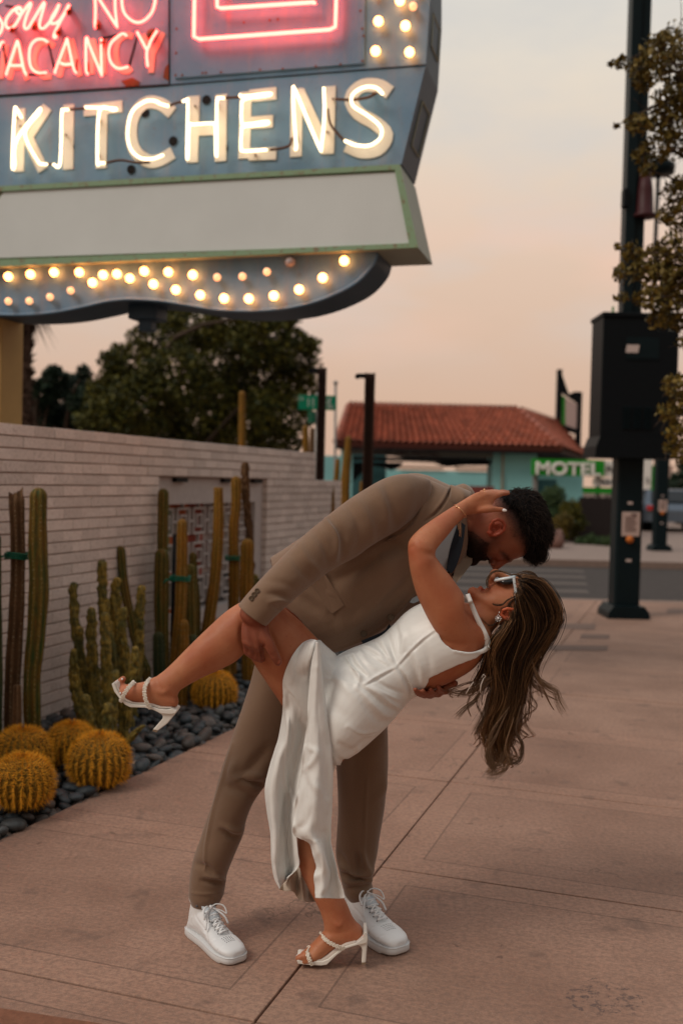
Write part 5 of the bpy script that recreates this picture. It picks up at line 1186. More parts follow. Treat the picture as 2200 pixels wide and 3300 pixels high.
def hairmat(name, base, rough=.4):
    m, nt, b = nodes(name); a = nn(nt, 'ShaderNodeVertexColor', layer_name='Col'); L(nt, mixc(nt, 1, a.outputs[0], base, 'MULTIPLY'), b.inputs['Base Color']); b.inputs['Roughness'].default_value = rough; b.inputs['Specular IOR Level'].default_value = .22
hairmat('hair_her', (1, 1, 1)); hairmat('hair_him', (1, 1, 1), .5)
def fold(*a): return a
# ================================================================ HER
# ---- stations shared by body and clothes
T_her = [((1088, 700), (1175, 850), 3.12, .12), ((1040, 690), (1165, 925), 3.12, .20), ((960, 690), (1110, 1010), 3.12, .27), ((880, 700), (1010, 1075), 3.12, .28), ((800, 740), (905, 1115), 3.12, .26),
         ((725, 815), (845, 1130), 3.12, .235), ((680, 855), (810, 1150), 3.12, .24), ((600, 893), (775, 1190), 3.12, .27), ((505, 930), (730, 1240), 3.12, .31), ((430, 1000), (665, 1305), 3.12, .33), ((395, 1090), (590, 1372), 3.12, .33), ((400, 1200), (530, 1408), 3.12, .28)]
T_her = [(ZA(*a), ZA(*b), d, t) for a, b, d, t in T_her]
thigh = [((120, 735), (30, 840), 3.06, .11), ((195, 700), (55, 905), 3.06, .14), ((255, 740), (100, 985), 3.07, .155), ((325, 800), (150, 1060), 3.08, .165), ((400, 880), (205, 1140), 3.09, .175), ((480, 960), (270, 1230), 3.10, .18), ((580, 1040), (390, 1330), 3.11, .18)]
thigh = [(ZA(*a), ZA(*b), d, t) for a, b, d, t in thigh]
calf = [((1330, 60), (1330, 330), 3.055, .11), ((1235, 75), (1215, 480), 3.05, .12), ((1125, 112), (1150, 560), 3.045, .125), ((1000, 195), (1075, 620), 3.04, .125), ((880, 305), (970, 672), 3.035, .12), ((780, 400), (880, 712), 3.03, .11), ((670, 510), (790, 755), 3.025, .095), ((570, 612), (700, 805), 3.02, .08), ((490, 685), (630, 850), 3.015, .072), ((440, 722), (605, 900), 3.01, .07)]
calf = [(ZE(*a), ZE(*b), d, t) for a, b, d, t in calf]
foot = [((585, 880), (575, 985), 3.01, .055), ((520, 800), (530, 1002), 3.01, .062), ((440, 735), (450, 996), 3.01, .066), ((385, 748), (385, 985), 3.01, .068), ((320, 778), (310, 965), 3.01, .074), ((250, 790), (240, 948), 3.01, .08), ((190, 800), (185, 918), 3.01, .082), ((150, 805), (140, 880), 3.01, .078)]
foot = [(ZE(*a), ZE(*b), d, t) for a, b, d, t in foot]
sleg = [((300, 830), (560, 850), 3.15, .18), ((245, 980), (460, 985), 3.15, .17), ((225, 1130), (415, 1130), 3.15, .15), ((215, 1300), (380, 1300), 3.14, .13), ((212, 1480), (345, 1465), 3.14, .115), ((215, 1620), (370, 1570), 3.13, .115), ((268, 1760), (425, 1710), 3.12, .105), ((330, 1880), (500, 1840), 3.11, .09)]
sleg = [(ZG(*a), ZG(*b), d, t) for a, b, d, t in sleg]
def FG(x, y): return ZF(x, y)
sleg += [(FG(918, 215), FG(1102, 200), 3.105, .078), (FG(943, 290), FG(1128, 262), 3.10, .07), (FG(948, 340), FG(1160, 305), 3.10, .068)]
sfoot = [((1196, 378), (1185, 405), 3.10, .045), ((1180, 320), (1150, 425), 3.10, .06), ((1090, 270), (1090, 448), 3.10, .066), ((1010, 300), (1030, 462), 3.10, .068), ((955, 345), (985, 490), 3.10, .07), ((905, 400), (945, 520), 3.095, .075), ((860, 448), (905, 542), 3.09, .08), ((825, 482), (860, 548), 3.09, .082), ((800, 500), (825, 548), 3.09, .078)]
sfoot = [(FG(*a), FG(*b), d, t) for a, b, d, t in sfoot]
uarm = [((1040, 720), (1180, 880), 3.07, .10), ((1050, 690), (1080, 935), 3.045, .11), ((1060, 668), (985, 900), 3.02, .105), ((1015, 600), (915, 810), 3.0, .10), ((968, 540), (865, 715), 2.99, .095), ((938, 500), (835, 640), 2.985, .09), ((925, 480), (815, 560), 2.98, .085), ((925, 470), (806, 500), 2.98, .08), ((930, 462), (803, 432), 2.98, .078)]
uarm = [(ZA(*a), ZA(*b), d, t) for a, b, d, t in uarm]
farm = [((925, 500), (802, 470), 2.98, .075), ((930, 465), (808, 418), 2.985, .078), ((955, 430), (850, 368), 3.0, .076), ((985, 395), (900, 330), 3.02, .072), ((1020, 350), (960, 290), 3.05, .062), ((1055, 318), (1015, 255), 3.08, .054), ((1080, 296), (1062, 226), 3.10, .046), ((1098, 290), (1095, 205), 3.115, .042)]
farm = [(ZA(*a), ZA(*b), d, t) for a, b, d, t in farm]
neck = [((330, 560), (500, 1000), 3.12, .13), ((320, 520), (520, 880), 3.12, .105), ((340, 480), (570, 800), 3.12, .098), ((380, 440), (640, 740), 3.125, .10)]
neck = [(ZD(*a), ZD(*b), d, t) for a, b, d, t in neck]
head = [((316, 400), (312, 462), 3.13, .04), ((335, 385), (335, 530), 3.13, .065), ((395, 388), (400, 600), 3.13, .092), ((460, 392), (480, 660), 3.13, .112), ((520, 345), (560, 720), 3.13, .125), ((580, 305), (640, 770), 3.13, .132), ((660, 278), (720, 810), 3.13, .14), ((750, 258), (820, 835), 3.13, .148), ((850, 248), (930, 835), 3.13, .152), ((950, 262), (1040, 800), 3.13, .15), ((1050, 320), (1130, 720), 3.13, .13), ((1130, 420), (1180, 610), 3.13, .09)]
head = [(ZD(*a), ZD(*b), d, t) for a, b, d, t in head]
hb = MB()
loft(hb, T_her, 60, scale=.93, dscale=.93); loft(hb, thigh, 40, scale=1.0); loft(hb, calf, 44); loft(hb, foot, 30, sq=.9); loft(hb, sleg, 50); loft(hb, sfoot, 30); loft(hb, uarm, 40); loft(hb, farm, 36); loft(hb, neck, 20); loft(hb, head, 50)
hb.ball(P(*ZA(868, 470), 2.983), .040, 14, 10)       # elbow
hb.ball(P(*ZE(1230, 230), 3.06), .050, 14, 10)      # knee
# far arm round his neck, out of sight behind
chain(hb, [(ZA(1060, 800), 3.22, .045), (ZA(950, 650), 3.36, .042), (ZA(930, 450), 3.46, .038), (ZA(1040, 320), 3.46, .03)])
# nose, lips, chin, brow, cheek
chain(hb, [(ZD(720, 275), 3.13, .009), (ZD(660, 250), 3.13, .010), (ZD(600, 222), 3.13, .0115), (ZD(560, 212), 3.13, .0125), (ZD(540, 250), 3.13, .011), (ZD(520, 310), 3.13, .010)])
for s_ in (-1, 1): hb.ball(P(*ZD(545, 262), 3.13+s_*.012), .009, 10, 8)
def cross(mb, u, v, d, half, r, bow=.012, k=9):
    t = np.linspace(-1, 1, k); mb.tube([P(u, v, d+x*half)-UP*0+(-UP*bow*x*x) for x in t], [r*(1-.7*abs(x)**2) for x in t], 8)
cross(hb, *ZD(418, 374), 3.13, .026, .0075); cross(hb, *ZD(505, 366), 3.13, .026, .0068); hb.ball(P(*ZD(335, 420), 3.13), .017, 12, 8)
# near hand on the back of his head
palm = [((690, 372), (690, 545), 3.10, .034), ((745, 330), (760, 535), 3.105, .030), ((810, 308), (840, 525), 3.11, .028), ((880, 312), (900, 505), 3.118, .026), ((930, 322), (925, 440), 3.125, .022)]
loft(hb, [(ZC(*a), ZC(*b), d, t) for a, b, d, t in palm], 20)
chain(hb, [(ZC(800, 490), 3.10, .012), (ZC(880, 488), 3.10, .0115), (ZC(950, 487), 3.112, .0095), (ZC(1010, 490), 3.12, .0082), (ZC(1040, 495), 3.125, .007)])
chain(hb, [(ZC(900, 380), 3.12, .011), (ZC(965, 352), 3.135, .0098), (ZC(1020, 335), 3.15, .0085), (ZC(1075, 330), 3.165, .007)])
chain(hb, [(ZC(890, 345), 3.125, .011), (ZC(960, 330), 3.15, .0095), (ZC(1020, 318), 3.175, .0085), (ZC(1075, 318), 3.20, .007)])
chain(hb, [(ZC(860, 325), 3.13, .010), (ZC(930, 318), 3.165, .009), (ZC(985, 318), 3.20, .008), (ZC(1030, 330), 3.23, .007)])
chain(hb, [(ZC(820, 322), 3.135, .009), (ZC(880, 322), 3.17, .008), (ZC(930, 330), 3.21, .007)])
# toes: raised foot and standing foot
for i, (a, b_, c, r) in enumerate((((170, 850), (120, 790), (150, 752), .0115), ((165, 850), (110, 800), (92, 778), .0085), ((160, 862), (112, 828), (95, 812), .008), ((155, 872), (118, 852), (105, 843), .0075), ((160, 880), (132, 878), (124, 876), .007))):
    dd = 3.035-.014*i; chain(hb, [(ZE(*a), dd, r*1.15), (ZE(*b_), dd, r), (ZE(*c), dd, r*.85)])
for i in range(5): 
    dd = 3.062+.0165*i; r = (.0095, .0085, .008, .0078, .0115)[4-i]; ch = (780+i*4 if i < 4 else 792)
    chain(hb, [(ZF(835, 510), dd, r*1.1), (ZF(800, 520-i*2), dd, r), (ZF(785, 524-i*2), dd, r*.85)])
her_me = remesh(hb, .0036, 5)
# carve: knuckles, elbow, back, ankle, cheek
strokes(her_me, [([(395, 390), (440, 402), (485, 392)], 9, -.006), ([(455, 395), (500, 430), (520, 470)], 12, -.002), ([(505, 320), (530, 345), (548, 330)], 6, -.0025), ([(690, 320), (640, 345), (600, 340)], 16, -.003),
    ([(320, 480), (400, 560), (480, 610), (600, 650)], 14, -.004), ([(430, 470), (520, 470), (600, 440)], 34, .003), ([(345, 440), (352, 455)], 8, -.002)], ZD)
strokes(her_me, [([(640, 1), (600, 120)], 8, 0)], ZD)
strokes(her_me, [([(770, 380), (860, 345), (900, 350)], 6, .0014), ([(780, 420), (850, 400), (905, 395)], 6, -.0012), ([(740, 500), (800, 470), (850, 440)], 9, -.0015), ([(950, 470), (955, 505)], 4, -.0012), ([(850, 330), (900, 345)], 5, .0012), ([(130, 830), (160, 860)], 10, -.003), ([(250, 900), (320, 920), (385, 915)], 12, -.003)], ZC)
strokes(her_me, [([(430, 850), (480, 870), (520, 850)], 9, .004), ([(540, 870), (560, 930), (600, 930)], 5, -.0015), ([(560, 900), (600, 905)], 4, -.0012), ([(1150, 200), (1165, 330), (1185, 470)], 14, -.004), ([(600, 700), (650, 780), (640, 850)], 9, -.002)], ZE)
strokes(her_me, [([(1010, 300), (1040, 320), (1060, 300)], 8, .004), ([(990, 360), (1010, 400), (1030, 420)], 7, -.0015), ([(880, 470), (930, 430), (990, 400)], 8, .0015)], ZF)
strokes(her_me, [([(1060, 660), (1000, 760), (960, 850)], 40, .004), ([(1110, 820), (1140, 900), (1170, 900)], 30, -.002)], ZA)
V = getV(her_me); q = proj(V); C = np.ones((len(V), 3))
def paint(C, q, poly, col, w=6, k=1.0, Z=None):
    a = softpoly(q[:, :2], mp(Z, poly) if Z else poly, w)[:, None]*k; return C*(1-a)+C*np.array(col)*a
C = paint(C, q, [(395, 358), (430, 362), (472, 392), (440, 402), (405, 385)], (.95, .55, .60), 4, 1, ZD)
C = paint(C, q, [(500, 345), (522, 352), (520, 392), (498, 385)], (.95, .55, .60), 4, 1, ZD)
C = paint(C, q, [(620, 590), (790, 590), (790, 720), (640, 720)], (1.15, .82, .78), 25, .6, ZD)
C = paint(C, q, [(400, 395), (500, 398), (520, 420), (430, 420)], (.55, .4, .38), 5, .8, ZD)
for pl_, wd_ in (([(960, 560), (1040, 640), (1110, 760), (1060, 860), (960, 800), (900, 640)], 60), ([(800, 420), (860, 420), (850, 500), (805, 490)], 30)): C = paint(C, q, mp(ZA, pl_), (1.0, .80, .74), wd_, .9)
for pl_ in ([(1080, 60), (1210, 60), (1200, 300), (1080, 260)], [(560, 880), (600, 880), (600, 990), (540, 990)], [(90, 760), (180, 780), (160, 880), (90, 860)]): C = paint(C, q, mp(ZE, pl_), (1.0, .80, .76), 40, .8)
setcol(her_me, C)
strokes(her_me, [([(1385, 350), (1425, 440), (1470, 560), (1480, 620)], 7, -.006), ([(1150, 300), (1148, 420), (1185, 510)], 9, -.006)], ZE)
her = link('person', her_me, MATS['skin_her']); tag(her, 'woman in a white satin dress and sunglasses bent backwards in a dip', 'person')
# nails
mb = MB(); c = P(*ZC(1036, 496), 3.115); mb.ball(c, np.stack([RT*.0085+UP*-.0008, UP*.0048, FW*.003]), 12, 8)
for (x, y), dd in (((142, 755), 3.025), ((98, 775), 3.012), ((100, 808), 3.0), ((108, 838), 2.985), ((127, 872), 2.972)): mb.ball(P(*ZE(x, y), dd), np.stack([RT*.0032, UP*.0036, FW*.003]), 8, 6)
mb.ball(P(*ZF(786, 508), 3.12), np.stack([RT*.007, UP*.003, FW*.006]), 8, 6)
mb.build('nails', MATS['nail_white'], her)
mb = MB(); mb.ball(P(*ZD(488, 368), 3.13), np.stack([RT*.0035, UP*.003, FW*.016]), 10, 6); mb.build('teeth', MATS['nail_white'], her)
# ear
mb = MB(); ec = P(*ZD(705, 655), 3.062); 
def epx(x, y, d): return P(*ZD(x, y), d)
mb.tube([epx(x, y, d) for x, y, d in ((640, 640, 3.06), (655, 605, 3.052), (700, 590, 3.048), (755, 600, 3.048), (778, 640, 3.05), (765, 690, 3.052), (730, 712, 3.055), (690, 705, 3.058), (655, 675, 3.06), (630, 655, 3.06))], [.004, .005, .0052, .0052, .0052, .005, .005, .005, .0055, .0055], 8)
mb.tube([epx(x, y, d) for x, y, d in ((690, 625, 3.052), (725, 625, 3.05), (742, 655, 3.052), (722, 685, 3.056), (690, 680, 3.06))], .0032, 8)
mb.ball(epx(705, 655, 3.072), np.stack([RT*.018, UP*.016, FW*.012]), 14, 10); mb.ball(epx(640, 655, 3.062), .0065, 10, 8)
me = remesh(mb, .0018, 3); setcol(me, np.tile([1.15, .72, .66], (len(me.vertices), 1))); link('ear', me, MATS['skin_her'], her)
# ---- dress bodice and hip
db_ = MB(); loft(db_, T_her, 70, scale=1.0, dscale=1.0, k=40); 
loft(db_, thigh[3:], 24, scale=1.045, k=36); loft(db_, sleg[:3], 20, scale=1.05, k=30)
me = remesh(db_, .0038, 5)
arm_hole = mp(ZG, [(1000, -60), (1085, 150), (1130, 235), (1190, 282), (1290, 300), (1392, 280), (1404, 200), (1370, 120), (1310, 30), (1290, -120), (1200, -200)])
back_cut = mp(ZG, [(1600, 150), (1428, 262), (1340, 335), (1210, 385), (1045, 462), (1030, 505), (985, 560), (938, 596), (960, 760), (1400, 760), (1700, 400)])
neck_cut = mp(ZG, [(1290, -300), (1295, 0), (1395, 200), (1428, 265), (1700, 200), (1600, -300)])
thigh_cut = mp(ZG, [(355, 222), (318, 214), (290, 214), (235, 250), (170, 340), (119, 470), (119, 700), (-300, 900), (-300, -100), (300, -200)])
low_cut = mp(ZG, [(119, 600), (180, 900), (420, 1010), (425, 1062), (440, 1056), (480, 1020), (505, 962), (560, 975), (560, 1200), (500, 1700), (0, 1700)])
cutpoly(me, [arm_hole, back_cut, neck_cut, thigh_cut, low_cut, mp(ZG, [(335, 222), (362, 300), (356, 430), (338, 560), (300, 720), (0, 720), (0, 100), (330, 100)])])
bm = bmesh.new(); bm.from_mesh(me)      # drop stray islands
seen = set(); isl = []
for v in bm.verts:
    if v.index in seen: continue
    st, g_3 = [v], []
    seen.add(v.index)
    while st:
        x = st.pop(); g_3.append(x)
        for e in x.link_edges:
            o_ = e.other_vert(x)
            if o_.index not in seen: seen.add(o_.index); st.append(o_)
    isl.append(g_3)
isl.sort(key=len, reverse=True)
for g_3 in isl[1:]: bmesh.ops.delete(bm, geom=g_3, context='VERTS')
bm.to_mesh(me); bm.free(); me.update()
strokes(me, [
    ([(1085, 155), (1000, 215), (920, 290), (830, 392)], 5, .0028), ([(1085, 165), (1005, 228), (930, 300), (845, 395)], 4, -.0025),   # dart seam
    ([(820, 395), (730, 440), (630, 500)], 5, .003), ([(820, 410), (740, 455), (640, 512)], 4, -.003),
    ([(780, 170), (800, 260), (830, 370)], 8, -.004), ([(735, 200), (770, 280), (820, 370)], 8, .004), ([(690, 215), (740, 290), (800, 360)], 7, -.004), ([(590, 250), (640, 262), (720, 300), (800, 350)], 8, .0045), ([(590, 262), (660, 300), (760, 370)], 8, -.004), ([(585, 262), (640, 350), (700, 400)], 9, .004),
    ([(450, 300), (510, 265), (580, 262)], 8, .006), ([(455, 315), (520, 285), (585, 275)], 7, -.006), ([(520, 330), (560, 400), (600, 440), (590, 520)], 9, .007), ([(540, 320), (590, 390), (640, 440)], 8, -.006), ([(480, 320), (540, 380), (570, 450), (610, 500)], 9, -.006), ([(560, 300), (600, 370), (660, 440)], 7, .005),
    ([(860, 395), (910, 460), (945, 540), (945, 580)], 7, .0045), ([(850, 400), (895, 470), (925, 540), (930, 590)], 6, -.004), ([(900, 300), (930, 380), (960, 470), (965, 550)], 8, -.003), ([(940, 280), (985, 380), (1010, 470)], 9, .003), ([(1000, 230), (1040, 330), (1050, 430)], 11, -.0025),
    ([(640, 510), (720, 560), (800, 620), (860, 655)], 8, .005), ([(620, 520), (700, 580), (780, 640), (840, 670)], 8, -.005), ([(610, 540), (680, 620), (760, 690), (810, 705)], 10, .0045), ([(600, 560), (660, 650), (730, 730), (790, 735)], 12, -.004), ([(830, 400), (870, 480), (900, 560), (905, 620)], 9, .003),
    ([(530, 770), (580, 808), (650, 820), (730, 800), (800, 740)], 9, .0045), ([(540, 785), (600, 825), (670, 832), (740, 812)], 7, -.0045), ([(600, 900), (590, 940), (540, 962), (490, 950)], 9, .007), ([(480, 880), (560, 920), (620, 880), (690, 825)], 10, -.005),
    ([(370, 465), (460, 470), (560, 500)], 4, .0015), ([(360, 300), (420, 330), (500, 360)], 14, -.003), ([(350, 240), (440, 300), (500, 330)], 9, .004), ([(425, 930), (460, 990), (440, 1040)], 9, .005),
    ([(1200, 292), (1300, 306), (1400, 285)], 4, .002),
    ([(860, 120), (880, 200), (870, 290)], 9, .003), ([(830, 100), (845, 200), (850, 300)], 8, -.003), ([(930, 330), (960, 420), (985, 520)], 7, -.003), ([(400, 340), (430, 420), (520, 520), (600, 600)], 16, .004), ([(380, 520), (440, 640), (520, 720)], 22, -.004), ([(690, 520), (760, 560), (860, 600)], 6, .004), ([(700, 470), (780, 520), (880, 560)], 6, -.004), ([(640, 290), (700, 330), (780, 372)], 5, .004)], ZG, 1.5)
wrinkle(me, .0016, (11, 11, 11), seed=3)
lap(me, 1, .3)
dress = link('dress', me, [MATS['satin']], her); solid(dress, .003)
HBV = bvh(her_me)
# shoulder strap and neckline band
def band3(mb, pts, w, th=.003, n=None):
    """ribbon: pts (u,v,d); w px width"""
    Q = cr([[*ZG(*p[:2]), p[2]] for p in pts], n or 6*len(pts)); X = np.array([P(*q) for q in Q]); T = np.gradient(X, axis=0); T /= np.linalg.norm(T, axis=1)[:, None]; w = np.broadcast_to(w, (len(X),))
    V = []
    for i in range(len(X)):
        s_ = np.cross(T[i], FW); s_ /= np.linalg.norm(s_); a = s_*w[i]*3.1/FPX/2; n_ = FW*th; dlt = hitd([HBV], Q[i][0], Q[i][1], Q[i][2]); X[i] = P(Q[i][0], Q[i][1], min(dlt, Q[i][2]+.03)-.0045)
        V += [X[i]+a, X[i]-a, X[i]-a+n_, X[i]+a+n_]
    F = [(i*4+j, i*4+(j+1) % 4, (i+1)*4+(j+1) % 4, (i+1)*4+j) for i in range(len(X)-1) for j in range(4)]+[(3, 2, 1, 0), tuple(len(V)-4+j for j in range(4))]; mb.add(V, F)
mb = MB(); band3(mb, [(1285, -70, 3.02), (1312, 0, 3.005), (1345, 80, 3.0), (1385, 160, 3.005), (1408, 215, 3.01), (1414, 262, 3.02)], np.linspace(13, 19, 36), .003)
band3(mb, [(1422, 262, 3.018), (1385, 288, 3.0), (1330, 306, 2.99), (1280, 308, 2.985), (1210, 296, 2.982)], np.linspace(15, 10, 30), .003)
mb.build('strap', MATS['satin'], dress)
HBV = bvh(her_me)
# ---- skirt panels
def sheet(Lc, Rc, dep, rows=110, cols=60, zf=ZG, over=None, gapd=.007):
    """Lc, Rc: outline curves top..bottom in px; dep(t,s) -> distance"""
    A, B = cr(mp(zf, Lc), rows), cr(mp(zf, Rc), rows); V = []
    for i in range(rows):
        for j in range(cols):
            t, s = i/(rows-1), j/(cols-1); p = A[i]*(1-s)+B[i]*s; V.append((p[0], p[1], dep(t, s)))
    V = np.array(V)
    if over:
        H = np.array([hitd(over, u, v, 99.) for u, v, _ in V]).reshape(rows, cols); D = V[:, 2].reshape(rows, cols)
        for it in range(14):
            D = np.minimum(D, H-gapd) if it < 12 else D
            E_ = np.pad(D, 1, mode='edge'); D = (E_[1:-1, 1:-1]*2+E_[:-2, 1:-1]+E_[2:, 1:-1]+E_[1:-1, :-2]+E_[1:-1, 2:])/6
        V[:, 2] = D.ravel()
    V = [P(*q) for q in V]
    F = [(i*cols+j, (i+1)*cols+j, (i+1)*cols+j+1, i*cols+j+1) for i in range(rows-1) for j in range(cols-1)]
    mb = MB(); mb.add(V, F); return mb.mesh('s')
sm = lambda x: x*x*(3-2*x)
# left back panel, from the raised thigh down to the hem
def dL(t, s):
    lo = 3.0+.10*t+.05*(1-s)**4*(1-t)**2+.024*math.sin(s*7.5+1.2+2.2*t)*(.5+t)+.012*math.sin(s*15+4*t)*t
    hi = 2.988-.03*math.sin(math.pi*(.1+.85*s))+.05*(1-s)**4+.25*max(0, .06-t); k = sm(min(max((t-.10)/.22, 0), 1)); return hi*(1-k)+lo*k
me = sheet([(300, 214), (245, 238), (185, 310), (140, 405), (119, 490), (122, 600), (112, 720), (84, 870), (40, 1010), (8, 1150), (22, 1320), (44, 1450), (48, 1640), (66, 1730), (98, 1795)],
           [(356, 226), (362, 290), (366, 360), (360, 430), (350, 510), (335, 620), (305, 760), (270, 900), (240, 1060), (215, 1200), (205, 1330), (206, 1450), (216, 1560), (222, 1650), (150, 1722)], dL, 180, 64, over=[HBV])
strokes(me, [([(320, 225), (290, 330), (270, 470)], 9, .006), ([(345, 240), (330, 350), (320, 480)], 7, -.005), ([(200, 300), (180, 400), (170, 480)], 12, .004), ([(130, 560), (160, 800), (140, 1000), (140, 1120), (190, 1270)], 8, .007), ([(150, 560), (175, 800), (155, 1000), (160, 1120), (200, 1240)], 7, -.006), ([(100, 900), (75, 1100), (80, 1350), (70, 1600)], 12, .008), ([(150, 1200), (130, 1400), (120, 1600), (110, 1740)], 12, -.008), ([(119, 475), (150, 525), (200, 590), (238, 685)], 4, .004), ([(126, 490), (158, 545), (206, 610), (240, 700)], 4, -.003), ([(180, 1300), (170, 1500), (180, 1650)], 12, .008)], ZG)
wrinkle(me, .0018, (12, 12, 4), seed=5); wrinkle(me, .0008, (36, 36, 5), True, seed=15)
o = link('skirt_panel', me, MATS['satin'], dress); solid(o, .0015)
# inner lining hem curling behind the leg
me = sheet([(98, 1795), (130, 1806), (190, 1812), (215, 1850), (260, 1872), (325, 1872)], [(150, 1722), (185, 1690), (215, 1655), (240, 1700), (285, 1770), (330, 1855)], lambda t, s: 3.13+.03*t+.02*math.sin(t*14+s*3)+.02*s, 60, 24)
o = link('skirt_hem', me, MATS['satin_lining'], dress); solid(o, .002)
# front right flap
def dR(t, s):
    base = 2.955+.045*t; bulge = -.02*math.sin(math.pi*s)*(1-t*.5); rip = .011*math.sin(t*55+3*s)*math.exp(-s*9)*sm(min(t*2, 1)); return base+bulge+rip+.018*math.sin(s*6.5+t*3.5)*sm(min(t*1.6, 1))*(.6+t)+(.05*(1-t*3) if t < .33 and s > .85 else 0)*(s-.85)*4
Lf_ = [(325, 232), (312, 330), (300, 470), (286, 640), (268, 800), (248, 900), (238, 1050), (212, 1180), (192, 1290), (183, 1390), (186, 1446), (225, 1474), (285, 1506), (310, 1580), (325, 1650), (316, 1710), (318, 1770), (326, 1850)]
Rt_ = [(352, 232), (362, 330), (372, 450), (392, 620), (410, 760), (422, 880), (434, 1010), (436, 1130), (432, 1250), (428, 1350), (424, 1410), (424, 1470), (432, 1530), (446, 1600), (462, 1665), (482, 1725), (498, 1790), (511, 1852)]
me = sheet(Lf_, Rt_, lambda t, s: dR(t, s), 210, 60)
strokes(me, [([(330, 400), (315, 700), (290, 950), (300, 1100), (360, 1200), (380, 1400)], 12, .006), ([(345, 420), (350, 700), (380, 950), (400, 1200)], 13, -.006), ([(280, 900), (330, 930), (300, 1000), (250, 1040)], 10, .007), ([(260, 1060), (240, 1200), (220, 1380)], 9, .006), ([(410, 900), (420, 1100), (400, 1300)], 9, .005), ([(310, 300), (290, 600), (262, 860)], 5, .005), ([(200, 1420), (260, 1380), (300, 1300)], 14, -.006), ([(340, 1100), (330, 1300), (350, 1440)], 14, .006),
    ([(330, 1500), (370, 1600), (400, 1700), (380, 1810)], 11, .009), ([(390, 1440), (420, 1600), (440, 1700), (420, 1800), (390, 1830)], 11, -.009), ([(425, 1480), (455, 1620), (480, 1760)], 9, .007), ([(340, 1600), (350, 1700), (345, 1800)], 10, -.006), ([(330, 1850), (420, 1858), (505, 1848)], 5, .003)], ZG)
wrinkle(me, .0018, (12, 12, 4), seed=8); wrinkle(me, .0008, (36, 36, 5), True, seed=18)
o = link('skirt_panel', me, MATS['satin'], dress); solid(o, .0015)
# ---- sandals
def sandal(label, sole, heel, straps, d, w, Z, tip, inner):
    r = empty('sandal', None, None); r.parent = her
    if label: r['label'] = label
    mb = MB(); mb.ppx(mp(Z, sole), d-w/2, w); o = mb.build('sole', MATS['sandal_white'], r, smooth=False); bv = o.modifiers.new('b', 'BEVEL'); bv.width = .0018; bv.segments = 2; bv.limit_method = 'ANGLE'
    mb = MB(); mb.ppx(mp(Z, inner), d-w/2+.004, w-.008); mb.build('insole', MATS['sandal_inner'], r, smooth=False)
    mb = MB(); mb.ppx(mp(Z, heel), d-w*.42, w*.84); o = mb.build('heel', MATS['sandal_white'], r, smooth=False); bv = o.modifiers.new('b', 'BEVEL'); bv.width = .004; bv.segments = 3; bv.limit_method = 'ANGLE'
    mb = MB(); mb.ppx(mp(Z, tip), d-w*.40, w*.8); mb.build('heel_tip', MATS['heel_tip'], r, smooth=False)
    for st in straps:
        mb = MB(); Q = cr([[*Z(*p[:2]), p[2]] for p in st], 60); X = np.array([P(*q) for q in Q]); T = np.gradient(X, axis=0); T /= np.linalg.norm(T, axis=1)[:, None]
        mb.tube(X, .0028, 6)
        seg = np.concatenate([[0], np.cumsum(np.linalg.norm(np.diff(X, axis=0), axis=1))]); tt = np.arange(0, seg[-1], .0048); qq = np.random.default_rng(5)
        for i, t in enumerate(tt):
            x = np.array([np.interp(t, seg, X[:, k]) for k in range(3)]); tg = np.array([np.interp(t, seg, T[:, k]) for k in range(3)]); s_ = np.cross(tg, FW); s_ /= np.linalg.norm(s_)
            for o_ in (-1, 0, 1): mb.ball(x+s_*o_*.0044*(1 if i % 2 else .75)+tg*qq.normal(0, .0005)-FW*.002, .0027 if i % 2 else .0022, 7, 5)
        mb.build('pearl_strap', MATS['pearl'], r)
    return r
sandal('white heeled sandal on the raised foot', [(52, 795), (72, 782), (100, 850), (135, 905), (170, 945), (230, 966), (330, 972), (390, 985), (460, 1008), (520, 1012), (560, 1002), (600, 1025), (590, 1045), (540, 1050), (470, 1045), (395, 1012), (330, 995), (210, 992), (165, 970), (120, 920), (75, 860)],
    [(440, 1035), (598, 1030), (585, 1052), (520, 1130), (440, 1190), (400, 1180), (478, 1090), (484, 1068), (470, 1050)], [[(130, 942, 2.972), (160, 880, 2.958), (205, 815, 2.965), (245, 780, 3.0), (232, 786, 3.04)], [(378, 1000, 2.968), (345, 940, 2.962), (330, 860, 2.965), (345, 790, 2.978), (385, 748, 3.01)]], 3.01, .078, ZE,
    [(400, 1180), (440, 1192), (432, 1202), (396, 1192)], [(80, 792), (105, 848), (140, 900), (175, 938), (232, 960), (332, 966), (395, 978), (465, 1002), (555, 1000), (555, 994), (470, 990), (395, 965), (330, 955), (235, 950), (180, 925), (145, 885), (110, 835), (88, 790)])
sandal('white heeled sandal standing on the walk', [(776, 540), (790, 535), (880, 546), (935, 548), (975, 532), (1040, 480), (1085, 452), (1150, 432), (1195, 400), (1200, 365), (1218, 362), (1224, 400), (1218, 430), (1150, 446), (1085, 466), (1030, 505), (965, 568), (930, 573), (870, 570), (785, 562)],
    [(1150, 442), (1224, 392), (1222, 430), (1212, 556), (1185, 558), (1190, 480), (1180, 452)], [[(873, 566, 3.048), (855, 530, 3.045), (845, 490, 3.06), (862, 452, 3.10), (850, 458, 3.13)], [(1075, 462, 3.055), (1030, 448, 3.05), (975, 420, 3.055), (938, 385, 3.075), (930, 362, 3.11)]], 3.09, .075, ZF,
    [(1185, 556), (1212, 554), (1210, 566), (1186, 566)], [(795, 536), (880, 545), (932, 546), (972, 530), (1040, 478), (1085, 450), (1148, 430), (1148, 424), (1085, 440), (1035, 468), (968, 518), (930, 536), (880, 536), (800, 530)])
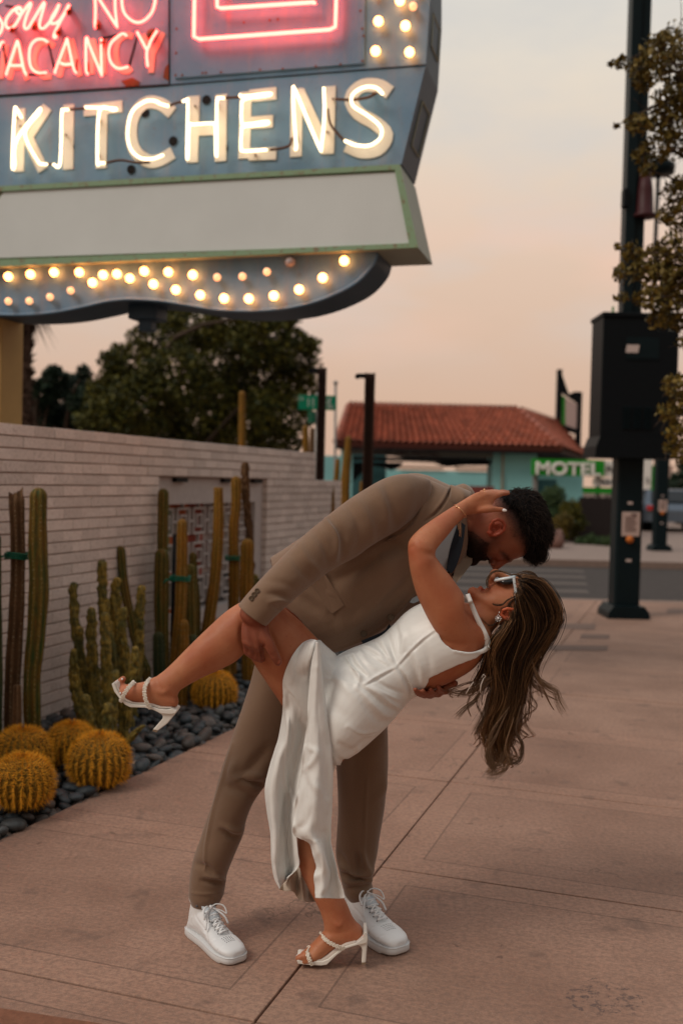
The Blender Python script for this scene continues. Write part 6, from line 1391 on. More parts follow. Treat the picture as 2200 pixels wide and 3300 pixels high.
# ---- sunglasses, earring, bracelet, ring
sg = empty('sunglasses', None, None); sg.parent = her
mb = MB(); mb.prism([P(*ZD(x, y), 3.052) for x, y in ((752, 272), (778, 268), (796, 400), (806, 500), (802, 560), (790, 572), (782, 520), (772, 400))], FW*.006); mb.build('temple', MATS['glasses_white'], sg, smooth=False)
for s_ in (-1, 1):
    cc = P(*ZD(672, 283 if s_ < 0 else 262), 3.13+s_*.034); ax = (P(*ZD(760, 266), 3.13)-P(*ZD(590, 292), 3.13)); ax /= np.linalg.norm(ax)
    tl_ = FW*.95+UP*.30*s_*0+UP*.0; t = np.linspace(0, 2*math.pi, 29); mb = MB()
    mb.tube([cc+ax*.0265*math.cos(a)*(1+.08*math.cos(2*a))+tl_*.029*math.sin(a)-UP*(.004*math.sin(a)*-s_+.0) for a in t], .0048, 8, caps=False); mb.build('rim', MATS['glasses_white'], sg)
    mb = MB(); mb.ball(cc-UP*.003, np.stack([ax*.025, tl_*.027, UP*.0035]), 20, 6); mb.build('lens', MATS['lens_black'], sg)
mb = MB(); mb.ball(P(*ZD(690, 312), 3.075), np.stack([RT*.021, UP*.009, FW*.012]), 16, 10); mb.build('lens', MATS['lens_black'], sg)
er = MB(); c = P(*ZD(602, 697), 3.05); er.ball(c, .0042, 10, 8)
for k in range(10): a = k*.628; er.ball(c+(RT*math.cos(a)+UP*math.sin(a))*.0082, .0017, 6, 5); er.tube([c, c+(RT*math.cos(a)+UP*math.sin(a))*.0078], .0008, 4)
er.ball(P(*ZD(613, 634), 3.055), .0022, 8, 6); er.ball(P(*ZD(604, 655), 3.053), .0018, 8, 6); er.build('earring', MATS['crystal'], her)
mb = MB(); w0 = P(*ZC(610, 505), 3.085); ax1 = (P(*ZC(662, 575), 3.075)-P(*ZC(548, 442), 3.075))/2; t = np.linspace(0, 2*math.pi, 40); mb.tube([(P(*ZC(608, 508), 3.088))+ax1*math.cos(a)*1.03+FW*.030*math.sin(a)-RT*.004*math.sin(a) for a in t], .0012, 6, caps=False)
mb.ball(P(*ZC(572, 462), 3.062), .003); mb.tube([P(*ZC(598, 600), 3.08), P(*ZC(588, 640), 3.08), P(*ZC(590, 680), 3.08)], .0009, 5); mb.tube([P(*ZC(605, 600), 3.08), P(*ZC(606, 680), 3.08), P(*ZC(600, 750), 3.08)], .0010, 5)
mb.build('bracelet', MATS['gold'], her)
mb = MB(); c = P(*ZC(842, 312), 3.13); mb.tube([c+(UP*math.cos(a)+FW*math.sin(a))*.0098-UP*.006 for a in t], .0013, 6); mb.ball(c+UP*.005, .0035, 8, 6); mb.build('ring', MATS['gold'], her)
# ---- her hair
HB = MB(); qh = np.random.default_rng(21)
cap = [((860, 262), (800, 480), 3.13, .150), ((930, 245), (820, 640), 3.13, .165), ((1020, 268), (860, 760), 3.13, .176), ((1110, 345), (930, 850), 3.13, .178), ((1185, 450), (1030, 920), 3.13, .170), ((1235, 560), (1110, 900), 3.13, .145), ((1248, 650), (1190, 800), 3.13, .10)]
cm_ = MB(); loft(cm_, [(ZD(*a), ZD(*b), d, t) for a, b, d, t in cap], 40, k=36)
loft(cm_, [(ZD(*a), ZD(*b), d, t) for a, b, d, t in [((640, 720), (1150, 760), 3.15, .12), ((600, 850), (1080, 900), 3.15, .12), ((560, 1000), (1020, 1040), 3.15, .10), ((530, 1150), (980, 1180), 3.15, .08)]], 20, k=30)
me = remesh(cm_, .004, 4); V = getV(me); setcol(me, np.tile([.022, .014, .010], (len(V), 1)))
N_ = getN(me); rip = np.array([mnoise.noise(Vector((v[0]*60, v[1]*60, v[2]*60))) for v in V]); setV(me, V+N_*(rip*.004)[:, None])
link('hair_base', me, MATS['hair_her'], her)
guides = [
 [(1345, 580, 0), (1420, 600, 0), (1480, 680, 0), (1505, 770, 0), (1470, 860, 0), (1415, 930, 0), (1385, 1010, .1), (1400, 1065, .2), (1455, 1100, .2), (1490, 1140, .2), (1518, 1195, .2)],
 [(1335, 600, 0), (1400, 630, 0), (1450, 710, 0), (1475, 790, 0), (1430, 880, 0), (1390, 950, 0), (1370, 1040, 0), (1395, 1090, .1), (1375, 1125, 0), (1350, 1150, 0)],
 [(1330, 620, 0), (1380, 680, 0), (1420, 760, 0), (1420, 840, 0), (1370, 930, 0), (1350, 1030, 0), (1350, 1130, 0), (1335, 1230, 0), (1300, 1300, 0), (1320, 1360, 0), (1320, 1410, 0), (1280, 1440, 0)],
 [(1320, 640, 0), (1350, 710, 0), (1380, 790, 0), (1370, 870, 0), (1330, 960, 0), (1310, 1060, 0), (1300, 1160, 0), (1270, 1250, 0), (1265, 1330, 0), (1260, 1400, 0), (1225, 1440, 0), (1190, 1480, 0)],
 [(1310, 670, 0), (1325, 740, 0), (1340, 820, 0), (1310, 900, 0), (1275, 1000, 0), (1265, 1100, 0), (1250, 1200, 0), (1205, 1300, 0), (1180, 1370, 0), (1200, 1430, 0), (1240, 1440, 0), (1190, 1495, 0)],
 [(1295, 730, 0), (1300, 790, 0), (1290, 860, 0), (1240, 950, 0), (1215, 1040, 0), (1225, 1140, 0), (1215, 1240, 0), (1180, 1330, 0), (1170, 1400, 0), (1215, 1450, 0), (1175, 1480, 0)],
 [(1285, 770, 0), (1260, 840, 0), (1215, 910, 0), (1185, 1000, 0), (1180, 1080, 0), (1160, 1150, 0), (1150, 1210, 0), (1115, 1290, 0)],
 [(1265, 800, 0), (1220, 860, 0), (1180, 940, 0), (1150, 1030, 0), (1120, 1085, 0), (1070, 1130, 0), (1035, 1215, 0)],
 [(1250, 830, 0), (1195, 880, 0), (1160, 960, 0), (1125, 1050, 0), (1090, 1085, 0), (1030, 1110, 0), (985, 1098, 0)]]
GQ = [cr(g, 46) for g in guides]
dark = np.array([.009, .005, .0035]); mid = np.array([.125, .062, .029]); lite = np.array([.38, .195, .085])
def clump(g, w, n, tone, lenk, amp, spread):
    i = int(min(g, len(GQ)-1.001)); f = g-i; Q = GQ[i]*(1-f)+GQ[i+1]*f; m = int(56*lenk); Q = cr(Q[:max(int(46*lenk), 12)], m); t = np.linspace(0, lenk, m)
    ph, fr, ph2 = qh.uniform(0, 6.28), qh.uniform(8, 15), qh.uniform(0, 6.28); e = np.clip((t-.28)/.5, 0, 1)
    if qh.random() < .78:      # most locks gather into one tapering tail
        k_g = (sm(np.clip((t-.22)/.45, 0, 1))*.62)[:, None]; C0 = cr(GQ[3]*.45+GQ[4]*.55, 56)[:m]; Q[:, :2] = Q[:, :2]*(1-k_g)+C0[:len(Q), :2]*k_g
    bx, by, bz = amp*e*np.sin(t*fr+ph), amp*.5*e*np.cos(t*fr+ph), .016*e*np.sin(t*fr+ph2)
    for _ in range(n):
        j = qh.normal(0, spread, 2); jd = qh.normal(0, .012); nar = np.interp(t/lenk, [0, .35, .8, 1], [1, .9, .45, .15]); tn = np.clip(tone+qh.normal(0, .2), 0, 1)
        u = Q[:, 0]+bx*qh.uniform(.85, 1.1)+j[0]*nar; v = Q[:, 1]+by+j[1]*nar*.6; dd = 3.135-w*(.088*np.clip(1.15-t*.95, .3, 1))-.008+bz+jd*nar
        X = np.array([P(*ZA(a_, b_), d_) for a_, b_, d_ in zip(u, v, dd)]); rr = qh.uniform(.0005, .0010)*np.clip(1.3-t/lenk, .15, 1); tip = np.clip((t-.42)*1.9, 0, 1)[:, None]
        c0 = dark*(1-tn)+(lite*.8)*tn; c1 = mid*(1-tn*.7)+lite*(.35+tn*.6); HB.tube(X, rr, 3, col=c0*(1-tip)+c1*tip)
for k in range(230):
    g = qh.uniform(0, 7.99); w = math.cos(qh.uniform(-1.35, 1.35)); w = w if k % 5 else -w
    tone = float(qh.choice([0.02, .14, .34, .7], p=[.44, .30, .17, .09])); lk = qh.uniform(.62, 1.0); clump(g, w, 14, tone, lk, qh.uniform(10, 36)*(1.4 if lk > .8 else .8), 11)
for k in range(170): clump(qh.uniform(0, 7.99), qh.uniform(.2, 1.1), 1, .4, qh.uniform(.5, 1), 34, 22)
def wisp(pts, n=10, spread=10, r=.0008, tone=.3, Z=ZD, d=3.05):
    for _ in range(n):
        o_ = qh.normal(0, spread, 2); Q = cr([[x+o_[0]*(i/len(pts)), y+o_[1]*(i/len(pts)+.2), 0] for i, (x, y) in enumerate(pts)], 26); X = np.array([P(*Z(a, b_), d+qh.normal(0, .003)) for a, b_, _q in Q]); t = np.linspace(0, 1, 26)
        HB.tube(X, r*np.clip(1.3-t, .2, 1), 4, col=np.array([.05, .03, .02])*(1-tone)+np.array([.27, .155, .085])*tone)
wisp([(930, 245), (830, 232), (740, 235), (650, 205), (590, 196), (540, 215), (500, 265), (485, 320), (505, 380)], 16, 9, .0009, .35, d=3.10)
wisp([(1010, 245), (960, 215), (880, 205), (800, 230)], 16, 14, .0008, .3, d=3.12)
wisp([(830, 430), (760, 470), (700, 500), (650, 545), (590, 550), (545, 535)], 12, 8, .0008, .1, d=3.055)
wisp([(850, 420), (790, 480), (730, 530), (700, 580), (640, 600)], 26, 10, .0012, .05, d=3.06)
wisp([(800, 570), (790, 640), (830, 720), (900, 760), (980, 770)], 10, 12, .0009, .6, d=3.045)
for k in range(60): wisp([(880+qh.normal(0, 12), 260+k*3.3), (930+qh.normal(0, 20), 330+k*3.4), (980+qh.normal(0, 20), 450+k*3), (1080, 560+k*2.5), (1180, 580+k*3), (1235, 640+k*2)], 3, 18, .0012, float(qh.choice([0, .15, .45, .8])), d=3.048+.0002*k)
wisp([(640, 760), (600, 700), (560, 760), (500, 770), (420, 690)], 8, 14, .0006, .1, d=3.06)
for pts in ([(1370, 960), (1385, 1010), (1410, 1060), (1450, 1092), (1485, 1112), (1495, 1150), (1522, 1198)], [(1200, 1040), (1150, 1065), (1095, 1110), (1040, 1118), (978, 1098)], [(1200, 1050), (1150, 1090), (1110, 1150), (1060, 1190), (1030, 1222)], [(1200, 1080), (1172, 1130), (1158, 1200), (1112, 1295)],
    [(1320, 1180), (1300, 1290), (1328, 1350), (1318, 1425), (1285, 1440), (1270, 1425)], [(1260, 1200), (1205, 1320), (1165, 1400), (1190, 1455), (1235, 1440), (1240, 1400)], [(1290, 1230), (1250, 1370), (1272, 1430), (1225, 1480), (1168, 1482)], [(1270, 1180), (1190, 1300), (1180, 1400), (1200, 1470), (1175, 1495)]):
    wisp(pts, 40, 13, .0006, float(qh.choice([.2, .45, .6])), Z=ZA, d=3.06)
HB.build('hair', MATS['hair_her'], her, colors=True)
mb = MB(); mb.tube([P(*ZA(x, y), 3.03) for x, y in ((1105, 1065), (1090, 1085), (1070, 1120))], .0016, 5); mb.tube([P(*ZA(x, y), 3.03) for x, y in ((1150, 1050), (1138, 1080), (1135, 1115))], .0016, 5); mb.tube([P(*ZA(x, y), 3.02) for x, y in ((1150, 1050), (1160, 1040), (1150, 1030), (1142, 1045))], .0012, 5); mb.build('hair_pin', MATS['pearl_pin'], her)
# ================================================================ HIM
torso = [((178, 490), (470, 930), 3.34, .30), ((240, 450), (560, 905), 3.34, .32), ((330, 390), (660, 850), 3.34, .34), ((440, 310), (745, 790), 3.34, .36), ((540, 235), (810, 740), 3.34, .37), ((640, 175), (880, 700), 3.34, .38), ((735, 130), (950, 655), 3.34, .38), ((815, 108), (1010, 590), 3.34, .36), ((890, 118), (1050, 520), 3.335, .32), ((960, 148), (1080, 450), 3.33, .26), ((1010, 168), (1090, 380), 3.325, .20)]
torso = [(ZA(*a), ZA(*b), d, t) for a, b, d, t in torso]
sleeve = [((880, 125), (850, 300), 3.20, .10), ((800, 110), (800, 335), 3.175, .15), ((700, 130), (725, 385), 3.15, .165), ((600, 182), (640, 438), 3.12, .165), ((500, 250), (545, 503), 3.09, .16), ((420, 313), (455, 552), 3.06, .158), ((300, 420), (360, 625), 3.02, .15), ((200, 515), (275, 690), 2.99, .14), ((110, 610), (215, 745), 2.965, .13), ((28, 710), (155, 806), 2.955, .122)]
sleeve = [(ZA(*a), ZA(*b), d, t) for a, b, d, t in sleeve]
legF = [((600, 240), (960, 470), 3.34, .26), ((740, 330), (1010, 520), 3.33, .24), ((735, 450), (980, 640), 3.31, .20), ((690, 600), (930, 760), 3.29, .185), ((640, 742), (880, 850), 3.27, .175), ((592, 895), (815, 945), 3.25, .17), ((552, 1040), (742, 1042), 3.24, .16), ((520, 1130), (706, 1130), 3.245, .155), ((497, 1200), (692, 1195), 3.25, .152), ((465, 1290), (650, 1290), 3.255, .15), ((448, 1370), (615, 1375), 3.26, .145), ((442, 1430), (606, 1425), 3.26, .14), ((441, 1476), (598, 1472), 3.26, .135)]
legF = [(ZB(*a), ZB(*b), d, t) for a, b, d, t in legF]
legB = [((430, 500), (740, 470), 3.38, .22), ((440, 700), (775, 690), 3.38, .20), ((450, 850), (784, 850), 3.375, .19), ((458, 1000), (784, 1000), 3.37, .18), ((464, 1150), (772, 1150), 3.37, .17), ((466, 1300), (757, 1300), 3.37, .16), ((458, 1450), (735, 1450), 3.37, .155), ((455, 1580), (716, 1580), 3.37, .15), ((478, 1690), (690, 1680), 3.365, .145), ((498, 1770), (682, 1740), 3.36, .14), ((510, 1822), (692, 1792), 3.36, .135)]
legB = [(ZG(*a), ZG(*b), d, t) for a, b, d, t in legB]
neckm = [((960, 200), (1060, 400), 3.31, .15), ((1020, 200), (1050, 400), 3.30, .14), ((1080, 205), (1020, 430), 3.29, .13), ((1130, 215), (1040, 455), 3.285, .13)]
neckm = [(ZA(*a), ZA(*b), d, t) for a, b, d, t in neckm]
hm = [((700, 440), (640, 900), 3.285, .10), ((760, 400), (672, 965), 3.285, .118), ((850, 370), (730, 985), 3.285, .130), ((940, 355), (800, 965), 3.285, .142), ((1020, 345), (865, 965), 3.285, .150), ((1100, 335), (960, 985), 3.285, .156), ((1180, 330), (1060, 985), 3.285, .160), ((1270, 350), (1160, 965), 3.285, .16), ((1350, 410), (1250, 925), 3.285, .15), ((1410, 510), (1330, 840), 3.285, .12), ((1435, 600), (1400, 740), 3.285, .08)]
hm = [(ZC(*a), ZC(*b), d, t) for a, b, d, t in hm]
bb = MB()
loft(bb, torso, 50, scale=.82, dscale=.8); loft(bb, sleeve, 40, scale=.80, dscale=.75); loft(bb, legF, 50, scale=.70, dscale=.68); loft(bb, legB, 50, scale=.66, dscale=.68); loft(bb, neckm, 16); loft(bb, hm, 50)
for x, y, r in ((1010, 1000, .0), ): pass
# nose, brow, chin, mouth, ear base
chain(bb, [(ZC(1080, 965), 3.285, .009), (ZC(1040, 990), 3.285, .0105), (ZC(990, 1020), 3.285, .012), (ZC(955, 1040), 3.285, .0135), (ZC(935, 1018), 3.285, .0125), (ZC(920, 985), 3.285, .012)])
for s_ in (-1, 1): bb.ball(P(*ZC(925, 1012), 3.285+s_*.014), .0105, 10, 8)
def crossm(mb, x, y, half, r, bow=.012, k=9):
    t = np.linspace(-1, 1, k); mb.tube([P(*ZC(x, y), 3.285+a*half)+UP*bow*a*a for a in t], [r*(1-.6*abs(a)**2) for a in t], 8)
crossm(bb, 1085, 975, .05, .011, .018); crossm(bb, 848, 960, .026, .009); crossm(bb, 800, 962, .024, .008); bb.ball(P(*ZC(725, 960), 3.285), .024, 12, 10)
# near hand gripping her leg
ph = [((1205, 150), (1370, 260), 2.955, .05), ((1165, 235), (1375, 320), 2.953, .046), ((1143, 320), (1382, 352), 2.950, .042), ((1143, 400), (1365, 420), 2.948, .042), ((1155, 470), (1335, 480), 2.952, .040), ((1195, 520), (1318, 530), 2.965, .034)]
loft(bb, [(ZE(*a), ZE(*b), d, t) for a, b, d, t in ph], 26)
chain(bb, [(ZE(1320, 350), 2.946, .018), (ZE(1355, 430), 2.938, .0175), (ZE(1398, 505), 2.940, .0150), (ZE(1430, 565), 2.946, .0146), (ZE(1452, 608), 2.954, .0132)])
for i, (x, y) in enumerate(((1300, 545), (1262, 535), (1225, 515), (1190, 490))):
    chain(bb, [(ZE(x, y-40), 2.965, .0125), (ZE(x+4, y+25), 2.972, .0125), (ZE(x+14, y+40), 3.0, .0115), (ZE(x+40, y+20), 3.045, .011), (ZE(x+80, y-20), 3.10, .0105), (ZE(x+130, y-70), 3.13, .0095)])
# far hand under her back
chain(bb, [(ZA(900, 1010), 3.24, .035), (ZA(900, 1080), 3.21, .028), (ZA(880, 1110), 3.17, .022)])
for i, (x, y, dd) in enumerate(((845, 1118, 3.05), (880, 1124, 3.07), (915, 1118, 3.09), (950, 1105, 3.11))):
    chain(bb, [(ZA(x+40, y-5), 3.19, .0105), (ZA(x+30, y+4), 3.14, .0105), (ZA(x+15, y+4), dd+.03, .010), (ZA(x, y-6), dd-.02, .0088), (ZA(x-8, y-18), dd-.05, .0075)])
chain(bb, [(ZA(940, 1080), 3.17, .012), (ZA(985, 1082), 3.13, .0115), (ZA(1020, 1072), 3.10, .0105)])
him_me = remesh(bb, .0036, 5)
strokes(him_me, [([(1010, 930), (1040, 965), (1075, 950)], 9, -.006), ([(1000, 880), (1020, 920), (1060, 940), (1100, 930)], 6, -.003), ([(900, 890), (940, 920), (990, 925)], 18, .005), ([(900, 850), (940, 960), (905, 985)], 8, -.003),
    ([(1120, 820), (1180, 850), (1240, 920)], 16, .002), ([(1100, 970), (1060, 960), (1030, 930)], 6, -.003), ([(820, 930), (870, 955)], 6, -.003), ([(760, 780), (850, 830), (900, 900)], 20, .003), ([(1000, 760), (1060, 800), (1080, 860)], 22, -.002), ([(905, 985), (925, 1000)], 4, -.003)], ZC)
strokes(him_me, [([(1180, 330), (1195, 430), (1225, 500)], 7, .002), ([(1215, 330), (1240, 440), (1262, 520)], 7, -.002), ([(1250, 340), (1280, 440), (1296, 530)], 7, .002), ([(1328, 470), (1326, 540), (1330, 600)], 8, -.010), ([(1385, 545), (1425, 555)], 4, -.0015), ([(1380, 560), (1420, 568)], 4, -.001), ([(1180, 470), (1205, 530)], 5, -.005), ([(1238, 500), (1250, 575)], 5, -.006), ([(1276, 520), (1288, 590)], 5, -.006), ([(1380, 340), (1400, 430), (1440, 520)], 8, .002), ([(1160, 440), (1230, 480), (1300, 500)], 8, .004), ([(1240, 290), (1300, 330), (1340, 400)], 9, .002)], ZE)
V = getV(him_me); q = proj(V); C = np.ones((len(V), 3)); hx = (V[:, 2] > 0)
dk = np.array([.055, .05, .055])
a = softpoly(q[:, :2], mp(ZC, [(1010, 380), (1090, 500), (1150, 600), (1180, 720), (1210, 800), (1270, 905), (1262, 970), (1500, 1040), (1560, 300), (1000, 250)]), 26)
fade = softpoly(q[:, :2], mp(ZC, [(920, 380), (960, 520), (1040, 560), (1075, 640), (1100, 760), (1170, 800), (1260, 930), (1500, 900), (1500, 300), (900, 280)]), 60)
fade = np.clip((fade-.5)*2.6+.25, 0, 1)*(fade > .3)
beard = softpoly(q[:, :2], mp(ZC, [(660, 640), (760, 700), (850, 755), (960, 765), (950, 840), (890, 890), (860, 930), (905, 970), (890, 1010), (700, 1060), (540, 950), (560, 700)]), 26)
beard2 = softpoly(q[:, :2], mp(ZC, [(720, 740), (820, 850), (840, 940), (870, 990), (700, 1040), (560, 900), (610, 760)]), 30)
brow = softpoly(q[:, :2], mp(ZC, [(1000, 900), (1030, 905), (1110, 985), (1085, 1000), (1040, 960)]), 8)
isH = (q[:, 0] > ZC(560, 0)[0]) & (q[:, 1] < ZC(0, 1050)[1]) & (q[:, 1] > ZC(0, 260)[1]) & (q[:, 2] > 3.17)
for w_, k_2 in ((fade, .80), (a, .985), (beard, .85), (beard2, .92), (brow, .85)):
    w2 = (w_*k_2*isH)[:, None]; C = C*(1-w2)+C*dk*w2
C = np.where(isH[:, None], paint(C, q, [(930, 970), (1000, 960), (1000, 1080), (900, 1080)], (1.1, .75, .7), 20, .5, ZC), C)
hand_ = softpoly(q[:, :2], mp(ZE, [(1100, 100), (1420, 150), (1520, 640), (1400, 720), (1120, 640)]), 20)*(q[:, 2] < 3.05); C = C*(1-hand_[:, None]*np.array([.18, .25, .26])); setcol(him_me, C)  # near hand darkened: partly skin tone, partly its shadow put into the colour
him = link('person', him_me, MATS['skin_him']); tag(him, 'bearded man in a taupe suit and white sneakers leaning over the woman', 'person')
MATS['hair_him'].node_tree.nodes['Principled BSDF'].inputs['Specular IOR Level'].default_value = .08; MATS['hair_him'].node_tree.nodes['Principled BSDF'].inputs['Roughness'].default_value = .7
mb = MB(); mb.ball(P(*ZE(1453, 602), 2.942), np.stack([RT*.0065, UP*.008, FW*.003]), 10, 8); me = mb.mesh('n'); setcol(me, np.tile([1.25, 1.2, 1.2], (len(me.vertices), 1))); link('nails', me, MATS['skin_him'], him)
# ear
mb = MB(); E = lambda x, y, d: P(*ZC(x, y), d)
mb.tube([E(*p) for p in ((890, 700, 3.2), (905, 650, 3.195), (930, 600, 3.19), (975, 582, 3.186), (1020, 600, 3.186), (1045, 640, 3.188), (1035, 690, 3.19), (1000, 720, 3.195), (950, 740, 3.2), (900, 735, 3.203), (870, 700, 3.203))], [.0045, .005, .0056, .0058, .0058, .0058, .0056, .0056, .006, .006, .005], 8)
mb.tube([E(*p) for p in ((930, 640, 3.192), (975, 625, 3.19), (1005, 650, 3.192), (1000, 685, 3.195), (960, 700, 3.198))], .0036, 8); mb.ball(E(955, 665, 3.212), np.stack([RT*.024, UP*.022, FW*.014]), 14, 10); mb.ball(E(900, 715, 3.2), .008, 10, 8)
me = remesh(mb, .002, 3); strokes(me, [([(930, 665), (955, 680)], 7, -.006, 0)], ZC); setcol(me, np.tile([1.12, .72, .68], (len(me.vertices), 1))); link('ear', me, MATS['skin_him'], him)
# ---- his hair
hc = [((1030, 355), (1075, 540), 3.285, .12), ((1095, 322), (1125, 660), 3.285, .148), ((1180, 300), (1180, 780), 3.285, .172), ((1260, 300), (1225, 890), 3.285, .182), ((1340, 340), (1275, 955), 3.285, .174), ((1405, 420), (1340, 975), 3.285, .16), ((1450, 540), (1400, 930), 3.285, .125), ((1462, 640), (1440, 800), 3.285, .08)]
hm2 = MB(); loft(hm2, [(ZC(*a_), ZC(*b_), d, t) for a_, b_, d, t in hc], 36, k=36); me = remesh(hm2, .0035, 4); V = getV(me); N_ = getN(me)
rip = np.array([mnoise.noise(Vector(v*55)) for v in V]); setV(me, V+N_*(rip*.0025)[:, None]); setcol(me, np.tile([.004, .0035, .004], (len(V), 1))); link('hair_base', me, MATS['hair_him'], him)
FB = MB(); qf = np.random.default_rng(31); V = getV(me); N_ = getN(me)
def tuft(p, n_, dr, l, r, col, curl=.3, k=5):
    t = np.linspace(0, 1, k); s_ = np.cross(dr, n_); X = [p+n_*l*.35*math.sin(a*2.2)+dr*l*a+s_*l*curl*math.sin(a*3)*.5-n_*l*.25*a*a for a in t]; FB.tube(X, r*np.clip(1.15-t, .1, 1), 3, col=col, caps=False)
tgt = P(*ZC(1350, 1010), 3.285)
for i in qf.choice(len(V), min(3600, len(V)), replace=False):
    n_ = N_[i]; d_ = tgt-V[i]; d_ = d_/np.linalg.norm(d_)+qf.normal(0, .35, 3); d_ -= n_*np.dot(d_, n_); d_ /= np.linalg.norm(d_)+1e-9
    qq_ = proj(V[i][None])[0]; frt = max(0, min(1, (qq_[1]-ZC(0, 500)[1])/130)); l = qf.uniform(.014, .030)*(1+.5*frt); d_ = d_+n_*qf.uniform(0, .45)
    tuft(V[i]-n_*.002, n_, d_, l, qf.uniform(.0005, .0012), np.array([.016, .011, .009])*qf.uniform(.3, 2.4), qf.uniform(-.6, .6))
Vb, Nb = getV(him_me), getN(him_me)
cs_ = np.nonzero((a > .5)*isH)[0]
for i in qf.choice(cs_, min(2600, len(cs_)), replace=False):
    n_ = Nb[i]; d_ = tgt-Vb[i]; d_ = d_/np.linalg.norm(d_)+qf.normal(0, .35, 3); d_ -= n_*np.dot(d_, n_); d_ /= np.linalg.norm(d_)+1e-9; e_ = float(np.clip((a[i]-.5)*2, 0, 1))
    tuft(Vb[i]-n_*.001, n_, d_, .006+.012*e_*qf.uniform(.5, 1), qf.uniform(.0004, .0009), np.array([.010, .007, .007])*qf.uniform(.5, 1.8), qf.uniform(-.4, .4))
for k in range(50):   # curls of the quiff
    c = P(*ZC(1290+qf.uniform(-20, 140), 940+qf.uniform(-40, 30)), 3.285+qf.uniform(-.06, .06)); a0 = qf.uniform(0, 6.28); r = qf.uniform(.006, .013); t = np.linspace(0, 4.2, 14)
    FB.tube([c+RT*r*(1+.12*a)*math.cos(a+a0)+UP*r*(1+.12*a)*math.sin(a+a0)+FW*.003*a for a in t], .0011, 4, col=(.012, .009, .009))
# beard hairs and fade stubble
V = getV(him_me); N_ = getN(him_me); q = proj(V); wb_ = np.clip(beard*.5+beard2*.6, 0, 1)*isH; wf = np.clip(fade-.4, 0, 1)*isH*(1-a)
cand = np.nonzero(wb_ > .45)[0]; pr = wb_[cand]**2; pr /= pr.sum()
for i in qf.choice(cand, min(5200, len(cand)), replace=False, p=pr):
    n_ = N_[i]; d_ = -RT*.8-UP*.5+qf.normal(0, .35, 3); d_ -= n_*np.dot(d_, n_); d_ /= np.linalg.norm(d_)+1e-9; tuft(V[i], n_, d_, qf.uniform(.004, .009), .00055, np.array([.014, .009, .007])*qf.uniform(.5, 2.2), 0, 4)
wf = fade*isH
cand = np.nonzero(wf > .3)[0]
for i in qf.choice(cand, min(2600, len(cand)), replace=False):
    n_ = N_[i]; d_ = RT*.7-UP*.3+qf.normal(0, .3, 3); d_ -= n_*np.dot(d_, n_); d_ /= np.linalg.norm(d_)+1e-9; tuft(V[i], n_, d_, qf.uniform(.003, .006), .0004, np.array([.02, .014, .012]), 0, 4)
FB.build('hair', MATS['hair_him'], him, colors=True)
# ---- jacket
jb = MB(); loft(jb, torso, 70, k=40, sq=.92); me = remesh(jb, .0042, 4)
hem = mp(ZA, [(100, 300), (168, 482), (178, 530), (215, 700), (290, 760), (400, 880), (470, 936), (430, 1100), (0, 1100), (0, 300)]); 
fr = mp(ZA, [(1055, 430), (1030, 470), (1015, 520), (1000, 560), (975, 600), (940, 640), (905, 625), (880, 600), (900, 480), (960, 380), (1030, 330)])
cutpoly(me, [hem, fr])
strokes(me, [([(840, 125), (858, 190), (855, 260), (820, 330), (760, 375), (690, 410)], 5, -.006), ([(870, 128), (880, 190), (872, 270), (840, 345)], 10, .003), ([(1003, 172), (975, 230), (930, 290), (880, 330)], 4, -.005), ([(990, 175), (960, 235), (915, 290)], 5, .003), ([(880, 125), (940, 150), (1000, 178)], 3, -.0015),
    ([(425, 565), (470, 630), (515, 715)], 3, -.002), ([(400, 600), (500, 590), (640, 500), (780, 420)], 30, -.012), ([(560, 640), (680, 560), (800, 480)], 30, .006), ([(250, 650), (330, 690), (420, 760)], 22, -.006), ([(420, 860), (520, 820), (640, 740), (760, 640)], 26, .003), ([(840, 640), (760, 740), (650, 842), (480, 925)], 5, .003), ([(600, 420), (700, 520), (720, 640)], 26, .006), ([(700, 400), (790, 470), (800, 600)], 22, -.006), ([(330, 620), (440, 700), (470, 820)], 20, -.005), ([(700, 660), (640, 720), (560, 800)], 16, .005), ([(860, 480), (800, 600), (700, 700)], 14, -.005)], ZA, 1.7); wrinkle(me, .003, (7, 7, 7), seed=2)
jacket = link('jacket', me, MATS['suit_wool'], him); solid(jacket, .004)
js = MB(); loft(js, sleeve, 170, k=120, cap1=None, cap0=True, sq=.95); me = js.mesh('s'); bm = bmesh.new(); bm.from_mesh(me); bmesh.ops.delete(bm, geom=[f for f in bm.faces if len(f.verts) > 8 and np.dot(np.array(f.calc_center_median())-P(*ZA(91, 758), 2.955), np.array(f.calc_center_median())-P(*ZA(91, 758), 2.955)) < .01], context='FACES_ONLY'); bmesh.ops.recalc_face_normals(bm, faces=bm.faces[:]); bm.to_mesh(me); bm.free()
print('sleeve normal out', float(np.mean((getN(me)*(getV(me)-getV(me).mean(0))).sum(1))))
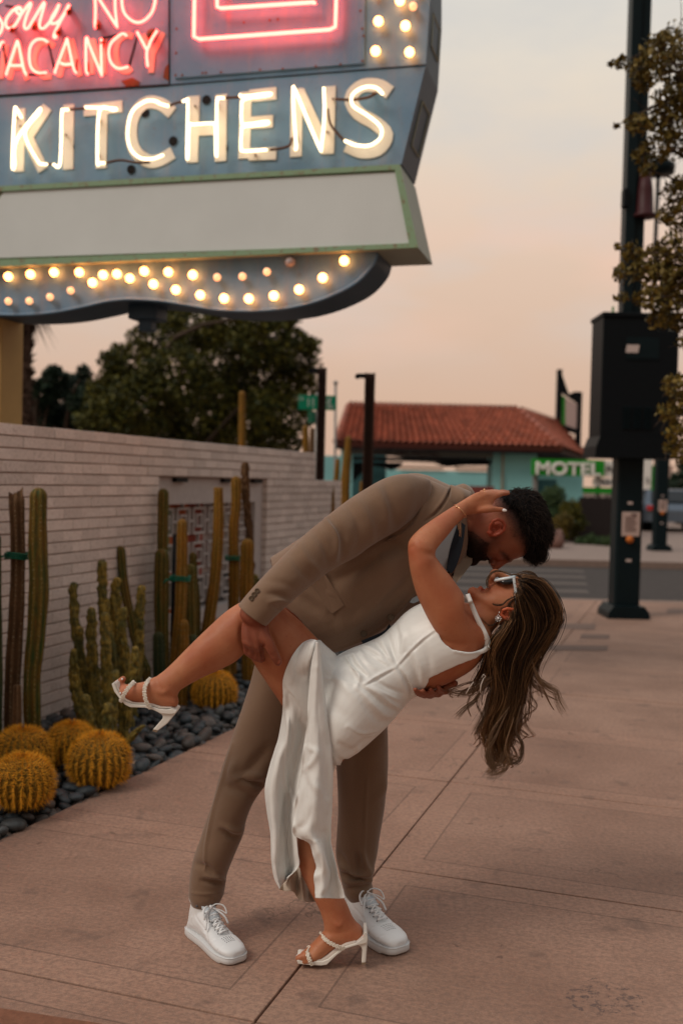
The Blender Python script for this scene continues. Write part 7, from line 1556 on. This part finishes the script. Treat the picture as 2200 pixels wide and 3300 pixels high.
strokes(me, [([(420, 310), (470, 380), (480, 440), (470, 500)], 12, .010), ([(440, 300), (500, 380), (510, 450), (500, 510)], 12, -.009), ([(360, 360), (420, 440), (440, 520)], 12, -.006), ([(520, 240), (570, 330), (580, 420), (560, 470)], 14, -.006), ([(560, 220), (620, 320), (640, 420)], 15, .006), ([(650, 160), (700, 270), (705, 380)], 16, .006), ([(700, 160), (740, 260), (745, 350)], 14, -.005),
    ([(300, 420), (340, 500), (400, 560)], 12, .006), ([(260, 470), (320, 560), (370, 610)], 12, -.005), ([(170, 700), (220, 690), (290, 700)], 9, .007), ([(150, 660), (210, 665), (270, 690)], 10, -.006), ([(190, 720), (225, 740), (215, 760)], 8, -.005), ([(150, 600), (220, 610), (300, 640)], 12, -.003), ([(750, 390), (650, 445), (540, 510), (420, 575)], 8, -.004)], ZA, 1.15); wrinkle(me, .0035, (8, 8, 8), seed=1)
sl_o = link('sleeve', me, MATS['suit_wool'], jacket); solid(sl_o, .004)
# rear vent flap seen past the sleeve, collar, lapel
def flat(mb, pts, Z, d, th): mb.prism([P(*Z(x, y), d) for x, y in pts], FW*th)
mb = MB(); 
cl_p = [((1000, 160), (985, 250), 3.235, .05), ((1045, 172), (1030, 275), 3.24, .16), ((1090, 190), (1052, 300), 3.25, .15)]
loft(mb, [(ZA(*a_), ZA(*b_), d, t) for a_, b_, d, t in cl_p], 16, k=28, scale=1.0, cap0=None, cap1=None); o = mb.build('collar', MATS['suit_wool'], jacket)
solid(o, .004)
mb = MB(); V4 = [((1070, 470), 3.27), ((1100, 490), 3.26), ((1098, 520), 3.25), ((1060, 570), 3.22), ((1026, 612), 3.20), ((1010, 590), 3.20), ((1020, 545), 3.22), ((1042, 500), 3.24)]
mb.prism([P(*ZA(*p), d) for p, d in V4], FW*.006); o = mb.build('lapel', simple('lapel_light', (.26, .20, .15), .85, var=.05), jacket, smooth=False)
sb_ = MB(); loft(sb_, torso, 60, scale=.95, dscale=.95, k=40); me = remesh(sb_, .005, 3); cutpoly(me, [mp(ZA, [(1110, 330), (1110, 480), (1060, 570), (960, 700), (900, 700), (800, 560), (880, 400), (980, 300), (1060, 300)])], keep=True); link('shirt', me, MATS['shirt_blue'], him)
mb = MB(); mb.prism([P(*ZA(*p), 3.225) for p in ((1005, 385), (1012, 480), (985, 560), (965, 530), (935, 480), (960, 420))], FW*.01); mb.prism([P(*ZA(*p), 3.215) for p in ((845, 640), (862, 690), (830, 705), (812, 700))], FW*.01); mb.build('shirt_placket', MATS['shirt_blue'], him, smooth=False); me = bpy.data.objects['shirt'].data
SB = bvh(me)
tm = sheet([(600, 600), (560, 720), (525, 830), (495, 960), (475, 1080)], [(660, 640), (640, 800), (610, 930), (570, 1040), (528, 1112)], lambda t, s: 3.2, 60, 24, zf=ZC, over=[SB], gapd=.005); o = link('tie', tm, MATS['vest_dark'], him); solid(o, .004)
mb = MB(); mb.prism([P(*ZA(*p), 3.235) for p in ((1000, 400), (1048, 395), (1040, 480), (1012, 545), (1018, 585), (980, 560), (985, 520), (1010, 480))], FW*.012); o = mb.build('waistcoat', MATS['vest_dark'], him, smooth=False)
mb = MB(); mb.prism([P(*ZA(*p), 3.19) for p in ((590, 880), (700, 835), (720, 800), (726, 815), (705, 845), (640, 880), (600, 892))], FW*.02); mb.build('belt', MATS['vest_dark'], him, smooth=False)
# pocket flap and buttons
def surf(me, u, v):
    """nearest surface distance of a mesh at a picture point"""
    q = proj(getV(me)); m = np.hypot(q[:, 0]-u, q[:, 1]-v) < 9; return float(q[m, 2].min()) if m.any() else 3.15
JM = jacket.data
mb = MB(); fl = [(358, 610), (418, 560), (512, 715), (458, 753), (450, 750)]; mb.prism([P(*ZA(x, y), surf(JM, *ZA(x, y))-.004) for x, y in fl], FW*.006); o = mb.build('pocket_flap', MATS['suit_wool'], jacket, smooth=False); bv = o.modifiers.new('b', 'BEVEL'); bv.width = .0012; bv.segments = 2
def button(x, y, r, par, me, Z=ZA, name='button'):
    d = surf(me, *Z(x, y)); mb = MB(); c = P(*Z(x, y), d-.001); mb.lathe(c, [(r, 0), (r, .003), (r*.85, .0042), (r*.7, .003), (r*.2, .003)], 18, ax=-FW); mb.build(name, MATS['button_brown'], par)
button(725, 769, .0105, jacket, JM); button(601, 845, .0105, jacket, JM)
for x, y in ((85, 681), (98, 663), (112, 646)): button(x, y, .0070, jacket, sl_o.data)
# ---- trousers
tb = MB(); loft(tb, legF, 70, k=36, cap1=True, sq=.95); loft(tb, legB, 70, k=36, sq=.95); me = remesh(tb, .0042, 3)
strokes(me, [([(640, 780), (600, 930), (555, 1080), (520, 1240), (512, 1360)], 5, .003), ([(800, 800), (740, 870), (690, 920), (640, 960)], 20, -.007), ([(690, 940), (750, 960), (800, 985)], 12, -.008), ([(640, 950), (700, 930), (780, 930)], 14, .007), ([(620, 980), (680, 1000), (740, 1030)], 14, -.005), ([(600, 1160), (650, 1180), (690, 1170)], 12, .006), ([(590, 1180), (640, 1210), (680, 1210)], 10, -.006), ([(520, 1385), (570, 1395), (606, 1405)], 8, .006), ([(500, 1410), (560, 1420), (605, 1418)], 8, -.006), ([(470, 1330), (520, 1350), (560, 1380)], 12, -.005), ([(650, 860), (640, 920), (670, 960)], 12, .004), ([(445, 1465), (520, 1470), (598, 1466)], 4, .002)], ZB, 2.1)
strokes(me, [([(650, 1100), (640, 1350), (625, 1600)], 5, .0025), ([(740, 760), (700, 900), (690, 1050)], 26, .004), ([(490, 1650), (560, 1700), (640, 1700), (690, 1660)], 10, .008), ([(490, 1690), (560, 1740), (640, 1745)], 9, -.009), ([(510, 1740), (570, 1760), (650, 1740), (690, 1720)], 9, .007), ([(540, 1790), (600, 1785), (670, 1770)], 8, -.006), ([(620, 1560), (640, 1640), (670, 1700)], 10, .006), ([(590, 1560), (600, 1640), (610, 1700)], 10, -.006), ([(470, 1560), (520, 1640), (560, 1700)], 12, -.005), ([(775, 1100), (740, 1180), (690, 1230)], 14, .004)], ZG, 2.0); wrinkle(me, .0028, (8, 8, 4), seed=4)
tr = link('trousers', me, MATS['trouser_wool'], him)
# ---- shoes
def shoe(heel, toe, label, mark=True):
    X = toe-heel; X[2] = 0; Ln = np.linalg.norm(X); X /= Ln; Y = np.array([-X[1], X[0], 0]); O = heel.copy(); O[2] = 0; s = Ln/.305
    def W(x, y, z): return O+X*x*s+Y*y*s+ZA_*z*s
    st = [(-.002, .022, .030), (.008, .031, .05), (.03, .036, .085), (.06, .037, .115), (.10, .038, .118), (.13, .040, .104), (.16, .0435, .088), (.19, .048, .074), (.22, .051, .066), (.25, .0505, .061), (.275, .045, .056), (.293, .034, .050), (.302, .018, .042)]
    Q = cr(st, 46); V = []; k = 32
    mb = MB()
    for x, w, h in Q:
        z0 = .016
        for j in range(k):
            t = 2*math.pi*j/k; c, sn = math.cos(t), math.sin(t); yy = w*np.sign(c)*abs(c)**.72*(1-.12*max(sn, 0)**2); zz = z0+(h-z0)*(sn*.5+.5)**(.85) if sn > -1 else z0; V.append(W(x, yy, zz))
    n = len(Q); mb.add(V, [(i*k+j, i*k+(j+1) % k, (i+1)*k+(j+1) % k, (i+1)*k+j) for i in range(n-1) for j in range(k)]+[tuple(range(k))[::-1], tuple((n-1)*k+j for j in range(k))])
    # ankle collar
    V = []; prof = [(.046, .050, .038, .05), (.05, .046, .037, .09), (.055, .044, .036, .115), (.056, .044, .036, .128), (.055, .044, .037, .138)]; Q2 = cr([[*p] for p in prof], 14)
    for cx_, a_, b_, z in Q2:
        for j in range(k): t = 2*math.pi*j/k; V.append(W(cx_+a_*math.cos(t), b_*math.sin(t), z+.012*(-math.cos(t))*(z > .12)))
    m_ = len(Q2); mb.add(V, [(i*k+j, i*k+(j+1) % k, (i+1)*k+(j+1) % k, (i+1)*k+j) for i in range(m_-1) for j in range(k)]+[tuple(range(k))[::-1], tuple((m_-1)*k+j for j in range(k))])
    mb.tube([W(.056+.044*math.cos(t), .037*math.sin(t), .138-.010*math.cos(t)) for t in np.linspace(.7, 2*math.pi-.7, 26)], .0065*s, 8)
    r = empty('shoe', None, None); r.parent = him; r['label'] = label
    me = remesh(mb, .003, 3)
    def grooves(items):
        for pts, w, amp in items:
            X3 = np.array([W(*p) for p in pts]); X3 = cr(X3, 8*len(pts)); V_ = getV(me); N_ = getN(me); d = np.full(len(V_), 9.)
            for i in range(len(X3)-1):
                a_, b_ = X3[i], X3[i+1]; ab = b_-a_; t = np.clip(((V_-a_)@ab)/(ab@ab+1e-12), 0, 1); d = np.minimum(d, np.linalg.norm(V_-(a_+t[:, None]*ab), axis=1))
            setV(me, V_+N_*(amp*np.exp(-(d/w)**2))[:, None])
    gs = []
    for sd in (-1, 1):
        gs += [([(.20, sd*.048, .030), (.205, sd*.044, .055), (.215, sd*.03, .068), (.218, 0, .070)], .0035, -.0022), ([(.19, sd*.046, .045), (.15, sd*.040, .072), (.10, sd*.036, .085), (.07, sd*.036, .10), (.06, sd*.037, .13)], .0035, -.002),
               ([(.02, sd*.035, .03), (.03, sd*.037, .06), (.045, sd*.036, .09), (.05, sd*.037, .12)], .0035, -.002), ([(.215, sd*.022, .071), (.18, sd*.020, .085), (.14, sd*.020, .105), (.11, sd*.022, .12)], .004, -.003)]
        if mark: gs += [([(.055, sd*.037, .085), (.05, sd*.038, .060), (.07, sd*.039, .045), (.11, sd*.041, .050), (.16, sd*.044, .062)], .0026, .0016), ([(.055, sd*.037, .085), (.065, sd*.038, .066), (.09, sd*.040, .060), (.16, sd*.044, .062)], .0026, .0016)]
    gs += [([(.25, -.05, .04), (.262, -.03, .060), (.266, 0, .0635), (.262, .03, .060), (.25, .05, .04)], .003, -.0018)]
    grooves(gs); link('upper', me, MATS['leather_white'], r)
    # sole
    mb = MB(); V = []; n2 = 46; ou = []
    for x, w, h in cr(st, n2): ou.append((x, w+.0042))
    rim = [(x+(.004 if x > .28 else (-.004 if x < .01 else 0)), w) for x, w in ou]+[(x+(.004 if x > .28 else (-.004 if x < .01 else 0)), -w) for x, w in ou[::-1]]
    m_ = len(rim); lv = [(0, .94), (.004, 1.0), (.021, 1.0), (.025, .97), (.026, .90)]
    for z, kk in lv:
        for x, w in rim: V.append(W(.15+(x-.15)*(1-(1-kk)*.35), w*kk, z+(.004 if x > .27 and z < .01 else 0)))
    F = [(i*m_+j, i*m_+(j+1) % m_, (i+1)*m_+(j+1) % m_, (i+1)*m_+j) for i in range(len(lv)-1) for j in range(m_)]+[tuple(range(m_))[::-1], tuple((len(lv)-1)*m_+j for j in range(m_))]
    mb.add(V, F); mb.build('sole', MATS['rubber_white'], r)
    mb = MB(); mb.tube([W(x, y*1.004, .026) for x, y in rim+[rim[0]]], .0011, 5); mb.build('sole_stitching', MATS['rubber_white'], r)
    # tongue
    mb = MB(); V = []; 
    for i, (x, z, w) in enumerate(((.16, .097, .018), (.13, .112, .022), (.105, .128, .024), (.088, .150, .026), (.082, .172, .026))):
        for y in (-1, -.5, 0, .5, 1): V.append(W(x-.004*(y*y), y*w, z+.004*(1-y*y)))
    mb.add(V, [(i*5+j, i*5+j+1, (i+1)*5+j+1, (i+1)*5+j) for i in range(4) for j in range(4)]); o = mb.build('tongue', MATS['shoe_fabric'], r); solid(o, .010, 0)
    # laces
    mb = MB(); rows = [(.205, .075, .017), (.188, .083, .019), (.171, .091, .020), (.154, .100, .021), (.137, .110, .022), (.121, .120, .023)]
    for i, (x, z, w) in enumerate(rows):
        mb.tube([W(x, -w, z), W(x+.004, -w*.4, z+.006), W(x+.004, w*.4, z+.006), W(x, w, z)], .0034, 6, flat=.55)
        if i < 5:
            x2, z2, w2 = rows[i+1]
            mb.tube([W(x, -w, z+.001), W((x+x2)/2, 0, (z+z2)/2+.008), W(x2, w2, z2+.001)], .0034, 6, flat=.6); mb.tube([W(x, w, z+.001), W((x+x2)/2, 0, (z+z2)/2+.006), W(x2, -w2, z2+.001)], .0034, 6, flat=.6)
    for sd in (-1, 1):
        mb.tube(cr([W(.12, 0, .133), W(.125, sd*.020, .142), W(.14, sd*.042, .135), (W(.155, sd*.045, .112)), W(.14, sd*.030, .122), W(.122, 0, .132)], 24), .0032, 6, flat=.6)
        mb.tube(cr([W(.12, 0, .133), W(.13, sd*.015, .125), W(.155, sd*.036, .105), W(.165, sd*.046, .080)], 16), .003, 6)
    mb.ball(W(.121, 0, .134), .007, 8, 6); mb.build('laces', MATS['lace_white'], r)
    mb = MB()
    for sd in (-1, 1):
        for i, (x, z, w) in enumerate(rows): mb.ball(W(x, sd*(w+.003), z-.001), .0022, 6, 5)
        mb.ball(W(.088, sd*.037, .135), .004, 8, 6)
    mb.build('eyelets', MATS['shoe_hole'], r); mb = MB()
    for i in range(4):
        for j in range(-2, 3): mb.ball(W(.226+i*.009, j*.009*(1-.05*i), .0668-i*.0012-.0006*j*j), .0013, 6, 5)
    mb.build('toe_perforations', MATS['shoe_hole'], r); return r
shoe(G(621, 3004), G(768, 3108), 'white high top sneaker on the left')
hb0 = G(1292, 3078)
shoe(hb0+np.array([-.175, .25, 0]), hb0, 'white high top sneaker behind the heeled sandal')
# ================================================================ place every thing's origin at its base
bpy.context.view_layer.update()
def kids(o):
    out = [o]
    for c in o.children: out += kids(c)
    return out
for o in [o for o in SC.objects if o.parent is None and o.type in ('MESH', 'EMPTY') and o.get('kind') != 'structure']:
    fam = kids(o); ms = [x for x in fam if x.type == 'MESH' and len(x.data.vertices)]
    if not ms: continue
    lo = np.min([getV(x.data).min(0) for x in ms], axis=0); hi = np.max([getV(x.data).max(0) for x in ms], axis=0); b0 = np.array([(lo[0]+hi[0])/2, (lo[1]+hi[1])/2, lo[2]])
    done = set()
    for x in ms:
        if x.data.name in done: continue
        done.add(x.data.name); setV(x.data, getV(x.data)-b0)
    o.location = b0.tolist()
